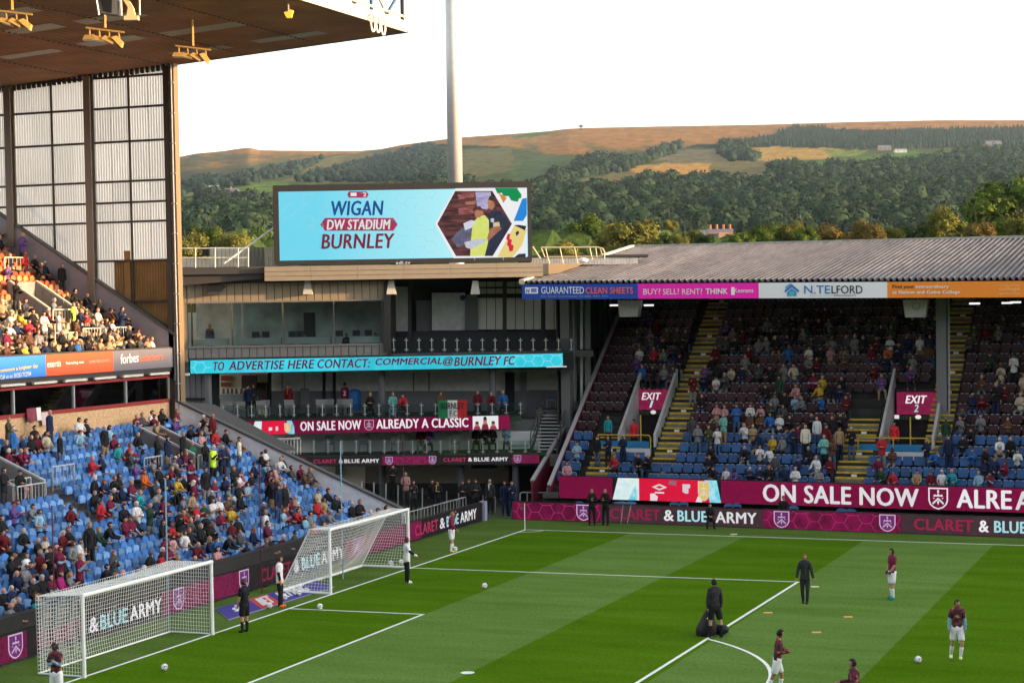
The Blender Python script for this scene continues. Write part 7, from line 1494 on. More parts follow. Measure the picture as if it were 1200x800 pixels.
def crowd(data, kind):
    rows = {}
    used = []
    for (px, py, c, st) in data:
        r = ray(px, py); hh = 1.66 if st else 1.16
        if kind == 'fa': # plane z = FZ0 + (y-FY0)*FH/FD + hh
            m = FH/FD; t = (FZ0+hh+m*(CY-FY0)-CZ)/(r.z-m*r.y); p = CAMP+r*t; k = round((p.y-FY0)/FD); k = max(0, min(NF-3, k)); y = FY0+k*FD; z = FZ0+k*FH; t = (y+(.05 if not st else -.1)-CY)/r.y; p = CAMP+r*t; x = p.x; pos = (x, y+(.0 if not st else -.12), z); rot = math.pi
        else:
            X0, Z0, D_, H_ = (LX0, LZ0, LD, LH) if kind == 'lo' else (UX0, UZ0, UD, UH); m = H_/D_
            t = (Z0+hh+m*(X0-CX)-CZ)/(r.z+m*r.x); p = CAMP+r*t; k = round((X0-p.x)/D_); k = max(0, min((NL if kind == 'lo' else NU)-1, k)); x = X0-k*D_; z = Z0+k*H_
            t = (x-CX)/r.x; y = (CAMP+r*t).y; y = min(y, YE-.3); pos = (x-(.02 if not st else -.12), y, z); rot = -math.pi/2
        if kind == 'fa' and (any(a-.5 < pos[0] < b+.4 and 3 <= k <= 9 and not st for a, b in EX) or any(A['a'][0]-.15 < pos[0] < A['a'][1]+.15 and A['k0'] <= k <= A['k1'] and not st for A in AI)): continue
        if any((Vector(pos)-q).length < (.30 if kind == 'lo' else .42) for q in used): continue
        used.append(Vector(pos)); rows.setdefault(k, []).append((px, pos, rot, CODE[c], st))
    for k, L_ in rows.items():
        L_.sort(key=lambda a: a[0])
        for i, (px, pos, rot, c, st) in enumerate(L_):
            fig = prnd.choice(STD if st else SIT); hair = prnd.choice(['brown', 'brown', 'black', 'grey', 'fair', 'white', 'black', 'ginger']); hk = prnd.choice(['hair', 'hair', 'hair', 'long_hair', 'cap', 'bald'] if c not in ('pink', 'magenta') else ['long_hair'])
            lg = prnd.choice(LEGC); sk = prnd.choice(SKIN[:2]*4+SKIN[2:]); parts = []
            if c in ('claret',) and prnd.random() < .5: parts += [('shirt', 'shirt', cm(c)), ('sleeve', 'sleeve', cm('lightblue'))]; what = 'claret and blue shirt'
            elif c in ('hivis', 'redvis'): parts += [('shirt', 'vest', cm(c)), ('sleeve', 'sleeve', cm('black'))]; what = ADJ[c]+' vest'; hk = 'hair'
            elif c in ('white', 'lightblue') and prnd.random() < .5: parts += [('shirt', 'shirt', cm(c))]; what = ADJ.get(c, c)+' T-shirt'
            else: parts += [('jacket', 'jacket', cm(c))]; what = ADJ.get(c, c)+' '+('jacket' if prnd.random() < .9 else 'jacket')
            parts += [('trousers', 'trousers', cm(lg))]
            if hk in ('hair', 'long_hair'): parts.append((hk, 'hair', hm2(hair)))
            elif hk == 'cap': parts += [('cap', 'cap', cm(prnd.choice(['black', 'navy', 'claret', 'darkgrey'])))]
            if st: parts.append(('shoes', 'shoes', black_m))
            sc = prnd.uniform(.88, 1.04)
            lab = '%s spectator in %s, %s from left in %s row, %s' % ('standing' if st else 'seated', what, ordw(i+1), ordw(k+1), WN[kind])
            CROWD.append((fig, pos, rot+prnd.uniform(-.35, .35), lab, 'spectators in the '+WN[kind], parts, sk, sc))
CROWD = []
q_ = random.Random(3)
for _ in range(75):
    if q_.random() < .7: px = q_.uniform(165, 350); py = q_.uniform(545, 650)-(px-165)*-.05
    else: px = q_.uniform(0, 100); py = q_.uniform(625, 715)
    if py < 690-(px-120)*.33: LOW.append((px, py, q_.choice('kkknGgcmcxBw'), False))
for _ in range(70):
    px = q_.uniform(-4, 192); y0 = max(334 if px < 60 else 0, 262+.70*px); y1 = 421-.075*px
    if y1-y0 > 6: UPP.append((px, q_.uniform(max(y0, y1-60), y1), q_.choice('kkxtngGkcmn'), False))
for _ in range(110):
    FAR.append((q_.uniform(745, 1200), q_.uniform(362, 440), q_.choice('kknGGgxmdoP'), False))
for _ in range(36):
    FAR.append((q_.uniform(825, 1200), q_.uniform(440, 545), q_.choice('kknGgwxmebc'), False))
crowd(LOW, 'lo'); crowd(UPP, 'up'); crowd(FAR, 'fa')
# people in the corner building and paddock: photo head point, distance, floor height, facing
def cbp(px, pyf, d, fig, lab, cols, rot=None, scale=1, hair='brown', skin=0, hk='hair', extra=()):
    p = wd(px, pyf, d); rot = (math.pi-YAW) if rot is None else rot
    parts = [('jacket', 'jacket', cm(cols[0])), ('trousers', 'trousers', cm(cols[1]))]+([(hk, 'hair' if hk != 'cap' else 'cap', hm2(hair) if hk != 'cap' else cm(hair))] if hk else [])+([('shoes', 'shoes', black_m)] if fig.startswith('st') else [])+list(extra)
    return person(fig, p, rot, lab, None, parts, SKIN[skin], scale)
FW = math.pi-YAW+math.pi*0   # face the main stand
FW = math.atan2(-HD.y, -HD.x)-math.pi/2
mid = Zc(489.5, D2, 430); low = Zc(531.5, D3, 480)
def cb2(px, d, z, fig, lab, cols, **k):
    s = cs(px, 480, d)[0]; p = W(s, d, z); k.setdefault('rot', FW); rot = k.pop('rot'); hair = k.pop('hair', 'brown'); hk = k.pop('hk', 'hair'); sk = k.pop('skin', 0); ex = k.pop('extra', []); sc = k.pop('scale', 1)
    parts = [('jacket', 'jacket', cm(cols[0])), ('trousers', 'trousers', cm(cols[1]))]+([(hk, 'hair' if hk != 'cap' else 'cap', hm2(hair) if hk != 'cap' else cm(hair))] if hk else [])+([('shoes', 'shoes', black_m)] if fig.startswith('st') else [])+list(ex)
    o = person(fig, p, rot, lab, None, parts, SKIN[sk], sc)
    return o
cb2(291, 103.2, mid, 'stand', 'person in blue jacket and black cap standing before the kitchen hatch', ('navy', 'black'), hk='cap', hair='black')
cb2(298, 104, mid, 'stand_phone', 'person in dark clothes half hidden behind the one in blue at the hatch', ('charcoal', 'darkgreen'))
cb2(338.5, 103.4, mid, 'stand', 'person in dark maroon jacket with lanyard standing on the middle balcony', ('maroon', 'grey'), hair='black', extra=[('scarf', 'lanyard', cm('orange'))])
pp_ = cb2(404.5, 104, mid, 'stand', 'person in claret shirt numbered 2 standing with back turned by the blue bin', ('claret', 'black'), rot=FW+2.9, hair='black')
q = Panel(W(cs(404.5, 480, 103.8)[0]-.12, 103.78, mid+1.25), HU, (0, 0, 1), parent=None)
for (px, lab, cols, f) in ((434, 'seated person in black on the middle balcony, right of the blue bin', ('black', 'black'), 'sit_fold'), (460.5, 'seated person in mint green top on the middle balcony', ('mint', 'lightblue'), 'sit_lap'), (472.5, 'seated person in red jumper beside the one in mint green', ('red', 'darkgrey'), 'sit_forward'),
    (516.5, 'seated person in brown jacket just behind the draped flag', ('brown', 'black'), 'sit_fold'), (560, 'seated person in dark claret top right of the draped flag', ('maroon', 'charcoal'), 'sit_lap'), (576, 'seated person in maroon jacket and jeans on the middle balcony', ('maroon', 'denim'), 'sit_forward'), (591, 'rightmost seated person on the middle balcony, blue and dark clothes', ('blue', 'charcoal'), 'sit_turn')):
    cb2(px, 102.2, mid, f, lab, cols, hair=prnd.choice(['grey', 'fair', 'brown', 'white']))
for (px, lab, cols, f) in ((492.5, 'seated person in black and maroon on the lower balcony, left of a pair', ('maroon', 'grey'), 'sit_lap'), (502, 'seated person in purple jacket on the lower balcony, right of a pair', ('purple', 'black'), 'sit_fold'), (557.5, 'seated person in black suit on the lower balcony, left of three', ('black', 'black'), 'sit_lap'), (568.5, 'seated person in black suit on the lower balcony, middle of three', ('charcoal', 'black'), 'sit_fold'), (577.5, 'seated person in black suit on the lower balcony, right of three', ('black', 'black'), 'sit_turn'), (593, 'seated person in light blue jacket at the right end of the lower balcony', ('lightblue', 'claret'), 'sit_phone')):
    cb2(px, 102.3, low, f, lab, cols, hair=prnd.choice(['grey', 'brown', 'black']))
for px, d, lab, cols, f in ((540.5, 98, 'person in black at the left of the group by the paddock wall', ('black', 'black'), 'stand_fold'), (548, 98.6, 'person in black second in the group by the paddock wall', ('black', 'black'), 'stand'), (556, 98.6, 'person in black with dark red hair third in the paddock group', ('charcoal', 'black'), 'stand_fold'), (572.5, 98.4, 'person in dark suit with white shirt and scarf standing in the paddock', ('charcoal', 'black'), 'stand'), (590, 97.4, 'tall person in navy coat standing beside the round grey column', ('navy', 'navy'), 'stand'), (598, 97.2, 'person in navy right beside the round grey column', ('navy', 'navy'), 'stand_phone'),
    (511, 98.2, 'person in black and yellow scarf in the paddock behind the board', ('black', 'black'), 'stand_fold'), (505, 98.7, 'person in black looking left in the paddock behind the board', ('black', 'charcoal'), 'stand'), (483, 98.4, 'person in black leaning by the paddock rail, nearest the net', ('charcoal', 'black'), 'stand_phone')):
    cb2(px, d, .02, f, lab, cols, hair=prnd.choice(['brown', 'black', 'grey']), extra=([('scarf', 'scarf', cm('white'))] if px == 572.5 else [('scarf', 'scarf', cm('yellow'))] if px == 511 else []))
cb2(459, 100, .75, 'stand_fold', 'person in black standing high at the glass screen behind the parapet', ('black', 'black'), hair='black'); cb2(474, 99, .4, 'stand_phone', 'person in pale pink top bending at the paddock rail', ('pink', 'charcoal'), hair='grey')
for i, (px, c) in enumerate(((246, 'navy'), (297, 'red'), (304, 'black'), (340, 'black'), (357, 'charcoal'), (406, 'navy'), (430, 'charcoal'), (440, 'black'))):
    s, z = cs(px, 392, 103.9); f = 'stand' if i == 0 else 'sit_phone'
    person(f, W(s, 103.9, zw0-.75 if i else zw0-.6), FW, 'person in %s inside the control room, %s from the left' % (ADJ.get(c, c), ordw(i+1)), 'people in the control room', [('jacket', 'jacket', cm(c)), ('trousers', 'trousers', cm('black')), ('hair', 'hair', hm2('black'))], SKIN[0], .95)
for i, (a, b) in enumerate(EX):
    person('stand', (a+(b-a)*(.28 if i == 0 else .2), YB0+1.0, zf_(YB0)-.33), math.pi, ('steward in red vest standing in the left exit opening' if i == 0 else 'steward in red vest standing in the right exit opening'), 'stewards in red vests', [('shirt', 'vest', cm('redvis')), ('sleeve', 'sleeve', cm('redvis')), ('trousers', 'trousers', cm('black')), ('hair', 'hair', hm2('black')), ('shoes', 'shoes', black_m)], SKIN[0], 1.0)
# ---- people on the pitch, each with a pose of their own
def ang_to(v): return math.atan2(v[1], v[0])-math.pi/2
imgR = HU; imgL = -HU; toC = -HD
def pl(fx_, fy, F_, facing, lab, parts, skin=0, h=1.0):
    p = zp(fx_, fy); f = figure(detail=True, sub=1, **F_)
    ps = [(k, n_, m) for k, n_, m in parts]+[('eyes', 'eyes', black_m), ('mouth', 'mouth', mat('lips', (.25, .08, .07), .6))]
    return person(f, p, ang_to(facing), lab, None, ps, SKIN[skin], h)
K_ = cm('black'); Wt = mat('kit_white', (.72, .72, .74), .8); CL = mat('kit_claret', (.16, .012, .045), .8, var=.2, vscale=10); sh_b = black_m
patt = bpy.data.materials.new('kit_patterned'); patt.use_nodes = True; n = patt.node_tree.nodes; L = patt.node_tree.links; b = n['Principled BSDF']; tc = n.new('ShaderNodeTexCoord'); nz = n.new('ShaderNodeTexNoise'); nz.inputs['Scale'].default_value = 7; cr = n.new('ShaderNodeValToRGB'); e = cr.color_ramp.elements; e[0].position = .44; e[0].color = (.03, .012, .012, 1); e[1].position = .66; e[1].color = (.55, .33, .05, 1); x_ = e.new(.5); x_.color = (.16, .014, .05, 1); x_ = e.new(.61); x_.color = (.17, .02, .05, 1)
L.new(tc.outputs['Object'], nz.inputs[0]); L.new(nz.outputs[0], cr.inputs[0]); L.new(cr.outputs[0], b.inputs['Base Color']); b.inputs['Roughness'].default_value = .85
stl = lambda s, sp=.06, f=.03: ((s*sp, f, -1), (s*.02, -f, -1), ft)
pl(287, 740.5, dict(hip=.93, lean=(0, -.02, 1), armL=((-.12, .15, -1), (.15, .5, -1)), armR=((.12, .15, -1), (-.15, .5, -1)), legL=stl(-1, .04), legR=stl(1, .04), nod=.1), imgL+HD*.8, 'coach in black top and shorts standing on the goal line, back to the camera', [('shirt', 'shirt', K_), ('shorts', 'shorts', K_), ('socks', 'socks', K_), ('shoes', 'shoes', sh_b), ('hair', 'hair', hm2('brown'))])
pl(328.5, 711, dict(hip=.94, lean=(0, -.02, 1), armL=((-.15, .05, -1), (0, .2, -1)), armR=((.15, .1, -1), (0, .25, -1)), legL=stl(-1, .07), legR=stl(1, .08, .08)), imgR-HD*.15, 'goalkeeper in white top with orange gloves and boots beside the second goal', [('shirt', 'shirt', Wt), ('sleeve', 'sleeve', K_), ('trousers', 'trousers', K_), ('gloves', 'gloves', mat('glove_orange', (.75, .28, .03), .6)), ('shoes', 'boots', mat('boot_orange', (.8, .16, .02), .5)), ('hair', 'hair', hm2('brown'))], h=1.04)
pl(477, 683, dict(hip=.94, lean=(0, .0, 1), armL=((-.5, -.1, -.8), (-.2, .3, -.9)), armR=((.6, .25, -.7), (.7, .55, -.35)), legL=stl(-1, .10), legR=stl(1, .12, .05)), imgR+HD*.3, 'goalkeeper in pale shirt and white boots reaching out at the far post', [('shirt', 'shirt', Wt), ('trousers', 'trousers', K_), ('gloves', 'gloves', Wt), ('shoes', 'boots', Wt), ('hair', 'hair', hm2('brown')), ('sleeve', 'sleeve', K_)], h=1.0)
pl(529.5, 646.5, dict(hip=.93, lean=(0, .04, 1), armL=((-.55, .2, .75), (.9, .35, .35)), armR=((.3, .35, -.9), (-.1, .75, -.6)), legL=stl(-1, .1, -.05), legR=stl(1, .06, .12), nod=.2), imgR+toC*.4, 'player in claret shirt and white shorts with one arm raised over his head', [('jacket', 'shirt', CL), ('shorts', 'shorts', Wt), ('socks', 'socks', Wt), ('shoes', 'boots', mat('boot_yellow', (.75, .65, .05), .5)), ('hair', 'hair', hm2('fair'))], h=1.0)
pl(943.5, 706.5, dict(hip=.92, lean=(0, .02, 1), armL=((-.35, .1, -1), (-.25, .2, -1)), armR=((.35, .05, -1), (.15, .35, -1)), legL=((-.02, .12, -1), (.06, -.05, -1), ft), legR=((.02, -.02, -1), (-.05, -.25, -1), ft), head=.5), toC+imgL*.25, 'coach in black tracksuit with ginger hair walking near the penalty area corner', [('jacket', 'jacket', cm('charcoal')), ('trousers', 'trousers', cm('charcoal')), ('shoes', 'shoes', sh_b), ('hair', 'hair', hm2('ginger'))], h=1.0)
pl(1045.5, 702, dict(hip=.95, lean=(0, -.04, 1), armL=((-.1, .12, -1), (.3, .5, -.8)), armR=((.1, .12, -1), (-.3, .5, -.8)), legL=((-.02, .1, -1), (-.03, -.08, -1), ft), legR=((.04, .0, -1), (.02, -.14, -1), ft), head=.1), imgL+toC*.35, 'bearded player in claret shirt and white shorts standing near the far touchline', [('shirt', 'shirt', CL), ('shorts', 'shorts', Wt), ('socks', 'socks', Wt), ('shoes', 'boots', cm('teal')), ('hair', 'hair', hm2('black')), ('gloves', 'gloves', cm('darkgrey'))], h=1.02)
pl(838, 747, dict(hip=.94, lean=(0, .0, 1), armL=((-.22, .05, -1), (.02, .1, -1)), armR=((.22, .05, -1), (0, .15, -1)), legL=stl(-1, .12), legR=((.22, -.05, -1), (.05, -.12, -1), ft), head=.2, nod=.1), HD+imgL*.2, 'coach in black jacket and shorts seen from behind over a black kit bag', [('jacket', 'jacket', cm('charcoal')), ('shorts', 'shorts', K_), ('socks', 'socks', K_), ('shoes', 'shoes', sh_b), ('hair', 'hair', hm2('black'))], h=1.06)
p = zp(911, 812); pl(911, 812, dict(hip=.93, lean=(0, .12, 1), armL=((-.25, -.3, -1), (.2, .8, .1)), armR=((.25, -.1, -1), (.0, .9, .1)), legL=((-.03, .35, -1), (0, -.2, -1), ft), legR=((.03, -.3, -1), (0, -.5, -1), ft), nod=.1), imgR+toC*.1, 'player in patterned claret top jogging to the right at the bottom edge', [('jacket', 'top', patt), ('shorts', 'shorts', Wt), ('socks', 'socks', Wt), ('shoes', 'boots', sh_b), ('hair', 'hair', hm2('black'))], skin=2, h=1.0)
pl(1122, 773, dict(hip=.95, lean=(0, .05, 1), armL=((-.22, .0, -1), (-.05, .1, -1)), armR=((.28, .05, -1), (.05, .2, -1)), legL=((-.1, .25, -1), (.1, -.15, -1), ft), legR=((.12, -.1, -1), (.12, -.45, -1), (0, .9, -.4)), head=.5, nod=.25), toC+imgL*.2, 'player in patterned claret shirt with light blue sleeves and pale yellow boots', [('shirt', 'shirt', patt), ('sleeve', 'sleeve', cm('lightblue')), ('shorts', 'shorts', Wt), ('socks', 'socks', Wt), ('shoes', 'boots', mat('boot_lime', (.72, .78, .35), .5)), ('hair', 'hair', hm2('brown'))], h=1.02)
pl(1004, 853, dict(hip=.93, lean=(0, .12, 1), armL=((-.2, .1, -1), (.2, .8, 0)), armR=((.2, .1, -1), (0, .8, 0)), legL=stl(-1), legR=stl(1)), imgL+toC*.2, 'dark haired player whose head and shoulders show at the bottom edge', [('jacket', 'top', patt), ('shorts', 'shorts', Wt), ('hair', 'hair', hm2('black'))])
pl(67, 828, dict(hip=.93, lean=(0, .02, 1), armL=((-.2, .3, -1), (.9, .4, .5)), armR=((.2, .3, -1), (-.9, .4, .2)), legL=stl(-1), legR=stl(1), head=-.3, nod=.2), imgL*.4+toC, 'dark skinned player in patterned claret top with arms crossed by the near goalpost', [('shirt', 'top', patt), ('sleeve', 'sleeve', cm('lightblue')), ('shorts', 'shorts', Wt), ('hair', 'hair', hm2('black'))], skin=3)
for px, py, lab, fc_ in ((694, 615, 'steward in black with arms crossed before the touchline board, left of two', -.1), (710, 615, 'steward in black talking before the touchline board, right of two', .5)):
    pl(px, py, dict(hip=.93, lean=(0, 0, 1), armL=((-.3, .3, -1), (.8, .6, .2)), armR=((.25, .3, -1), (-.6, .6, .5)), legL=stl(-1), legR=stl(1, .1)), toC+imgL*fc_, lab, [('jacket', 'jacket', K_), ('trousers', 'trousers', K_), ('shoes', 'shoes', sh_b), ('hair', 'hair', hm2('fair'))], h=.99)
pl(832, 618.5, dict(hip=.46, lean=(0, .2, 1), armL=((-.2, .4, -1), (.5, .8, -.2)), armR=((.2, .4, -1), (-.5, .8, -.2)), legL=sitleg(-1, .2), legR=sitleg(1, .2)), toC, 'child in black sitting against the touchline LED board', [('jacket', 'jacket', K_), ('trousers', 'trousers', K_), ('shoes', 'shoes', sh_b), ('hair', 'hair', hm2('black'))], h=.92)
p = yp(918/1.0-0, 588, 38.7); person('sit_lap', (yp(918, 588, 38.7).x, 38.7, .0), math.pi, 'person in black behind the touchline board below the word ON', None, [('jacket', 'jacket', K_), ('trousers', 'trousers', K_), ('hair', 'hair', hm2('brown'))], SKIN[0], 1.05)
# number on the claret shirt by the bin
nb = Panel(pp_.location+Vector((0, 0, 1.12))-HU*.09-HD*.20, HU, (0, 0, 1)); vs, fs = text2d('2', .02, 0); o = MB(); o.add([nb.at(x*.17, y*.26, 0) for x, y in vs], fs); nn = o.build('shirt_number', ltxt_w and white_paint); nn.parent = pp_; nn.matrix_parent_inverse = Matrix.LocRotScale(pp_.location, pp_.rotation_euler, pp_.scale).inverted()
# ================================================================== goals, net, balls, flag, poles
def net_grid(o, P00, P10, P11, P01, nu, nv, r, sag=0, bulge=None, seed=0):
    G = []
    for j in range(nv+1):
        row = []
        for i in range(nu+1):
            a, b = i/nu, j/nv; p = (P00*(1-a)+P10*a)*(1-b)+(P01*(1-a)+P11*a)*b; w_ = math.sin(math.pi*a)*math.sin(math.pi*b)
            p = p+Vector((0, 0, -sag*math.sin(math.pi*a)*(1-.0*b)))*(1 if sag and True else 0)
            if bulge: p = p+Vector(bulge)*w_
            p = p+Vector((noise.noise(p*2+Vector((seed, 0, 0))), noise.noise(p*2+Vector((0, seed, 5))), noise.noise(p*2+Vector((7, 0, seed)))))*.035*w_
            row.append(p)
        G.append(row)
    def st(p, q):
        d = (q-p); a = d.orthogonal().normalized()*r; b = d.cross(a).normalized()*r; n = len(o.v)
        o.v += [tuple(p+a), tuple(p-a*.5+b*.87), tuple(p-a*.5-b*.87), tuple(q+a), tuple(q-a*.5+b*.87), tuple(q-a*.5-b*.87)]
        for f in ((0, 1, 4, 3), (1, 2, 5, 4), (2, 0, 3, 5)): o.f.append(tuple(k+n for k in f)); o.m.append(0)
    for j in range(nv+1):
        for i in range(nu+1):
            if i < nu: st(G[j][i], G[j][i+1])
            if j < nv: st(G[j][i], G[j+1][i])
V3 = lambda x, y, z: Vector((x, y, z))
def goal(name, lab, y0, y1, h, portable):
    t = thing(name, lab, 'goal', (0, (y0+y1)/2, 0)); r = .06; GX = .12 if not portable else 0
    for y in (y0, y1): o = MB(); o.tube((GX, y, 0), (GX, y, h+r), r, 12); o.build('post', white_paint, t, smooth=False)
    o = MB(); o.tube((GX, y0-r, h), (GX, y1+r, h), r, 12); o.build('crossbar', white_paint, t)
    dpt = -1.55 if not portable else -2.2; topd = -1.5 if not portable else -.25; hb = h-.12 if not portable else h-.05
    r_ = .028 if not portable else .06
    o = MB(); o.tube((0, y0, .04), (dpt, y0, .04), r_, 8); o.tube((0, y1, .04), (dpt, y1, .04), r_, 8); o.tube((dpt, y0, .04), (dpt, y1, .04), r_, 8); o.build('ground_frame', white_paint, t)
    o = MB(); R2 = .0065
    if not portable:
        A = [V3(0, y0, h), V3(0, y1, h), V3(topd, y1+.1, h-.02), V3(topd, y0-.1, h-.08)]; Bk = [V3(dpt, y0, .05), V3(dpt, y1, .05)]
        net_grid(o, A[0], A[1], A[2], A[3], 58, 15, R2, sag=.10); net_grid(o, Bk[0], Bk[1], A[2], A[3], 58, 19, R2, sag=0, bulge=(-.12, 0, 0), seed=3)
        net_grid(o, V3(0, y0, .03), Bk[0], A[3], A[0], 15, 19, R2, seed=5); net_grid(o, V3(0, y1, .03), Bk[1], A[2], A[1], 15, 19, R2, seed=8)
    else:
        A = [V3(0, y0, h), V3(0, y1, h), V3(topd-.6, y1, h-.0), V3(topd-.6, y0, h-.0)]; Bk = [V3(dpt, y0, .05), V3(dpt, y1, .05)]
        net_grid(o, A[0], A[1], A[2], A[3], 58, 6, R2, sag=.12); net_grid(o, Bk[0], Bk[1], A[2], A[3], 58, 24, R2, bulge=(.25, 0, -.3), seed=4)
        net_grid(o, V3(0, y0, .03), Bk[0], A[3], A[0], 15, 20, R2, seed=6); net_grid(o, V3(0, y1, .03), Bk[1], A[2], A[1], 15, 20, R2, seed=9)
    o.build('net', net_white, t)
    if portable:
        for y in (y0, y1): o = MB(); o.tube(V3(dpt, y, .05), V3(topd-.6, y, h), .028, 6); o.tube((0, y, h), (topd-.6, y, h), .028, 6); o.build('side_brace', white_paint, t)
    return t
goal('goal', 'fixed white goal with box net at the lower left, standing on the goal line', -4.05, 3.52, 2.5, False)
goal('portable_goal', 'white practice goal with slanting net between the fixed goal and the corner', 12.6, 19.85, 2.5, True)
def ballf(px, py, lab, r=.115):
    p = zp(px, py); o = MB(); V_, F_ = ico(3 if False else 2); o.add([p+Vector((0, 0, r+.01))+v*r for v in V_], F_)
    for j, f in enumerate(F_):
        if j % 7 == 0 or j % 11 == 3: o.m[j] = 1
    b_ = o.build('ball', [mat('ball_white', (.75, .75, .76), .4), mat('ball_patch', (.06, .03, .08), .5)], smooth=True, loc=p); tag(b_, lab, 'ball', 'footballs')
for px, py, lab in ((568, 689.5, 'white football alone in the penalty area below the far goalkeeper'), (1076, 777, 'white football near the light blue sleeved player'), (375, 714, 'white football on the six-yard line below the practice goal'), (193, 786, 'white football just outside the fixed goal line'), (533.5, 646, 'football at the feet of the player with raised arm'),
   (316, 713, 'football on the blue mat edge, left of the orange-booted keeper'), (334, 703, 'football right behind the orange-booted keeper'), (350, 698, 'football under the front net of the practice goal'), (458, 662.5, 'football inside the practice goal near its far post, left of two'), (470, 661.5, 'football inside the practice goal near its far post, right of two')): ballf(px, py, lab)
dm = {'o': mat('marker_orange', (.8, .40, .12), .6), 'w': mat('marker_cream', (.78, .76, .5), .6)}
for i, (px, py, c, lab) in enumerate(((900, 718, 'o', 'orange flat marker between the kit bag and the coach'), (957, 741, 'o', 'orange flat marker right of the jogging player'), (994, 723, 'o', 'orange flat marker below the bearded player'), (955, 687.5, 'w', 'cream flat marker beside the ginger coach'), (860, 626, 'w', 'pale marker just outside the far touchline'))):
    p = zp(px, py); t = thing('flat_marker', lab, 'marker', p, 'training markers'); o = MB(); n_ = 12
    a = HU*.2; o.prism([p-HU*.15-HD*.08, p+HU*.15-HD*.08, p+HU*.15+HD*.08, p-HU*.15+HD*.08], (0, 0, .03)); o.build('rubber_strip', dm[c], t)
t = thing('corner_flag', 'corner flag pole with a small dark flag at the far corner', 'corner flag', (0, 33.5, 0)); o = MB(); o.tube((0, 33.5, 0), (0, 33.5, 1.3), .022, 8); o.build('pole', white_paint, t)
o = MB(); o.prism([(0, 33.5, 1.3), (-.2, 33.42, 1.22), (-.16, 33.4, 1.0), (0, 33.5, 1.02)], (0, .01, 0)); o.build('flag', claret, t)
for i, (px, py, col, ht, lab) in enumerate(((198, 741, 'sky', 5.3, 'tall light blue pole behind the fixed goal net'), (307, 695, 'cl', 5.0, 'thin claret pole left of the orange-gloved goalkeeper'), (65, 752, 'cl', 4.6, 'thin claret pole at the left of the fixed goal'), (402, 690, 'sky', 5.6, 'tall light blue pole behind the practice goal'), (474.5, 652, 'dk', 5.4, 'thin dark pole behind the far post of the practice goal'))):
    p = zp(px, py) if px != 402 else zp(402, 678); o = MB(); o.tube(p, p+Vector((0, 0, ht)), .026 if col == 'sky' else .022, 8)
    tag(o.build('net_pole', {'sky': mat('pole_sky', (.20, .34, .46), .5), 'cl': mat('pole_claret', (.10, .01, .025), .5), 'dk': mat('pole_dark', (.05, .02, .03), .5)}[col], loc=p), lab, 'pole', 'ball net poles')
# printed mat lying by the board
t = thing('ground_mat', 'blue and red mat printed sky BET lying between the goal-side board and goal line', 'mat', (-2, 11, 0)); c0 = zp(252, 713); c1 = zp(268, 727); e0 = zp(372, 668+12); e1 = zp(392, 688)
navm = mat('mat_purple_blue', (.045, .04, .26), .7, var=.1); redm = mat('mat_red', (.55, .04, .05), .7)
def mq(a, b, m, lift, nm, v0=0, v1=1):
    A = c0+(e0-c0)*a; B = c0+(e0-c0)*b; A1 = c1+(e1-c1)*a; B1 = c1+(e1-c1)*b; z = Vector((0, 0, lift)); o = MB(); o.prism([A+(A1-A)*v0+z, B+(B1-B)*v0+z, B+(B1-B)*v1+z, A+(A1-A)*v1+z], (0, 0, -.008)); return o.build(nm, m, t)
mq(0, 1, mat('mat_grey_edge', (.25, .25, .3), .7), .022, 'backing'); mq(.005, .30, navm, .032, 'panel', .03, .94); mq(.30, .48, redm, .032, 'panel', .03, .94); mq(.48, .995, navm, .032, 'panel', .03, .94)
mp_ = Panel(c1+Vector((0, 0, .036)), (e1-c1), ((c0-c1)), parent=t); mp_.n = Vector((0, 0, 1)); Lm = (e1-c1).length; Wm = (c0-c1).length
mp_.text('sky', Lm*.10, Wm*.2, Lm*.24, Wm*.8, white_paint, lift=.003, bold=.03); mp_.text('BET', Lm*.33, Wm*.2, Lm*.45, Wm*.8, white_paint, lift=.003, bold=.03); mp_.text('BETTING', Lm*.52, Wm*.25, Lm*.8, Wm*.8, white_paint, lift=.003, bold=.03)
# kit bag behind the coach
c = zp(829, 746)+HD*.28; c.z = 0; o = MB(); n_ = 18; pr = [(0, .34), (.06, .40), (.25, .41), (.45, .35), (.62, .27), (.80, .19), (.93, .11), (.99, .03)]
for j, (z, r) in enumerate(pr):
    for i in range(n_):
        a = 2*math.pi*i/n_; k = 1+.22*noise.noise(Vector((math.cos(a)*1.7, math.sin(a)*1.7, z*2.4)))+.08*noise.noise(Vector((math.cos(a)*5, math.sin(a)*5, z*7))); o.v.append(tuple(c+HU*(r*.86*k*math.cos(a)+z*.10)+HD*r*k*.7*math.sin(a)+Vector((0, 0, z*.92))))
o.f = [(j*n_+i, j*n_+(i+1) % n_, (j+1)*n_+(i+1) % n_, (j+1)*n_+i) for j in range(len(pr)-1) for i in range(n_)]+[tuple(range(7*n_, 8*n_))]; o.m = [0]*len(o.f)
t = thing('kit_bag', 'bulky black kit bag slumped on the penalty area line behind the coach', 'bag', c); o.build('bag_body', black_m, t, smooth=True)
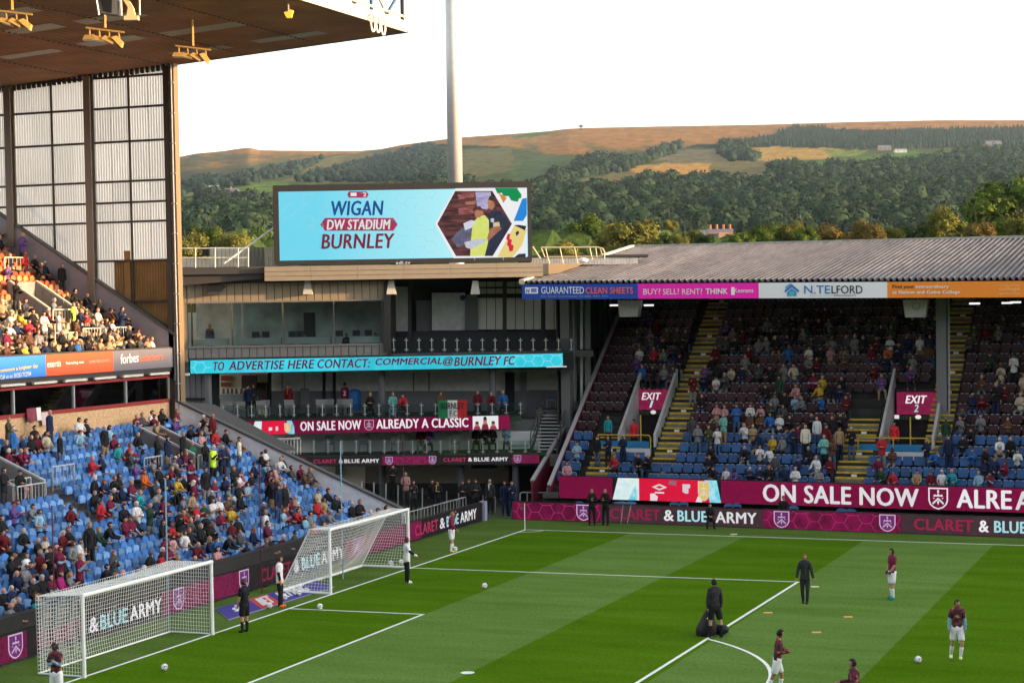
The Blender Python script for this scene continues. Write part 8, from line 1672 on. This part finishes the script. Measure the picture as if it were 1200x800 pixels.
o = MB(); q = c+Vector((.2, -.25, .6)); o.tube(q-HU*.1, q+HU*.06+Vector((0, 0, .18)), .03, 5); o.build('strap', mat('strap_lime', (.5, .6, .25), .6), t)
c = zp(846, 745)+HD*.3; c.z = 0; o = MB(); o.sphere(c+Vector((0, 0, .18)), .24, 12, 8, sc=(1.2, .9, .75)); tag(o.build('bag', black_m, smooth=True), 'smaller black bag on the right of the kit bag pile', 'bag')
# ---- the 300 people that show largest are individuals, the rest of the crowd is one mass
CROWD.sort(key=lambda c: (Vector(c[1])-CAMP).length); nind = 298-NPPL[0]
for c in CROWD[:nind]: person(*c)
o = MB(); ml = []; mi_ = {}
CACHE = {}
def raw(fig, key):
    if (fig, key) not in CACHE:
        me = FIG[fig][key]; CACHE[fig, key] = ([v.co.copy() for v in me.vertices], [tuple(p.vertices) for p in me.polygons])
    return CACHE[fig, key]
for fig, pos, rot, lab, grp, parts, sk, sc in CROWD[nind:]:
    M_ = Matrix.Translation(pos) @ Matrix.Rotation(rot, 4, 'Z') @ Matrix.Scale(sc, 4)
    for key, m in [('body', sk)]+[(p_[0], p_[2]) for p_ in parts]:
        if m.name not in mi_: mi_[m.name] = len(ml); ml.append(m)
        vs, fs = raw(fig, key); o.add([M_ @ v for v in vs], fs, mi_[m.name])
o.build('distant_crowd', ml, smooth=True, kind='stuff')
print('crowd', len(CROWD), 'individual', nind)
print('people', NPPL[0], 'objects', len(bpy.data.objects))
# ================================================================== thin summer haze over the valley
HAZE = 2.9e-5
hb = MB(); hb.box((-7600, -900, -4), (7600, 7600, 460)); hz_m = bpy.data.materials.new('haze'); hz_m.use_nodes = True; n = hz_m.node_tree.nodes; L = hz_m.node_tree.links; n.clear()
oo = n.new('ShaderNodeOutputMaterial'); pv = n.new('ShaderNodeVolumePrincipled'); pv.inputs['Density'].default_value = HAZE; pv.inputs['Color'].default_value = (.62, .80, 1, 1); pv.inputs['Anisotropy'].default_value = .2; L.new(pv.outputs[0], oo.inputs['Volume'])
if HAZE: hb.build('haze', hz_m, kind='stuff')
SC.cycles.volume_bounces = 0
